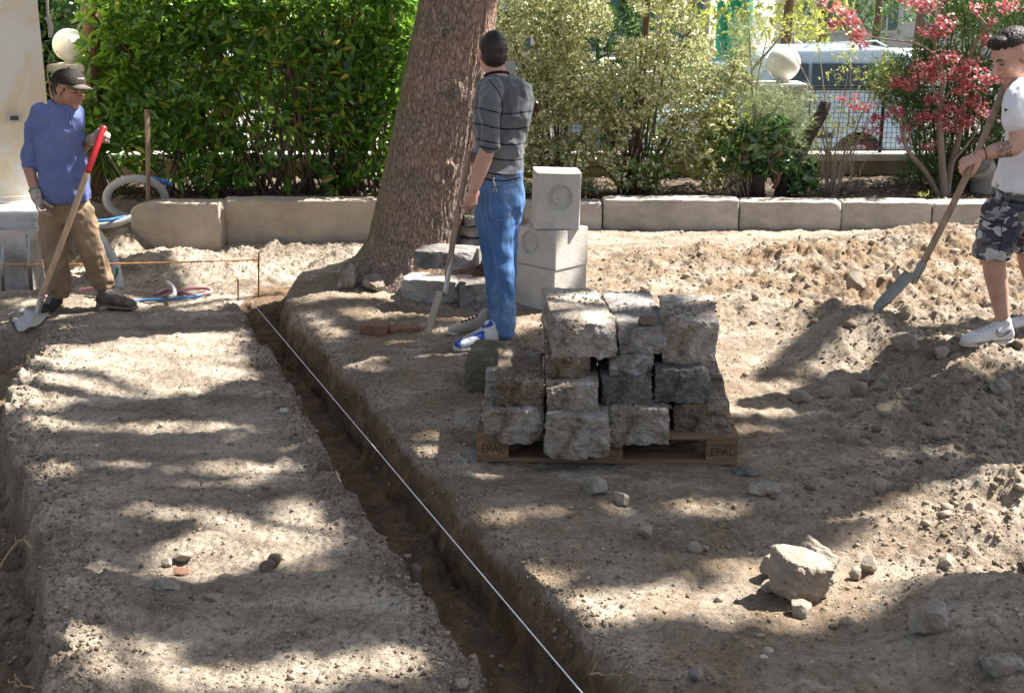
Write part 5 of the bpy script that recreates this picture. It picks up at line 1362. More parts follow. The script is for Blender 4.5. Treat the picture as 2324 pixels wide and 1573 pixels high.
# ---- palm like trunk and strap leaves behind the man in the cap
M_FIB = nmat('fibrous_trunk', [(.3, (.09, .045, .025)), (.6, (.20, .11, .07)), (.8, (.28, .18, .12))], 20, 6, .95, .9, 50, (1, 1, .25), fine=.3)
PT = thing('palm', P(222, 440, 12.0), 'fibrous brown palm trunk with narrow leaves behind the man in the cap', 'palm')
mb = MB(); mb.tube(spline([P(226, 452, 12.0), P(224, 360, 12.0), P(214, 200, 12.05), P(206, 60, 12.1), P(202, -20, 12.1)], 40), .075 + .012 * np.sin(np.arange(40) * 2.3), 16); mb.part('trunk', M_FIB, PT, True)
m = 26; pos = np.tile(P(238, 350, 11.85), (m, 1)) + rng.normal(size=(m, 3)) * .02; d = np.stack([rng.normal(0, .35, m), rng.uniform(-.3, 0, m), -np.abs(rng.normal(.8, .3, m))], 1)
V, F = leaf_cloud(pos, d, np.tile([0, -1., .2], (m, 1)) + rng.normal(size=(m, 3)) * .3, rng.uniform(.25, .42, m), np.full(m, .014)); part('strap_leaves', V, F, M_LAUREL, PT)
tp = boxvol(260, 118, 205, -40, 90, 13.6, .25); shrub('ivy', 'dark green ivy growing behind the left globe lamp', 'ivy', P(165, 120, 13.6), tp, M_IVY, .04, .07, .7, 5, 14, .006, M_STEM)

# dry leaves and twigs on the bed
m = 1500; x = rng.uniform(-4.6, 5, m); y = rng.uniform(11.6, 12.8, m); z = ground_h(x, y)[0] + .01
d = rand_dirs(m); d[:, 2] *= .2; up = np.tile([0, 0, 1.], (m, 1)) + rng.normal(size=(m, 3)) * .4
M_LITTER = leaf_mat('dry_leaves', [(0, (.12, .08, .05)), (.6, (.28, .20, .13)), (1, (.42, .34, .25))], .8, .1, (.3, .2, .1))
V, F = leaf_cloud(np.stack([x, y, z], 1), d, up, rng.uniform(.03, .07, m), rng.uniform(.015, .03, m), 'simple')
me = mesh_from('leaf_litter', V, F, M_LITTER); o = bpy.data.objects.new('leaf_litter', me); COL.objects.link(o); o['kind'] = 'stuff'
GB = thing('weed', P(2090, 445, 11.65), 'tiny bright green weed at the kerb below the maple', 'weed'); m = 14
pos = np.tile(P(2090, 447, 11.62), (m, 1)) + rng.normal(size=(m, 3)) * [.03, .02, .0]; V, F = leaf_cloud(pos, rand_dirs(m) * [.5, .5, .6] + [0, 0, .8], rand_dirs(m), rng.uniform(.03, .07, m), np.full(m, .01)); part('foliage', V, F, M_LIME, GB)
# ================================================================ STREET AND YARD BEHIND
M_VANW = None
def paint(name, col, rough=.25, coat=.5, metal=0):
    m, N, L, b = new_mat(name); tc = N.new('ShaderNodeTexCoord'); n = N.new('ShaderNodeTexNoise'); n.inputs['Scale'].default_value = 2.5; n.inputs['Detail'].default_value = 6; L.new(tc.outputs['Object'], n.inputs[0])
    r = ramp(N, [(.3, tuple(c * .86 for c in col)), (.7, col)]); L.new(n.outputs[0], r.inputs[0]); L.new(r.outputs[0], b.inputs['Base Color'])
    b.inputs['Roughness'].default_value = rough; b.inputs['Coat Weight'].default_value = coat; b.inputs['Coat Roughness'].default_value = .08; b.inputs['Metallic'].default_value = metal
    return m
M_VANW = paint('pale_blue_grey_paint', (.52, .66, .80)); M_GLASS = paint('dark_glass', (.02, .035, .035), .06, 1.0); M_RUBB = paint('rubber', (.02, .02, .02), .8, 0); M_BLK = paint('black_trim', (.025, .027, .03), .5, .1); M_RIM = paint('rim', (.45, .46, .47), .3, .2, .7); M_REDL = paint('red_lens', (.35, .015, .015), .1, 1)
VY = 17.0; ZS = -.45
x_tail = P(2085, 300, VY)[0]
VAN = thing('van', (x_tail - 2.1, VY + .9, ZS), 'pale blue grey van with dark side windows and roof rails parked beyond the wire fence', 'van')
def side(pts, w, y0, inset=.0):
    """extrude a side outline (x,z) from y0 to y0+w"""
    n = len(pts); V = [(x, y0, z) for x, z in pts] + [(x, y0 + w, z) for x, z in pts]
    return V, n
L_ = 3.75; xt = x_tail
rw = P(1953, 300, VY)[0]; fw = rw - 2.2
def arch(cx, r, n=9):
    return [(cx + r * math.cos(t), ZS + .33 + r * math.sin(t)) for t in np.linspace(0, math.pi, n)]
outline = [(xt, ZS + .28)] + arch(rw, .36) + arch(fw, .36) + [(xt - L_, ZS + .28), (xt - L_ - .03, ZS + .6), (xt - L_ + .12, ZS + .85), (xt - L_ + 1.3, ZS + 1.08), (xt - 1.95, ZS + 1.62), (xt - 1.62, ZS + 1.76), (xt - .5, ZS + 1.78), (xt - .12, ZS + 1.70), (xt + .02, ZS + 1.15), (xt + .03, ZS + .6)]
bm = bmesh.new()
vs = [bm.verts.new((x, VY, z)) for x, z in outline]; f = bm.faces.new(vs); r = bmesh.ops.extrude_face_region(bm, geom=[f])
ev = [v for v in r['geom'] if isinstance(v, bmesh.types.BMVert)]
for v in ev: v.co.y += 1.75
bmesh.ops.recalc_face_normals(bm, faces=bm.faces[:])
for v in bm.verts:       # tumblehome above the belt line
    k = max(0, (v.co.z - (ZS + 1.1)) / .7); v.co.y += (.14 * k) * (1 if v.co.y < VY + .8 else -1)
bmesh.ops.triangulate(bm, faces=[f for f in bm.faces if len(f.verts) > 4])
V = np.array([v.co[:] for v in bm.verts]); bm.verts.index_update(); F = [[v.index for v in f.verts] for f in bm.faces]; bm.free()
body = part('body', V, F, M_VANW, VAN)
bv = body.modifiers.new('b', 'BEVEL'); bv.width = .05; bv.segments = 3; bv.limit_method = 'ANGLE'; bv.angle_limit = R(40)
def vy(z): return VY + .14 * max(0, (z - (ZS + 1.1)) / .7) - .008
def pane(nm, q, m):
    V = [(x, vy(z) - .004, z) for x, z in q] + [(x, vy(z) + .03, z) for x, z in q]; n = len(q)
    F = [tuple(range(n))] + [(i, i + n, (i + 1) % n + n, (i + 1) % n) for i in range(n)]
    return part(nm, V, F, m, VAN)
xs_ = lambda px: P(px, 170, VY)[0]
zb_, zt_ = P(1900, 197, VY)[2], P(1900, 146, VY)[2]
pane('window', [(xs_(1846), zb_), (xs_(1995), zb_), (xs_(1990), zt_), (xs_(1846), zt_)], M_GLASS)
pane('window', [(xs_(1752), zb_), (xs_(1838), zb_), (xs_(1838), zt_), (xs_(1796), zt_)], M_GLASS)
pane('window', [(xs_(2003), zb_), (xs_(2062), zb_ + .03), (xs_(2050), zt_), (xs_(1999), zt_)], M_GLASS)
for zz in (zb_ - .03,): pane('trim', [(xs_(1720), zz - .02), (xs_(2070), zz - .02), (xs_(2070), zz), (xs_(1720), zz)], M_BLK)
pane('side_moulding', [(xs_(1560), ZS + .62), (xs_(1900), ZS + .62), (xs_(1900), ZS + .68), (xs_(1560), ZS + .68)], M_BLK)
for xx in (1842, 1700): pane('door_gap', [(xs_(xx), ZS + .35), (xs_(xx) + .012, ZS + .35), (xs_(xx) + .012, ZS + 1.2), (xs_(xx), ZS + 1.2)], M_BLK)
pane('door_handle', [(xs_(1822), ZS + 1.02), (xs_(1838), ZS + 1.02), (xs_(1838), ZS + 1.06), (xs_(1822), ZS + 1.06)], M_BLK)
for yy in (VY + .2,):
    mb = MB(); mb.tube([(xt - 1.55, yy, ZS + 1.76), (xt - 1.45, yy, ZS + 1.82), (xt - .6, yy, ZS + 1.86), (xt - .45, yy, ZS + 1.79)],   .010, 8); mb.part('roof_rail', M_VANW, VAN, True)
for cx_ in (rw, fw):
    for yy in (VY + .02, VY + 1.55):
        mb = MB(); mb.tube([(cx_, yy, ZS + .33), (cx_, yy + .2, ZS + .33)], [.325, .325], 32); w_ = mb.part('wheel', M_RUBB, VAN, False)
        mb = MB(); mb.tube([(cx_, yy - .008, ZS + .33), (cx_, yy + .05, ZS + .33)], [.20, .21], 24); mb.part('rim', M_RIM, w_)
mb = MB(); mb.box((xt - .03, VY + .12, ZS + 1.0), (.10, .2, .30), bevel=.02); mb.part('tail_light', M_REDL, VAN)
mb = MB(); mb.box((xt - L_ / 2, VY + .9, ZS + .42), (L_ - .4, 1.5, .4)); mb.part('underbody', M_BLK, VAN)

# small car further left, seen through the shrubs
CY = 18.5; cx0 = P(1600, 250, CY)[0]
CAR = thing('car', (cx0, CY + .8, ZS), 'bluish grey car glimpsed through the young pine, left of the pale blue van', 'car')
o2 = [(-2.0, .3), (-2.05, .6), (-1.9, .82), (-1.0, .95), (-.4, 1.38), (.9, 1.42), (1.7, 1.0), (2.0, .95), (2.05, .35)]
V = [(cx0 + x * .9, CY, ZS + z) for x, z in o2] + [(cx0 + x * .9, CY + 1.6, ZS + z) for x, z in o2]; n = len(o2)
F = [tuple(range(n)), tuple(range(2 * n - 1, n - 1, -1))] + [(i, (i + 1) % n, (i + 1) % n + n, i + n) for i in range(n)]
cb = part('body', V, F, paint('blue_grey_paint', (.22, .32, .38)), CAR); bv = cb.modifiers.new('b', 'BEVEL'); bv.width = .06; bv.segments = 3; bv.limit_method = 'ANGLE'
q = [(-.9, .97), (1.45, 1.02), (.85, 1.34), (-.38, 1.31)]; part('window', [(cx0 + x * .9, CY - .01, ZS + z) for x, z in q] + [(cx0 + x * .9, CY + .03, ZS + z) for x, z in q], [(0, 1, 2, 3), (0, 4, 5, 1), (1, 5, 6, 2), (2, 6, 7, 3), (3, 7, 4, 0)], M_GLASS, CAR)
for cx_ in (-1.2, 1.2):
    mb = MB(); mb.tube([(cx0 + cx_, CY - .02, ZS + .3), (cx0 + cx_, CY + .2, ZS + .3)], .3, 24); mb.part('wheel', M_RUBB, CAR)

# stacked cut stone blocks in the yard
BY_ = 27.0; k = 0
MBK = [nmat('cut_stone_a', [(.3, (.42, .38, .32)), (.7, (.55, .51, .45))], 3, 5, .9, .2, 30), nmat('cut_stone_b', [(.3, (.22, .19, .15)), (.7, (.34, .30, .25))], 3, 5, .9, .2, 30), nmat('cut_stone_c', [(.3, (.50, .44, .34)), (.7, (.60, .54, .44))], 3, 5, .9, .2, 30)]
c0 = P(1808, 118, BY_)
for col_ in range(9):
    hgt = [3, 5, 3, 4, 7, 5, 6, 4, 3][col_]
    for row in range(hgt):
        w = .21 + .02 * rng.random(); h = .18
        V, F = rough_block(w - .015, .25, h - .012, .012, .003, 0, 400 + k, 2)
        solo('cut_stone', V + [c0[0] + col_ * .215, BY_ + rng.uniform(0, .05), ZS + row * h + .02], F, MBK[int(rng.integers(3))], 'small cut stone block in the far stack above the pale blue van roof', 'stone block', 'cut stone blocks stacked in the yard', False); k += 1
# white slab table next to the stack
for j, (px, w_) in enumerate(((2010, 2.2), (1560, 1.5))):
    q = P(px, 118 if j == 0 else 170, 26 if j == 0 else 21); V, F = rough_block(w_, .8, .5, .03, .01, .04, 500 + j, 8)
    q2 = q[2] - .25
    V, F = rough_block(w_, .8, q[2] + .05 - ZS, .03, .01, .04, 500 + j, 8)
    solo('stone_slab', V + [q[0], q[1], ZS], F, M_COPE if j == 0 else M_CONC, ('long white stone slab in the yard right of the stacked blocks', 'pale concrete box behind the variegated shrub')[j], 'stone slab', None, False)
q = P(1335, 200, 20); V, F = rough_block(1.3, .6, P(1335, 132, 20)[2] - ZS, .03, .01, .04, 507, 8); solo('stone_slab', V + [q[0] + .1, 20, ZS], F, nmat('pinkish_concrete', [(.3, (.40, .35, .31)), (.7, (.52, .47, .42))], 3, 5, .9, .2, 30), 'low pinkish wall block seen between the two variegated shrubs', 'stone slab')
# green netting
q0, q1 = P(1628, 20, 24), P(1705, 130, 24)
M_NET = leaf_mat('green_net', [(0, (.02, .30, .22)), (1, (.05, .42, .32))], .6, .4, (.05, .5, .35))
n_ = 20; V = []; F = []
for j in range(n_):
    for i in range(n_): V.append((q0[0] + (q1[0] - q0[0]) * i / (n_ - 1), 24 + .06 * math.sin(i * .9 + j * .2), ZS + (2.4 - ZS) * j / (n_ - 1)))
V = V + [(x, y + .02, z) for x, y, z in V]; nn_ = n_ * n_
F = [(j * n_ + i, j * n_ + i + 1, (j + 1) * n_ + i + 1, (j + 1) * n_ + i) for j in range(n_ - 1) for i in range(n_ - 1)]
F += [(a + nn_, d_ + nn_, c_ + nn_, b_ + nn_) for a, b_, c_, d_ in F]
solo('green_netting', V, F, M_NET, 'turquoise green site netting hanging behind the young pine', 'netting')
# building with dark windows far behind
M_FAC = nmat('facade', [(.3, (.24, .225, .20)), (.7, (.34, .32, .29))], .8, 5, .9, .2, 10); M_TEAL = paint('teal_glass', (.03, .09, .10), .15, .6)
def building(x0, x1, Y, z1, mat, wins, lb, depth=6):
    b = thing('building', ((x0 + x1) / 2, Y + depth / 2, ZS), lb, 'building')
    mb = MB(); mb.box(((x0 + x1) / 2, Y + depth / 2, (z1 + ZS) / 2), (x1 - x0, depth, z1 - ZS)); mb.part('wall', mat, b)
    for (a, c, zb0, zt0) in wins:
        mb = MB(); mb.box(((a + c) / 2, Y - .03, (zb0 + zt0) / 2), (c - a, .08, zt0 - zb0)); w_ = mb.part('window', M_TEAL, b)
        mb = MB(); mb.box(((a + c) / 2, Y - .06, zb0 - .04), (c - a + .2, .14, .08)); mb.part('sill', M_COPE, w_)
        mb = MB(); mb.box(((a + c) / 2, Y - .09, (zb0 + zt0) / 2), (.06, .05, zt0 - zb0)); mb.part('mullion', M_COPE, w_)
building(-6, P(1610, 50, 30)[0], 30, 7, M_FAC, [(P(x, 0, 30)[0], P(x + 75, 0, 30)[0], P(x, 118, 30)[2], 3.2) for x in (1010, 1170, 1330, 1410, 1520)], 'grey building with tall dark teal windows behind the shrubs')
building(P(1840, 50, 44)[0], 30, 44, 8, M_COPE, [(P(x, 0, 44)[0], P(x + 50, 0, 44)[0], P(x, 70, 44)[2], 3.2) for x in (1880, 1990, 2100, 2210)], 'pale building far behind the yard at the top right')
# far trees and bushes
def far_tree(px, Y, rx, z0, z1, n, lb, nm='background_tree', cat='tree', mat=None):
    c = P(px, 100, Y); t = thing(nm, (c[0], Y, ZS), lb, cat)
    pts = []
    while len(pts) < n:
        u = rng.uniform(-1, 1, 3)
        if (u ** 2).sum() > 1 or fbm(np.array([u[0] * 2 + px]), np.array([u[2] * 2 + Y]), 2)[0] < -.12: continue
        pts.append([c[0] + u[0] * rx, Y + u[1] * rx * .8, (z0 + z1) / 2 + u[2] * (z1 - z0) / 2])
    pts = np.array(pts); V, F = whorls(pts, rand_dirs(n), 5, .10, .2, .3); part('crown', V, F, mat or M_FARL, t)
    mb = MB(); mb.tube([(c[0], Y, ZS - .05), (c[0] + .05, Y, (z0 + z1) / 2)], [.14, .08], 8); mb.part('trunk', M_STEM, t)
M_FARL = leaf_mat('far_leaves', [(0, (.02, .05, .02)), (.6, (.05, .11, .03)), (1, (.12, .2, .05))], .5, .25, (.2, .4, .05))
far_tree(250, 15.2, 1.1, -.4, 3, 1100, 'dark bushy tree behind the laurel hedge near the house')
far_tree(500, 15.2, 1.2, -.4, 3, 1300, 'dark bushy tree behind the middle of the laurel hedge')
far_tree(790, 15.4, 1.1, -.4, 3, 900, 'dark bushy tree behind the hedge next to the leaning tree')
far_tree(1215, 16, .8, -.3, 2.6, 520, 'dark slim tree glimpsed behind the left variegated shrub')
far_tree(1430, 16, .45, -.3, 2.6, 260, 'narrow dark tree glimpsed behind the variegated shrub trunk')
far_tree(1560, 26, 1.2, .1, 3.6, 300, 'light green tree behind the green netting', mat=M_LIME)
far_tree(1780, 23, 1.3, .5, 3.4, 320, 'yellow green tree above the globe lamp by the van', mat=M_LIME)
far_tree(1985, 33, 1.0, .2, 4, 300, 'dark conifer far behind the stacked blocks')
far_tree(2080, 36, 3.2, .75, 4, 700, 'broad green tree far behind at the top right')
far_tree(2350, 20, 1.3, -.3, 3.5, 500, 'green tree behind the man in the white shirt')
far_tree(1860, 32, .6, .6, 4, 200, 'small dark conifer above the stacked blocks')
far_tree(1640, 15.0, .45, -.3, .5, 120, 'small green bush behind the fence below the netting', 'background_bush', 'bush')
# ================================================================ PEOPLE
def skin_mat(name, a, b_, c):
    m = nmat(name, [(.3, a), (.5, b_), (.72, c)], 9, 5, .5, .12, 160, spec=.4, bdist=.003)
    b = m.node_tree.nodes['Principled BSDF']; b.inputs['Subsurface Weight'].default_value = .12; b.inputs['Subsurface Radius'].default_value = (.02, .008, .004); b.inputs['Subsurface Scale'].default_value = .4
    return m
M_SKIN_T = skin_mat('tanned_skin', (.36, .17, .11), (.44, .225, .15), (.50, .27, .19))
M_SKIN_L = skin_mat('light_skin', (.44, .235, .175), (.54, .31, .235), (.60, .37, .29))
M_HAIR = nmat('dark_hair', [(.3, (.012, .009, .008)), (.7, (.035, .026, .02))], 40, 4, .55, .5, 200, (1, 1, .3), spec=.4, bdist=.006)
M_EYE = paint('dark_eye', (.03, .02, .015), .2, .5); M_LIPS = nmat('lips', [(.3, (.36, .13, .11)), (.7, (.46, .19, .16))], 20, 3, .45, .1, 90)
def cloth(name, a, b_, sc=4, weave=260, rough=.85, bump=.35, **k): return nmat(name, [(.3, a), (.7, b_)], sc, 5, rough, bump, weave, spec=.2, bdist=.003, **k)
M_BLUE = cloth('blue_cotton', (.105, .135, .285), (.165, .205, .40)); M_TAN = cloth('tan_work_cloth', (.20, .135, .08), (.34, .25, .165), 5)
M_CAP = cloth('dark_brown_cap_cloth', (.022, .017, .013), (.05, .04, .032), 8); M_GLOVE = nmat('worn_glove', [(.3, (.24, .19, .13)), (.5, (.44, .37, .30)), (.75, (.60, .53, .46))], 22, 5, .85, .4, 200, bdist=.003)
M_JEANS = nmat('blue_denim', [(.28, (.042, .10, .235)), (.5, (.085, .175, .36)), (.7, (.23, .345, .51))], 4.5, 5, .85, .4, 300, (1, 1, .5), spec=.2, bdist=.003)
M_WHITE = cloth('white_cotton', (.70, .70, .74), (.80, .80, .83)); M_SHOE_BR = nmat('muddy_shoe', [(.3, (.06, .05, .04)), (.55, (.14, .115, .09)), (.8, (.30, .25, .2))], 16, 6, .8, .4, 150, bdist=.004)
M_SHOE_DK = cloth('black_shoe_fabric', (.02, .02, .022), (.06, .055, .055), 14); M_SOLE_BR = nmat('muddy_sole', [(.3, (.13, .10, .07)), (.7, (.28, .22, .16))], 16, 5, .9, .4, 100)
M_SHOE_BL = nmat('blue_white_shoe', [(.40, (.03, .07, .30)), (.47, (.05, .10, .36)), (.49, (.60, .60, .60)), (.7, (.70, .69, .66))], 16, 1, .6, .2, 180, (1, 1, 1.5))
M_SHOE_W = nmat('white_leather', [(.3, (.60, .58, .55)), (.7, (.78, .77, .76))], 10, 5, .5, .2, 120, fine=.15); M_SOLE_W = nmat('dusty_white_sole', [(.3, (.42, .37, .31)), (.7, (.62, .58, .53))], 12, 5, .8, .2, 100)
M_LACE = nmat('lace', [(.3, (.30, .28, .25)), (.7, (.55, .52, .48))], 30, 3, .8, .1, 100); M_LIMEC = nmat('lime_trim', [(.3, (.22, .34, .10)), (.7, (.32, .45, .16))], 30, 3, .8, .1, 100)
M_NAVY = cloth('navy_knit', (.012, .015, .035), (.022, .027, .06)); M_GREENC = nmat('green_cuff', [(.3, (.01, .10, .06)), (.7, (.03, .2, .12))], 30, 3, .8, .1, 100)
def stripe_mat():
    m, N, L, b = new_mat('striped_knit'); tc = N.new('ShaderNodeTexCoord'); sp = N.new('ShaderNodeSeparateXYZ'); L.new(tc.outputs['Object'], sp.inputs[0])
    n = N.new('ShaderNodeTexNoise'); n.inputs['Scale'].default_value = 5; n.inputs['Detail'].default_value = 3; L.new(tc.outputs['Object'], n.inputs[0])
    at = N.new('ShaderNodeAttribute'); at.attribute_name = 'stripe'
    ma = N.new('ShaderNodeMath'); ma.operation = 'MULTIPLY_ADD'; ma.inputs[1].default_value = .02; L.new(n.outputs[0], ma.inputs[0]); L.new(at.outputs['Fac'], ma.inputs[2])
    fr = N.new('ShaderNodeMath'); fr.operation = 'FRACT'; mu = N.new('ShaderNodeMath'); mu.operation = 'DIVIDE'; mu.inputs[1].default_value = .088; L.new(ma.outputs[0], mu.inputs[0]); L.new(mu.outputs[0], fr.inputs[0])
    lt = N.new('ShaderNodeMath'); lt.operation = 'LESS_THAN'; lt.inputs[1].default_value = .105; L.new(fr.outputs[0], lt.inputs[0])
    # no stripes on the yoke
    g = N.new('ShaderNodeMath'); g.operation = 'GREATER_THAN'; g.inputs[1].default_value = -1e3; L.new(at.outputs['Fac'], g.inputs[0])
    lim = N.new('ShaderNodeMath'); lim.operation = 'LESS_THAN'; lim.inputs[1].default_value = .665; L.new(at.outputs['Fac'], lim.inputs[0])
    m2 = N.new('ShaderNodeMath'); m2.operation = 'MULTIPLY'; L.new(lt.outputs[0], m2.inputs[0]); L.new(lim.outputs[0], m2.inputs[1])
    r = ramp(N, [(.3, (.10, .105, .115)), (.7, (.155, .16, .17))]); L.new(n.outputs[0], r.inputs[0])
    mx = N.new('ShaderNodeMix'); mx.data_type = 'RGBA'; L.new(m2.outputs[0], mx.inputs[0]); L.new(r.outputs[0], mx.inputs[6]); mx.inputs[7].default_value = (.008, .010, .028, 1)
    L.new(mx.outputs[2], b.inputs['Base Color']); b.inputs['Roughness'].default_value = .9; b.inputs['Specular IOR Level'].default_value = .2; b.inputs['Sheen Weight'].default_value = .3
    n2 = N.new('ShaderNodeTexNoise'); n2.inputs['Scale'].default_value = 260; L.new(tc.outputs['Object'], n2.inputs[0]); bp = N.new('ShaderNodeBump'); bp.inputs['Strength'].default_value = .4; bp.inputs['Distance'].default_value = .003
    L.new(n2.outputs[0], bp.inputs['Height']); L.new(bp.outputs[0], b.inputs['Normal']); return m
M_STRIPE = stripe_mat()
def camo_mat():
    m, N, L, b = new_mat('grey_camouflage'); tc = N.new('ShaderNodeTexCoord')
    def lay(sc, thr, seed):
        mp = N.new('ShaderNodeMapping'); mp.inputs['Location'].default_value = (seed, seed, seed); mp.inputs['Scale'].default_value = (1, 1, 1.9); L.new(tc.outputs['Object'], mp.inputs[0])
        n = N.new('ShaderNodeTexNoise'); n.inputs['Scale'].default_value = sc; n.inputs['Detail'].default_value = 1.2; n.inputs['Distortion'].default_value = .8; L.new(mp.outputs[0], n.inputs[0])
        g = N.new('ShaderNodeMath'); g.operation = 'GREATER_THAN'; g.inputs[1].default_value = thr; L.new(n.outputs[0], g.inputs[0]); return g
    c = (.135, .125, .13)
    prev = None
    for (sc, thr, seed, col) in ((8, .52, 0, (.055, .055, .075)), (8, .57, 5, (.30, .285, .27)), (9, .62, 9, (.50, .49, .47)), (10, .60, 14, (.035, .035, .05))):
        g = lay(sc, thr, seed); mx = N.new('ShaderNodeMix'); mx.data_type = 'RGBA'; L.new(g.outputs[0], mx.inputs[0])
        if prev is None: mx.inputs[6].default_value = (*c, 1)
        else: L.new(prev, mx.inputs[6])
        mx.inputs[7].default_value = (*col, 1); prev = mx.outputs[2]
    L.new(prev, b.inputs['Base Color']); b.inputs['Roughness'].default_value = .9
    n2 = N.new('ShaderNodeTexNoise'); n2.inputs['Scale'].default_value = 200; L.new(tc.outputs['Object'], n2.inputs[0]); bp = N.new('ShaderNodeBump'); bp.inputs['Strength'].default_value = .3; bp.inputs['Distance'].default_value = .003
    L.new(n2.outputs[0], bp.inputs['Height']); L.new(bp.outputs[0], b.inputs['Normal']); return m
M_CAMO = camo_mat()
def tattoo_skin():
    m = skin_mat('light_skin_tattooed', (.44, .235, .175), (.54, .31, .235), (.60, .37, .29)); N, L = m.node_tree.nodes, m.node_tree.links; b = N['Principled BSDF']
    src = b.inputs['Base Color'].links[0].from_socket; at = N.new('ShaderNodeAttribute'); at.attribute_name = 'tattoo'
    tc = N.new('ShaderNodeTexCoord'); w = N.new('ShaderNodeTexNoise'); w.inputs['Scale'].default_value = 38; w.inputs['Detail'].default_value = 3; w.inputs['Distortion'].default_value = 2.5; L.new(tc.outputs['Object'], w.inputs[0])
    r = ramp(N, [(.47, (0, 0, 0)), (.52, (1, 1, 1))]); L.new(w.outputs[0], r.inputs[0]); mu = N.new('ShaderNodeMath'); mu.operation = 'MULTIPLY'; L.new(r.outputs[0], mu.inputs[0]); L.new(at.outputs['Fac'], mu.inputs[1])
    mx = N.new('ShaderNodeMix'); mx.data_type = 'RGBA'; L.new(mu.outputs[0], mx.inputs[0]); L.new(src, mx.inputs[6]); mx.inputs[7].default_value = (.10, .085, .085, 1); L.new(mx.outputs[2], b.inputs['Base Color']); return m
M_SKIN_TAT = tattoo_skin()

class Blob(MB):
    def limb(s, pts, rad, n=14, flat=1.0, ref=None, m=None, round_=True):
        p = np.asarray(pts, dtype=float); r = np.asarray(rad, dtype=float); k = m or max(8, len(p) * 5)
        q = spline(np.column_stack([p, r, np.full(len(p), 1.0) * np.asarray(flat)]), k)
        V, F = tube(q[:, :3], np.maximum(q[:, 3], .002), n, True, q[:, 4], ref); s.add(V, F)
        if round_:
            for i in (0, -1): s.ell(q[i, :3], (q[i, 3] * (1 if np.all(np.asarray(flat) == 1) else min(1, q[i, 4])),) * 3, None, 12, 8)
    def loft(s, secs, n=24):
        """secs: (centre, right vector, forward vector, half width, half depth)"""
        V = []
        for c, rv, fv, a, b_ in secs:
            for k in range(n):
                t = 2 * math.pi * k / n; cs, sn = math.cos(t), math.sin(t); e = .85
                V.append(np.asarray(c) + a * math.copysign(abs(cs) ** e, cs) * rv + b_ * math.copysign(abs(sn) ** e, sn) * fv)
        F = [(i * n + k, i * n + (k + 1) % n, (i + 1) * n + (k + 1) % n, (i + 1) * n + k) for i in range(len(secs) - 1) for k in range(n)]
        F.append(tuple(range(n - 1, -1, -1))); F.append(tuple((len(secs) - 1) * n + k for k in range(n))); s.add(V, F)
    def grow(s, name, mat, parent, voxel=.007, smooth=4, wr=0.0, wsc=(14, 14, 22), seed=0, post=None):
        me = mesh_from(name, s.V, s.F)
        bm = bmesh.new(); bm.from_mesh(me); bmesh.ops.recalc_face_normals(bm, faces=bm.faces[:]); bm.to_mesh(me); bm.free()
        o = bpy.data.objects.new('tmp', me); COL.objects.link(o)
        r = o.modifiers.new('r', 'REMESH'); r.mode = 'VOXEL'; r.voxel_size = voxel; r.adaptivity = 0
        sm = o.modifiers.new('s', 'SMOOTH'); sm.factor = .5; sm.iterations = smooth
        bpy.context.view_layer.update()
        ev = o.evaluated_get(bpy.context.evaluated_depsgraph_get()); m2 = bpy.data.meshes.new_from_object(ev)
        n = len(m2.vertices); V = np.zeros(n * 3, dtype=np.float32); m2.vertices.foreach_get('co', V); V = V.reshape(-1, 3).astype(float)
        Nn = np.zeros(n * 3, dtype=np.float32); m2.vertices.foreach_get('normal', Nn); Nn = Nn.reshape(-1, 3)
        F = np.zeros(len(m2.loops), dtype=np.int32); m2.loops.foreach_get('vertex_index', F); tot = np.zeros(len(m2.polygons), dtype=np.int32); m2.polygons.foreach_get('loop_total', tot)
        if wr > 0:
            h = np.array([noise.fractal(Vector((v[0] * wsc[0] + seed, v[1] * wsc[1], v[2] * wsc[2])), .55, 2, 3) for v in V]); h = -np.abs(h) + .25
            V = V + Nn * (h * wr)[:, None]
        if post: V = post(V, Nn)
        bpy.data.objects.remove(o); bpy.data.meshes.remove(me); bpy.data.meshes.remove(m2)
        if len(set(tot)) == 1: F = F.reshape(-1, int(tot[0]))
        else:
            out, i = [], 0
            for t in tot: out.append([int(a) for a in F[i:i + t]]); i += t
            F = out
        ob = part(name, V, F, mat, parent, True)
        ob['_v'] = 0; del ob['_v']
        return ob, V

def frame(f, u):
    f = unit(f); u = unit(np.asarray(u) - f * np.dot(u, f)); r = np.cross(f, u); return f, u, r
def head(B, c, f, u, k=1.0, nose=1.0):
    """c = centre of the skull; f = facing direction, u = up; adds a head to the body blob"""
    f, u, r = frame(f, u); Rm = np.stack([r, f, u], 1)
    def L_(x, y, z): return c + (r * x + f * y + u * z) * k
    e = lambda x, y, z, a, b_, d: B.ell(L_(x, y, z), (a * k, b_ * k, d * k), Rm, 18, 14)
    e(0, -.008, .020, .076, .096, .088)          # cranium
    e(0, .030, -.035, .062, .060, .070)          # face
    e(0, .012, -.075, .052, .062, .040)          # jaw
    e(0, .062, -.104, .022, .022, .018)          # chin
    e(0, .076, .012, .050, .018, .014)           # brow
    for s_ in (-1, 1):
        e(s_ * .036, .064, -.034, .022, .024, .022)      # cheek
        e(s_ * .077, -.004, -.018, .008, .018, .030)     # ear
        e(s_ * .082, -.012, -.006, .006, .014, .018)
    B.limb([L_(0, .088, .004), L_(0, .104, -.022), L_(0, .114 * (1 + .05 * nose), -.040)], [.008 * k, .011 * k, .014 * k], 10)
    e(0, .098, -.045, .019, .014, .010)
    e(0, .088, -.068, .024, .010, .0075); e(0, .084, -.082, .020, .010, .007)
    return L_, Rm
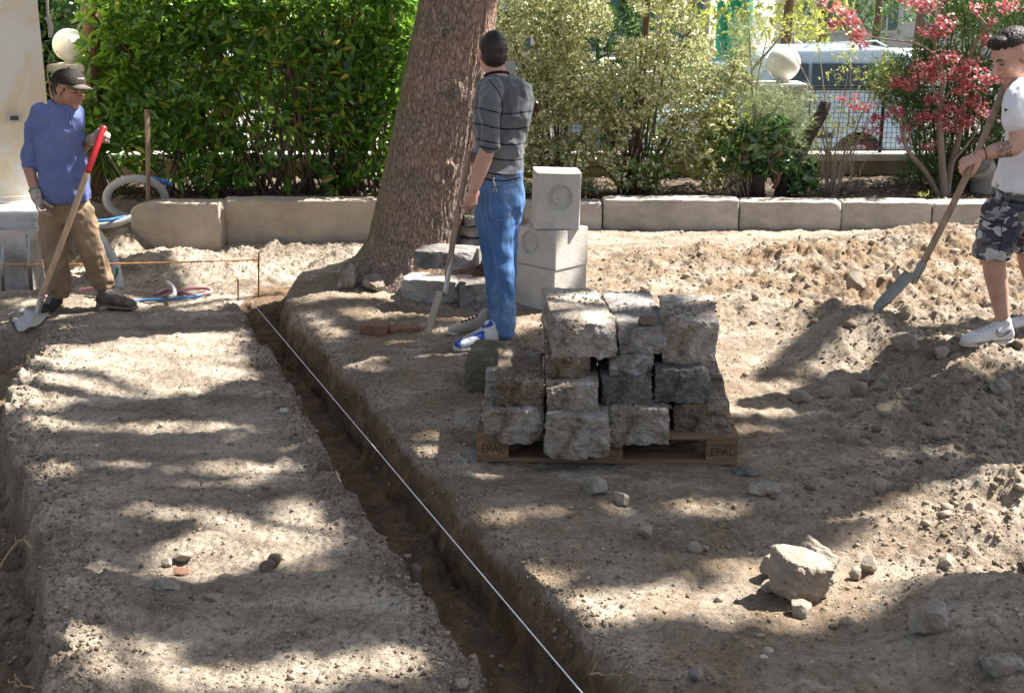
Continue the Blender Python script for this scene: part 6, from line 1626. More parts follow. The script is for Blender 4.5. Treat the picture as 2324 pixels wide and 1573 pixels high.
def eyes(parent, L_, Rm, k=1.0, brow=True):
    for s_ in (-1, 1):
        mb = MB(); mb.ell(L_(s_ * .030, .0865, -.012), (.011 * k, .006 * k, .0038 * k), Rm, 12, 8); mb.part('eye', M_EYE, parent, True)
        if brow:
            mb = MB(); mb.tube([L_(s_ * .014, .094, .008), L_(s_ * .030, .096, .013), L_(s_ * .050, .086, .008)], [.0035, .0045, .0025], 8); mb.part('eyebrow', M_HAIR, parent, True)
    mb = MB(); mb.tube([L_(-.021, .090, -.074), L_(-.008, .0985, -.071), L_(0, .0985, -.073), L_(.008, .0985, -.071), L_(.021, .090, -.074)], [.002, .005, .0045, .005, .002], 8); mb.part('lips', M_LIPS, parent, True)
def hand(B, w, a, n, side=1, curl=(.5, .6, .5), k=1.0, grip=None, spread=.06, thumb=.6):
    """w wrist, a direction wrist->knuckles, n palm normal (way the palm faces); side +1 puts the thumb on +b"""
    a = unit(a); n = unit(np.asarray(n) - a * np.dot(n, a)); b_ = np.cross(a, n) * side
    B.limb([w - a * .02, w + a * .02 * k, w + a * .055 * k, w + a * .088 * k], [.024 * k, .026 * k, .036 * k, .038 * k], 14, flat=[.8, .62, .42, .36], ref=b_)
    offs = [.029, .010, -.010, -.028]; lens = [.072, .080, .075, .060]; rad = [.0092, .0095, .0090, .0080]
    for i in range(4):
        p0 = w + (a * (.086 - abs(offs[i]) * .12) + b_ * offs[i]) * k; L0 = lens[i] * k; d = unit(a + b_ * offs[i] * spread * 20); q = [p0 - a * .02, p0]; ang = 0
        for j, fr in enumerate((.44, .31, .25)):
            ang += curl[j] * (1 + .12 * (i - 1.5)); dd = d * math.cos(ang) + n * math.sin(ang); q.append(q[-1] + dd * L0 * fr)
        B.limb(q, [rad[i] * k * 1.0, rad[i] * k * 1.05, rad[i] * k, rad[i] * k * .92, rad[i] * k * .8], 10, m=14)
    t0 = w + (a * .022 + b_ * .024 + n * .006) * k; td = unit(a * .75 + b_ * .65 + n * thumb)
    t1 = t0 + td * .034 * k; t2 = t1 + unit(td + n * .5 * thumb - b_ * .35 + a * .2) * .030 * k; t3 = t2 + unit(td + n * .9 * thumb - b_ * .9 + a * .3) * .026 * k
    B.limb([t0, t1, t2, t3], [.015 * k, .0125 * k, .0115 * k, .0095 * k], 10)
def shoe(parent, heel, toe_dir, L=.29, W=.10, Ht=.11, m_up=None, m_sole=None, up=(0, 0, 1), laces=True, names=('shoe', 'sole'), lacemat=None, cuffm=None):
    f, u, r = frame(toe_dir, up); f = np.asarray(f)
    B = Blob(); secs = []
    prof = [(0, .030, .060), (.06, .038, .105), (.16, .040, Ht), (.30, .040, Ht * .98), (.42, .041, Ht * .80), (.58, .046, Ht * .66), (.74, .050, Ht * .55), (.88, .046, Ht * .46), (.97, .030, Ht * .36), (1.0, .014, Ht * .24)]
    for t, hw, hh in prof:
        hw = hw * W / .10; secs.append((heel + f * (t * L) + u * (.018 + hh / 2), r, u, hw, hh / 2))
    B.loft(secs, 20)
    B.limb([heel + f * L * .17 + u * .06, heel + f * L * .17 + u * (Ht + .01)], [.036, .040], 14)
    o, _ = B.grow(names[0], m_up, parent, .0055, 4)
    B = Blob(); secs = []
    for t, hw, hh in prof:
        hw = hw * W / .10 * 1.07; secs.append((heel + f * ((t - .01) * L * 1.03) + u * (.014 + .006 * max(0, t - .8) * 5), r, u, hw, .014))
    B.loft(secs, 20); s_, _ = B.grow(names[1], m_sole, o, .005, 2)
    if laces:
        mb = MB()
        for i in range(5):
            t = .36 + i * .075; hh = np.interp(t, [q[0] for q in prof], [q[2] for q in prof]); c = heel + f * t * L + u * (.018 + hh + .002); w_ = .018
            mb.tube([c - r * w_ - u * .004, c + u * .004 + f * .008, c + r * w_ - u * .004 + f * .012], .0028, 6); mb.tube([c + r * w_ - u * .004, c + u * .005 + f * .008, c - r * w_ - u * .004 + f * .012], .0028, 6)
        mb.part('lace', lacemat or M_LACE, o, True)
    return o
def hair_tufts(B_V, region, n, L, mat, parent, down=.3):
    """short hair strands on a surface sample"""
    idx = rng.integers(0, len(region), n); p = region[idx]; c = region.mean(0); d = p - c; d /= np.linalg.norm(d, axis=1)[:, None]; d[:, 2] -= down
    d += rng.normal(size=d.shape) * .35
    V, F = leaf_cloud(p, d, rand_dirs(n), np.full(n, L), np.full(n, .0022), 'simple'); return part('hair_tips', V, F, mat, parent)
X, Yv, Zv = np.array([1., 0, 0]), np.array([0, 1., 0]), np.array([0, 0, 1.])
def strp(tool, nm, pts, r, mat, n=10, flat=1.0): mb = MB(); mb.tube(spline(pts, 20) if len(pts) > 2 else pts, r, n, True, flat); return mb.part(nm, mat, tool, True)
def blade(parent, neck, tip, normal, w0, w1, thick=.003, dish=.03, mat=None, point=.5, n=12, m=16):
    """shovel blade from neck to tip, dished"""
    f = unit(tip - neck); nn = unit(np.asarray(normal) - f * np.dot(normal, f)); r = np.cross(f, nn); L = np.linalg.norm(tip - neck); V = []
    for side in (0, 1):
        for j in range(m):
            t = j / (m - 1)
            for i in range(n):
                s_ = -1 + 2 * i / (n - 1); ww = w0 * (1 - t) + w1 * t
                lim = 1 if t < .6 else math.sqrt(max(0, 1 - ((t - .6) / .4) ** 2 * point)) 
                tl = t - point * .22 * (s_ * s_) * max(0, (t - .5) / .5)
                V.append(neck + f * L * tl + r * s_ * ww * lim + nn * (dish * (s_ * s_) + dish * .5 * (1 - t) ** 2 * 1 - (thick if side else 0)))
    F = [(j * n + i, j * n + i + 1, (j + 1) * n + i + 1, (j + 1) * n + i) for j in range(m - 1) for i in range(n - 1)]
    k = n * m; F += [(a + k, d + k, c + k, b_ + k) for a, b_, c, d in F]
    rim = [i for i in range(n)] + [j * n + n - 1 for j in range(1, m)] + [(m - 1) * n + i for i in range(n - 2, -1, -1)] + [j * n for j in range(m - 2, 0, -1)]
    F += [(rim[i], rim[i] + k, rim[(i + 1) % len(rim)] + k, rim[(i + 1) % len(rim)]) for i in range(len(rim))]
    return part('blade', np.array(V), F, mat, parent, True)
M_HANDLE = nmat('shovel_handle_wood', [(.3, (.42, .27, .17)), (.6, (.56, .39, .26)), (.8, (.62, .46, .32))], 4, 6, .6, .2, 60, (8, 8, 1), fine=.15)
M_HANDLE2 = nmat('worn_handle_wood', [(.3, (.22, .15, .10)), (.6, (.36, .26, .18)), (.8, (.46, .36, .26))], 4, 6, .7, .3, 60, (8, 8, 1), fine=.25)
M_REDP = nmat('red_painted_grip', [(.3, (.42, .012, .02)), (.7, (.58, .02, .035))], 8, 4, .4, .1, 80, spec=.5)
M_BLADE = nmat('bare_steel_blade', [(.3, (.30, .29, .28)), (.6, (.50, .50, .50)), (.8, (.28, .24, .19))], 7, 6, .35, .2, 60, metal=.75)
M_BLADE2 = nmat('dirty_blade', [(.3, (.10, .10, .09)), (.5, (.30, .28, .22)), (.75, (.42, .39, .31))], 7, 7, .6, .3, 60, (1, 1, .5), metal=.25)
M_BLADE3 = nmat('green_grey_blade', [(.3, (.20, .20, .18)), (.6, (.33, .33, .29)), (.8, (.42, .40, .33))], 6, 6, .5, .3, 60, metal=.3)

# ---------------------------------------------------------------- man in the cap
Y1 = G(140, 708, -.15)[1]
def A(px, py, dy=0): return P(px, py, Y1 + dy)
s1 = S(Y1, .8)
MAN1 = thing('person', (A(180, 700)[0], Y1, -.14), 'man in a dark cap, blue polo shirt and tan work trousers leaning on a shovel', 'person', None)
B = Blob()
hc = A(156, 201); f1 = unit([.90, -.42, -.16]); 
Lh, Rh = head(B, hc, f1, [.12, .0, 1], 1.10)
B.limb([A(140, 262, .02), A(139, 240, .02), A(146, 222, .01)], [.068, .060, .056], 16)
B.loft([(A(134, 262, .02), X, Yv, .12, .07), (A(136, 330, 0), X, Yv, .12, .08), (A(144, 420, 0), X, Yv, .10, .08), (A(150, 450, 0), X, Yv, .09, .07)])
# his right arm hangs down at the left of the picture
shR, elR, wrR = A(84, 262, 0), A(62, 362, -.03), A(82, 445, -.16)
B.limb([shR + [.02, .02, -.05], (shR + elR) / 2, elR, elR * .5 + wrR * .5, wrR], [.028, .030, .038, .038, .027], 14)
# his left arm: elbow behind the body, hand on the shovel top
shL, elL, wrL = A(166, 266, .10), A(172, 350, .16), A(211, 316, .0)
B.limb([shL, (shL + elL) / 2, elL, elL * .4 + wrL * .6, wrL], [.03, .032, .036, .036, .027], 14)
grip = A(234, 299, -.06)
for (hx_, kx, ax_) in ((A(130, 500), A(121, 560, -.03), A(134, 664, -.05)), (A(176, 500), A(206, 560, -.02), A(236, 652, .06))):
    B.limb([hx_, kx, ax_], [.075, .05, .035], 12)
body1, _ = B.grow('body', M_SKIN_T, MAN1, .0055, 3)
eyes(body1, Lh, Rh, 1.1)
# gloves
for (w_, e_, tgt, nn, sd, cl, lbl) in ((wrR, elR, A(92, 485, -.2), [.8, -.1, -.1], -1, (.45, .6, .5), 0), (wrL, elL, A(236, 296, -.02), [.25, -.75, -.6], 1, (.9, 1.0, .8), 1)):
    B = Blob(); hand(B, w_, tgt - w_, unit(nn), sd, cl, 1.12)
    d = unit(e_ - w_); B.limb([w_ + d * .035, w_ - d * .01, w_ - d * .03], [.039, .036, .034], 16)
    gl_, _ = B.grow('glove', M_GLOVE, MAN1, .0045, 2, .003, (40, 40, 40))
    mb = MB(); t_ = np.linspace(0, 2 * math.pi, 24); u1 = unit(np.cross(d, [0, 1, .3])); u2 = np.cross(d, u1); mb.tube([w_ + d * .042 + (u1 * math.cos(t) + u2 * math.sin(t)) * .040 for t in t_], .0035, 6); mb.part('cuff', M_GREENC, gl_, True)
# trousers
B = Blob()
hipc = A(150, 462, .01)
B.loft([(A(148, 440, .01), X, Yv, .155, .115), (A(150, 465, .01), X, Yv, .165, .12), (A(153, 492, .01), X, Yv, .16, .115), (A(153, 505, .01), X, Yv, .13, .09)])
B.limb([A(125, 478), A(121, 520, -.01), A(123, 560, -.03), A(129, 610, -.03), A(134, 652, -.04)], [.104, .100, .090, .085, .086], 18, flat=[1, 1, 1, 1, 1])
B.limb([A(178, 478), A(190, 515, -.01), A(205, 555, -.03), A(219, 600, .01), A(233, 640, .05)], [.104, .100, .089, .083, .080], 18)
B.limb([A(133, 655, -.04), A(134, 662, -.04)], [.082, .076], 18, round_=False); B.limb([A(234, 642, .05), A(237, 652, .06)], [.078, .072], 18, round_=False)
def folds1(V, Nn):
    z = V[:, 2]; k = np.exp(-((z - (-.06)) / .12) ** 2) * .006 + .0006
    return V + Nn * (k * np.sin(z * 85 + V[:, 0] * 30 + 2 * np.sin(V[:, 0] * 40)))[:, None]
B.grow('trousers', M_TAN, MAN1, .0075, 4, .024, (6, 6, 5), 3, folds1)
# shirt
B = Blob()
B.loft([(A(139, 236, .01), X, Yv, .085, .070), (A(134, 246, .01), X, Yv, .145, .085), (A(128, 264, 0), unit([1, -.12, 0]), Yv, .175, .105), (A(129, 300, 0), unit([1, -.15, 0]), Yv, .178, .12), (A(138, 350, -.01), X, Yv, .160, .13), (A(144, 400, -.02), X, Yv, .178, .15), (A(147, 440, -.01), X, Yv, .182, .148), (A(147, 456, -.0), X, Yv, .181, .145)], 32)
B.limb([A(92, 256, 0), A(80, 285, 0), A(71, 330, -.02), A(68, 362, -.03), A(69, 380, -.05)], [.066, .066, .058, .060, .056], 16)
B.limb([A(69, 372, -.045), A(70, 381, -.05)], [.067, .063], 16, round_=False)
B.limb([A(168, 258, .06), A(172, 300, .12), A(174, 345, .17)], [.068, .066, .060], 16)
def folds2(V, Nn):
    return V + Nn * (.0008 * np.sin(V[:, 2] * 38 + V[:, 0] * 60 + 3 * np.sin(V[:, 0] * 12)) * np.clip((1.3 - V[:, 2]) * 2, .2, 1))[:, None]
sh1, _ = B.grow('shirt', M_BLUE, MAN1, .007, 4, .026, (5, 5, 3.2), 8, folds2)
# collar
def ring(c, u1, u2, r1, r2, rt, mat, nm, par, a0=0, a1=2 * math.pi, dz=None, n=40, flat=1.0):
    pts = []
    for i, t in enumerate(np.linspace(a0, a1, n)):
        p = c + u1 * math.cos(t) * r1 + u2 * math.sin(t) * r2
        if dz: p = p + Zv * dz(t)
        pts.append(p)
    mb = MB(); mb.tube(pts, rt, 8, True, flat, Zv); return mb.part(nm, mat, par, True)
cc = A(140, 237, .0)
dz1 = lambda t: -.075 * max(0, math.cos(t + 1.0)) ** 1.5 + .010
for (r_, rt, mt, nm, off, fl) in ((.086, .030, M_BLUE, 'collar', -.004, .30), (.074, .0065, M_LIMEC, 'collar_trim', .018, 1)):
    pts = [cc + X * math.cos(t) * r_ + Yv * math.sin(t) * r_ * .85 + Zv * (dz1(t) + off) for t in np.linspace(0, 2 * math.pi, 48)]
    mb = MB(); mb.tube(pts, rt, 10, True, fl, Zv); mb.part(nm, mt, sh1, True)
mb = MB(); mb.tube(spline([A(158, 262, -.14), A(162, 275, -.142), A(165, 292, -.147)], 8), .0028, 6); mb.part('placket', M_NAVY, sh1, True)
# hair and cap
B = Blob(); B.ell(Lh(0, -.030, .012), (.084, .094, .090), Rh, 20, 14)
B.ell(Lh(-.064, .024, .004), (.0075, .011, .024), Rh); B.ell(Lh(.064, .024, .004), (.0075, .011, .024), Rh)
B.grow('hair', M_HAIR, MAN1, .005, 2, .004, (60, 60, 30))
fC, uC, rC = frame(f1 * 1 + Zv * .06, [.05, 0, 1]); RC = np.stack([rC, fC, uC], 1)
cap = Blob(); secs = []
for k in range(10):
    t = k / 9 * math.pi / 2; secs.append((Lh(0, -.006 - .004 * k / 9, .030 + math.sin(t) * .088), rC, fC, .098 * math.cos(t) ** .7 + .001, .118 * math.cos(t) ** .7 + .001))
cap.loft(secs, 28)
capo, _ = cap.grow('cap', M_CAP, MAN1, .0045, 3, .002, (30, 30, 30))
V = []; nb_ = 15
for side_ in (0, 1):
    for j in range(7):
        for i in range(nb_):
            a = -1 + 2 * i / (nb_ - 1); th = a * 1.05; r0_ = np.array([math.sin(th) * .086, math.cos(th) * .100]); ext = .085 * (1 - (a * a) ** 1.5 * .95) * j / 6
            V.append(Lh(r0_[0] * (1 - .1 * j / 6), r0_[1] - .008 + ext, .044 - .022 * (a * a) - .012 * j / 6 - .003 * side_))
Fq = [(j * nb_ + i, j * nb_ + i + 1, (j + 1) * nb_ + i + 1, (j + 1) * nb_ + i) for j in range(6) for i in range(nb_ - 1)]; kk = 7 * nb_
Fq += [(a + kk, d + kk, c + kk, b_ + kk) for a, b_, c, d in Fq]; rim = [6 * nb_ + i for i in range(nb_)]; Fq += [(rim[i], rim[i + 1], rim[i + 1] + kk, rim[i] + kk) for i in range(nb_ - 1)]
part('cap_peak', np.array(V), Fq, cloth('paler_cap_cloth', (.10, .08, .065), (.20, .165, .135), 9), capo, True)  # peak cloth set paler than the rest of the cap
mb = MB(); mb.ell(Lh(0, -.012, .124), (.008, .008, .005), Rh); mb.part('cap_button', M_CAP, capo, True)
# small pale embroidery on the cap front, illegible in the photograph
M_EMB = nmat('pale_embroidery', [(.3, (.45, .45, .45)), (.7, (.62, .62, .62))], 60, 3, .8, .1, 90); mb = MB()
for i in range(7):
    th = -.42 + i * .12; p0 = Lh(math.sin(th) * .080, math.cos(th) * .0965 - .006, .082); p1 = Lh(math.sin(th) * .084, math.cos(th) * .101 - .006, .072); mb.tube([p0, p1], .0028, 5)
mb.part('embroidery', M_EMB, capo)
# shoes
shoe(MAN1, A(133, 672, .04) * [1, 1, 0] + [0, 0, -.125], [-.08, -1, -.06], .29, .108, .12, M_SHOE_DK, M_SOLE_BR)
shoe(MAN1, A(222, 688, .03) * [1, 1, 0] + [0, 0, -.118], [.97, -.22, -.03], .30, .108, .12, M_SHOE_BR, M_SOLE_BR)
# shovel with red grip
SH1 = thing('shovel', A(50, 745, -.35), 'shovel with a red grip and pale wooden handle held by the man in the cap', 'shovel')
pa, pb, pc, pd = A(233, 297, -.05), A(198, 392, -.20), A(93, 675, -.28), A(87, 703, -.29)
strp(SH1, 'grip', [pa + unit(pa - pb) * .03, (pa + pb) / 2, pb], .0215, M_REDP, 16); strp(SH1, 'handle', [pb, (pb + pc) / 2 + [.004, 0, 0], pc], .0205, M_HANDLE, 16)
strp(SH1, 'socket', [pc + unit(pc - pb) * -.01, pd, A(78, 722, -.31)], [.0225] * 8 + [.022] * 12 if False else .0215, M_BLADE, 16)
nk, tp_ = A(82, 712, -.30), A(45, 752, -.48)
blade(SH1, nk, tp_, [.1, -.35, 1], .11, .10, .003, .028, M_BLADE, .7)

# ---------------------------------------------------------------- man in stripes
Y2 = G(1105, 776, .0)[1] + .04
def A(px, py, dy=0): return P(px, py, Y2 + dy)
MAN2 = thing('person', (A(1110, 775)[0], Y2, 0), 'man in a grey striped pullover and blue jeans seen from behind beside the tree', 'person', None)
B = Blob(); f2 = unit([-.36, .93, -.02])
Lh, Rh = head(B, A(1117, 120, .0), f2, [.04, 0, 1], 1.05)
B.limb([A(1130, 180, .0), A(1125, 162, .0), A(1119, 142, .0)], [.066, .060, .058], 16)
B.loft([(A(1134, 200, .02), X, Yv, .10, .06), (A(1136, 300, 0), X, Yv, .10, .07), (A(1136, 400, 0), X, Yv, .08, .06)])
# left arm, hanging in front of us
s2_, e2_, w2_ = A(1106, 215, -.16), A(1110, 325, -.22), A(1076, 428, -.22)
B.limb([s2_ + [.01, .02, -.05], s2_ * .4 + e2_ * .6, e2_, e2_ * .55 + w2_ * .45, w2_], [.030, .032, .043, .046, .030], 16)
hand(B, w2_, A(1064, 480, -.2) - w2_, unit([-.6, .7, -.1]), 1, (.75, .9, .7), 1.22, thumb=.4)
# far arm holds the spade top
s3_, e3_, w3_ = A(1100, 225, .22), A(1085, 330, .22), A(1076, 350, .10)
B.limb([s3_, e3_, w3_], [.03, .036, .03], 14)
hand(B, w3_, A(1063, 348, .02) - w3_, unit([-.2, -.9, .1]), -1, (.9, 1, .8), .98)
for (h_, k_, a_) in ((A(1132, 490, -.05), A(1130, 600, -.08), A(1142, 742, -.09)), (A(1138, 470, .06), A(1138, 600, .09), A(1132, 742, .10))): B.limb([h_, k_, a_], [.06, .05, .035], 12)
body2, _ = B.grow('body', M_SKIN_L, MAN2, .0055, 3)
eyes(body2, Lh, Rh)
# hair
B = Blob(); B.ell(Lh(0, -.018, .026), (.0815, .094, .090), Rh, 22, 16); B.ell(Lh(0, -.034, -.018), (.074, .078, .066), Rh, 20, 14); B.ell(Lh(0, -.03, .06), (.07, .075, .062), Rh)
hr, HV = B.grow('hair', M_HAIR, MAN2, .005, 2, .004, (60, 60, 40))
hair_tufts(None, HV, 2200, .0055, M_HAIR, hr, .8)
# jeans
B = Blob()
B.loft([(A(1138, 386, 0), unit([1, .25, 0]), unit([-.25, 1, 0]), .125, .115), (A(1136, 425, 0), unit([1, .25, 0]), unit([-.25, 1, 0]), .138, .135), (A(1135, 460, 0), unit([1, .25, 0]), unit([-.25, 1, 0]), .145, .15), (A(1130, 500, 0), X, Yv, .14, .14), (A(1128, 520, 0), X, Yv, .12, .11)], 28)
B.limb([A(1128, 485, -.07), A(1127, 545, -.09), A(1132, 610, -.10), A(1139, 680, -.10), A(1141, 745, -.11)], [.118, .100, .090, .082, .080], 20)
B.limb([A(1142, 485, .07), A(1140, 545, .09), A(1142, 610, .10), A(1140, 680, .11), A(1134, 738, .12)], [.112, .096, .082, .078, .074], 20)
def folds3(V, Nn):
    z = V[:, 2]; k = .0035 * np.exp(-((z - .05) / .12) ** 2) + .0015 * np.exp(-((z - .5) / .10) ** 2) + .0003
    return V + Nn * (k * np.sin(z * 62 + V[:, 0] * 45 + 2 * np.sin(V[:, 1] * 20)))[:, None]
jn, JV = B.grow('jeans', M_JEANS, MAN2, .007, 4, .018, (6, 6, 4), 5, folds3)
def on_surface(V, px, py, off=.004):
    """nearest camera side surface point of V at picture position"""
    qx, qy = proj(V[:, 0], V[:, 1], V[:, 2]); d = (qx - px) ** 2 + (qy - py) ** 2; c = np.argsort(d)[:14]; i = c[np.argmin(V[c, 1])]; return P(px, py, V[i, 1] - off)
def seam(nm, pts, V, r, mat, par, n=30, off=.002):
    p = spline([(a, b_, 0) for a, b_ in pts], n); q = np.array([on_surface(V, a[0], a[1], off) for a in p]); 
    for _ in range(2): q[1:-1, 1] = (q[:-2, 1] + q[1:-1, 1] + q[2:, 1]) / 3
    mb = MB(); mb.tube(q, r, 6); return mb.part(nm, mat, par, True)
M_SEAM = nmat('seam_thread', [(.3, (.10, .17, .30)), (.7, (.24, .33, .45))], 60, 3, .8, .1, 90)
seam('side_seam', [(1099, 425), (1106, 500), (1122, 580), (1131, 660), (1135, 748)], JV, .0022, M_SEAM, jn, 40)
seam('pocket_edge', [(1112, 443), (1113, 485), (1130, 500), (1146, 496), (1164, 470), (1170, 444), (1140, 440), (1112, 441)], JV, .0018, M_SEAM, jn, 44)
seam('waistband_seam', [(1092, 420), (1125, 424), (1165, 420), (1178, 416)], JV, .002, M_SEAM, jn, 20)
mb = MB(); q = on_surface(JV, 1122, 416, .012)
mb.tube(spline([q + [0, 0, .03], q + [-.008, 0, .015], q + [.0, 0, .0], q + [.004, 0, -.03]], 10), .004, 6); mb.tube(spline([q + [.004, 0, -.03], q + [.016, 0, -.045], q + [.002, 0, -.055], q + [-.004, 0, -.04], q + [.004, 0, -.03]], 12), .003, 6); mb.part('snap_hook', M_BLADE, jn, True)
# pullover
B = Blob(); rv2, fv2 = unit([1, .35, 0]), unit([-.35, 1, 0])
B.loft([(A(1127, 166, .0), rv2, fv2, .070, .06), (A(1135, 178, .0), rv2, fv2, .125, .075), (A(1142, 195, .0), rv2, fv2, .172, .10), (A(1143, 225, 0), rv2, fv2, .184, .115), (A(1141, 260, 0), rv2, fv2, .178, .12), (A(1135, 310, 0), rv2, fv2, .155, .115), (A(1131, 350, 0), rv2, fv2, .143, .118), (A(1134, 385, 0), rv2, fv2, .138, .12), (A(1136, 408, 0), rv2, fv2, .136, .12)], 32)
B.limb([A(1118, 202, -.12), A(1111, 225, -.17), A(1111, 270, -.21), A(1113, 310, -.22), A(1112, 334, -.225)], [.065, .068, .064, .060, .054], 18)
B.limb([A(1112, 322, -.22), A(1111, 335, -.225)], [.062, .058], 18, round_=False)
B.limb([A(1130, 205, .12), A(1105, 240, .2), A(1090, 300, .21)], [.06, .06, .055], 16)
def folds4(V, Nn):
    z = V[:, 2]; arm = np.exp(-((z - 1.09) / .05) ** 2) * (V[:, 0] < A(1130, 330)[0]) * (V[:, 1] < Y2 - .1)
    return V + Nn * ((.0045 * arm) * np.sin(z * 240 + V[:, 0] * 60) + .0008 * np.sin(z * 45 + V[:, 0] * 30) * (z < 1.05))[:, None]
sw, SV = B.grow('pullover', M_STRIPE, MAN2, .0065, 4, .020, (6, 6, 5), 15, folds4)
at_ = sw.data.attributes.new('stripe', 'FLOAT', 'POINT'); at_.data.foreach_set('value', (SV[:, 2] - .79 + .03 * np.sin((SV[:, 0] - A(1140, 250)[0]) * 9 + 1.2) + .12 * (SV[:, 1] - Y2)).astype(np.float32))
cn = A(1127, 173, .0); pts = [cn + rv2 * math.cos(t) * .069 + fv2 * math.sin(t) * .060 + Zv * (.004 - .022 * math.sin(t)) for t in np.linspace(0, 2 * math.pi, 44)]; mb = MB(); mb.tube(pts, .0085, 8); mb.part('neckband', M_NAVY, sw, True)
seam('hem', [(1096, 405), (1120, 410), (1150, 410), (1178, 404)], SV, .0045, M_NAVY, sw, 24, .008)
seam('sleeve_hem', [(1087, 332), (1100, 336), (1118, 339), (1128, 339)], SV, .004, M_NAVY, sw, 16)
seam('armhole_seam', [(1107, 180), (1122, 196), (1138, 222), (1141, 250), (1134, 290)], SV, .0022, M_NAVY, sw, 24)
shoe(MAN2, A(1128, 764, -.14) * [1, 1, 0] + [0, 0, .012], [-.86, -.52, -.02], .29, .10, .11, M_SHOE_BL, M_SOLE_W, lacemat=M_WHITE)
shoe(MAN2, A(1122, 760, .13) * [1, 1, 0] + [0, 0, .012], [-.97, -.15, -.02], .29, .10, .11, cloth('beige_shoe_fabric', (.38, .33, .27), (.52, .47, .40)), M_SOLE_W, lacemat=M_NAVY)
# spade
SP = thing('spade', A(975, 760, .0), 'long handled spade with a narrow dirty blade held by the man in stripes', 'spade')
q0, q1, q2, q3 = A(1067, 345, -.02), A(1047, 440, -.10), A(1027, 556, -.16), A(1012, 668, -.2)
strp(SP, 'handle', [q0, q1, q2, A(1015, 628, -.18)], .0175, M_HANDLE2, 14); strp(SP, 'socket', [A(1024, 580, -.168), A(1016, 630, -.185), A(1010, 672, -.2)], .0165, M_BLADE, 12)
blade(SP, A(1006, 664, -.2), A(972, 762, -.26), [-.96, -.27, .0], .085, .08, .003, .016, M_BLADE2, .15)

# ---------------------------------------------------------------- man in the white shirt
Z3 = .2
for _ in range(8): g3 = G(2240, 772, Z3); Z3 = Z3 * .5 + .5 * gz(g3[0], g3[1])
Y3 = g3[1] + .02
def A(px, py, dy=0): return P(px, py, Y3 + dy)
MAN3 = thing('person', (A(2290, 770)[0], Y3, Z3), 'young man in a white T-shirt and grey camouflage shorts digging at the right edge', 'person', None)
B = Blob(); f3 = unit([-.93, -.28, -.42])
Lh, Rh = head(B, A(2298, 124, .0), f3, [-.35, 0, 1], 1.17)
B.limb([A(2340, 205, .03), A(2326, 178, .02), A(2310, 150, .01)], [.068, .060, .058], 16)
B.loft([(A(2350, 215, .05), X, Yv, .11, .11), (A(2355, 320, .05), X, Yv, .10, .11), (A(2348, 430, .03), X, Yv, .08, .08)])
s_, e_, w_ = A(2318, 225, -.14), A(2306, 332, -.22), A(2226, 352, -.20)
B.limb([s_, (s_ + e_) / 2, e_, e_ * .6 + w_ * .4, w_], [.058, .052, .043, .044, .029], 18)
hand(B, w_, A(2196, 366, -.19) - w_, unit([-.35, .35, -.75]), 1, (.8, .95, .8), 1.08, thumb=.5)
s_2, e_2, w_2 = A(2335, 225, .2), A(2330, 300, .22), A(2298, 215, .10)
B.limb([s_2, e_2, w_2], [.055, .042, .03], 16)
hand(B, w_2, A(2281, 193, .06) - w_2, unit([-.3, -.7, .3]), -1, (.8, .9, .8), 1.0)
# near leg
B.limb([A(2292, 510, -.05), A(2262, 560, -.08), A(2257, 610, -.06), A(2264, 650, -.04), A(2275, 722, -.03)], [.080, .066, .060, .055, .037], 18)
B.limb([A(2350, 480, .12), A(2335, 570, .16), A(2352, 640, .26), A(2380, 705, .36)], [.080, .066, .058, .037], 18)
body3, BV = B.grow('body', M_SKIN_TAT, MAN3, .0055, 3)
tt_ = np.zeros(len(BV)); ab = w_ - e_
for lo, hi, wgt in ((.12, .68, 1.0),):
    t = ((BV - e_) @ ab) / (ab @ ab); dd = np.linalg.norm(BV - e_ - t[:, None] * ab, axis=1); tt_ = np.where((t > lo) & (t < hi) & (dd < .07), wgt * sst((t - lo) / .1) * sst((hi - t) / .25), tt_)
at_ = body3.data.attributes.new('tattoo', 'FLOAT', 'POINT'); at_.data.foreach_set('value', tt_.astype(np.float32))
eyes(body3, Lh, Rh, 1.17)
mb = MB(); d = unit(e_ - w_); u1 = unit(np.cross(d, Yv)); u2 = np.cross(d, u1); mb.tube([w_ + d * .02 + (u1 * math.cos(t) + u2 * math.sin(t)) * .032 for t in np.linspace(0, 2 * math.pi, 26)], .003, 6); mb.part('bracelet', nmat('dark_red_cord', [(.3, (.10, .01, .015)), (.7, (.2, .03, .03))], 40, 3, .8, .1, 90), MAN3, True)
B = Blob(); B.ell(Lh(0, -.012, .050), (.088, .108, .084), Rh, 22, 16); B.ell(Lh(0, .052, .080), (.068, .050, .034), Rh, 18, 12); B.ell(Lh(0, -.05, .015), (.078, .065, .07), Rh)
hr3, HV = B.grow('hair', M_HAIR, MAN3, .005, 2, .005, (50, 50, 40)); hair_tufts(None, HV[HV[:, 2] > np.median(HV[:, 2]) - .02], 1600, .006, M_HAIR, hr3, .6)
M_FADE = nmat('shaved_hair', [(.3, (.16, .10, .08)), (.7, (.24, .16, .13))], 80, 4, .7, .2, 200)
B = Blob(); B.ell(Lh(0, -.022, .004), (.0925, .104, .088), Rh, 22, 16); B.grow('hair_fade', M_FADE, MAN3, .005, 2)
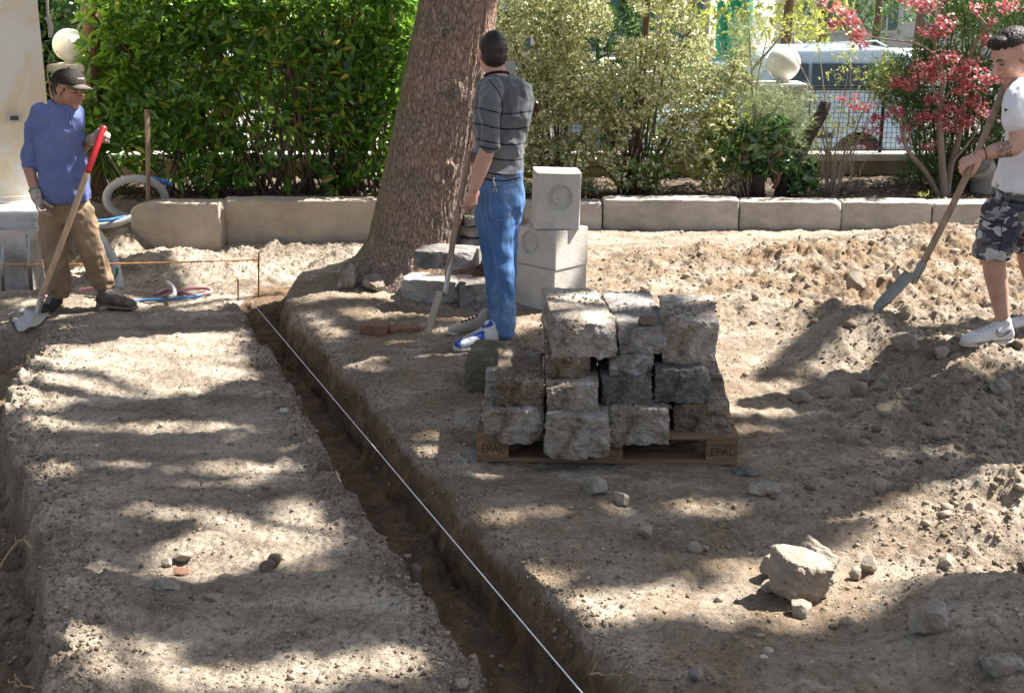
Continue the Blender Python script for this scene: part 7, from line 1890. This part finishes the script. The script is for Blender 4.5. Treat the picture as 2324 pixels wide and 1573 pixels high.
# T-shirt
B = Blob(); rt, ft = unit([.8, -.6, 0]), unit([.6, .8, 0])
B.loft([(A(2332, 186, .02), X, Yv, .085, .07), (A(2342, 202, .03), X, Yv, .14, .13), (A(2350, 230, .04), X, Yv, .150, .17), (A(2352, 280, .04), X, Yv, .150, .17), (A(2345, 340, .04), X, Yv, .140, .16), (A(2336, 390, .03), X, Yv, .165, .17), (A(2331, 430, .02), X, Yv, .178, .178)], 32)
B.limb([A(2322, 208, -.08), A(2312, 225, -.14), A(2307, 250, -.18), A(2306, 272, -.19)], [.070, .072, .070, .078], 18, round_=True)
B.limb([A(2340, 212, .18), A(2335, 250, .22)], [.08, .08], 16)
def folds5(V, Nn): return V + Nn * (.0008 * np.sin(V[:, 2] * 30 + V[:, 0] * 70 + 3 * np.sin(V[:, 2] * 12)))[:, None]
ts, TV = B.grow('shirt', M_WHITE, MAN3, .007, 4, .024, (5, 5, 3.2), 21, folds5)
q = on_surface(TV, 2284, 250, .001); mb = MB(); mb.add([q + [-.010, -.002, .008], q + [-.010, -.002, -.008], q + [.012, -.001, -.002], q + [-.010, .0, .008], q + [-.010, .0, -.008], q + [.012, .001, -.002]], [(0, 1, 2), (3, 5, 4), (0, 3, 4, 1), (1, 4, 5, 2), (2, 5, 3, 0)]); mb.part('emblem', M_NAVY, ts)
# shorts
B = Blob()
B.loft([(A(2330, 412, .03), X, Yv, .158, .155), (A(2325, 445, .03), X, Yv, .165, .16), (A(2320, 475, .02), X, Yv, .165, .16), (A(2318, 495, .02), X, Yv, .14, .14)], 28)
B.limb([A(2290, 468, -.06), A(2268, 520, -.08), A(2250, 575, -.08), A(2248, 584, -.08)], [.118, .108, .098, .096], 20, flat=[1.1, 1.1, 1.1, 1.1], m=24, round_=False)
B.limb([A(2350, 470, .12), A(2338, 530, .12), A(2328, 575, .12)], [.115, .105, .095], 18, round_=False)
B.ell(A(2236, 535, -.12), (.05, .05, .085), rotz(.2)); B.ell(A(2240, 480, -.05), (.03, .05, .05), None)
def folds6(V, Nn): return V + Nn * (.0012 * np.sin(V[:, 2] * 55 + V[:, 0] * 40 + 2 * np.sin(V[:, 1] * 30)))[:, None]
so_, SOV = B.grow('shorts', M_CAMO, MAN3, .007, 3, .022, (9, 9, 8), 33, folds6)
seam('pocket_flap', [(2224, 492), (2246, 503), (2272, 506)], SOV, .004, M_NAVY, so_, 16)
seam('pocket_edge', [(2272, 506), (2274, 540), (2268, 572)], SOV, .0025, M_NAVY, so_, 14)
for (hp, dr_, nm) in ((A(2294, 776, -.02), [-.97, -.22, -.02], 0), (A(2385, 744, .34), [-.96, .1, -.02], 1)):
    hz = 0
    if nm == 1:
        hz = .1
        for _ in range(8): q_ = G(2392, 752, hz); hz = hz * .5 + .5 * gz(q_[0], q_[1])
        hp = np.array([q_[0], q_[1], hz]); FOOT2 = hp
    q = np.array([hp[0], hp[1], hp[2] - .0 if nm == 0 else hz])
    so2 = shoe(MAN3, q - [0, 0, .005], dr_, .305, .108, .115, M_SHOE_W, M_SOLE_W, lacemat=M_WHITE)
    if nm == 0:
        Vs = np.array([v.co[:] for v in so2.data.vertices]) + WL[MAN3.name]
        seam('swoosh', [(2262, 757), (2268, 764), (2280, 762), (2296, 748)], Vs, .003, nmat('grey_line', [(.3, (.12, .11, .13)), (.7, (.2, .19, .2))], 40, 3, .8, .1, 90), so2, 16)
        seam('swoosh', [(2262, 757), (2263, 748), (2268, 757), (2280, 757), (2296, 748)], Vs, .002, M_NAVY, so2, 16)
# shovel
SH3 = thing('shovel', A(2000, 708, -.1), 'worn long handled shovel with a green grey blade held by the man in white', 'shovel')
r0, r1, r2, r3, r4 = A(2283, 190, .05), A(2222, 338, -.18), A(2160, 470, -.22), A(2092, 603, -.24), A(2071, 640, -.25)
strp(SH3, 'handle', [r0, (r0 + r1) / 2, r1, r2, r3], .0185, M_HANDLE2, 14); strp(SH3, 'socket', [r3 + unit(r2 - r3) * .02, (r3 + r4) / 2, r4], .0235, M_BLADE3, 14)
blade(SH3, A(2078, 628, -.25), A(1984, 716, -.30), [-.66, -.02, .75], .075, .065, .003, .026, M_BLADE3, .6)
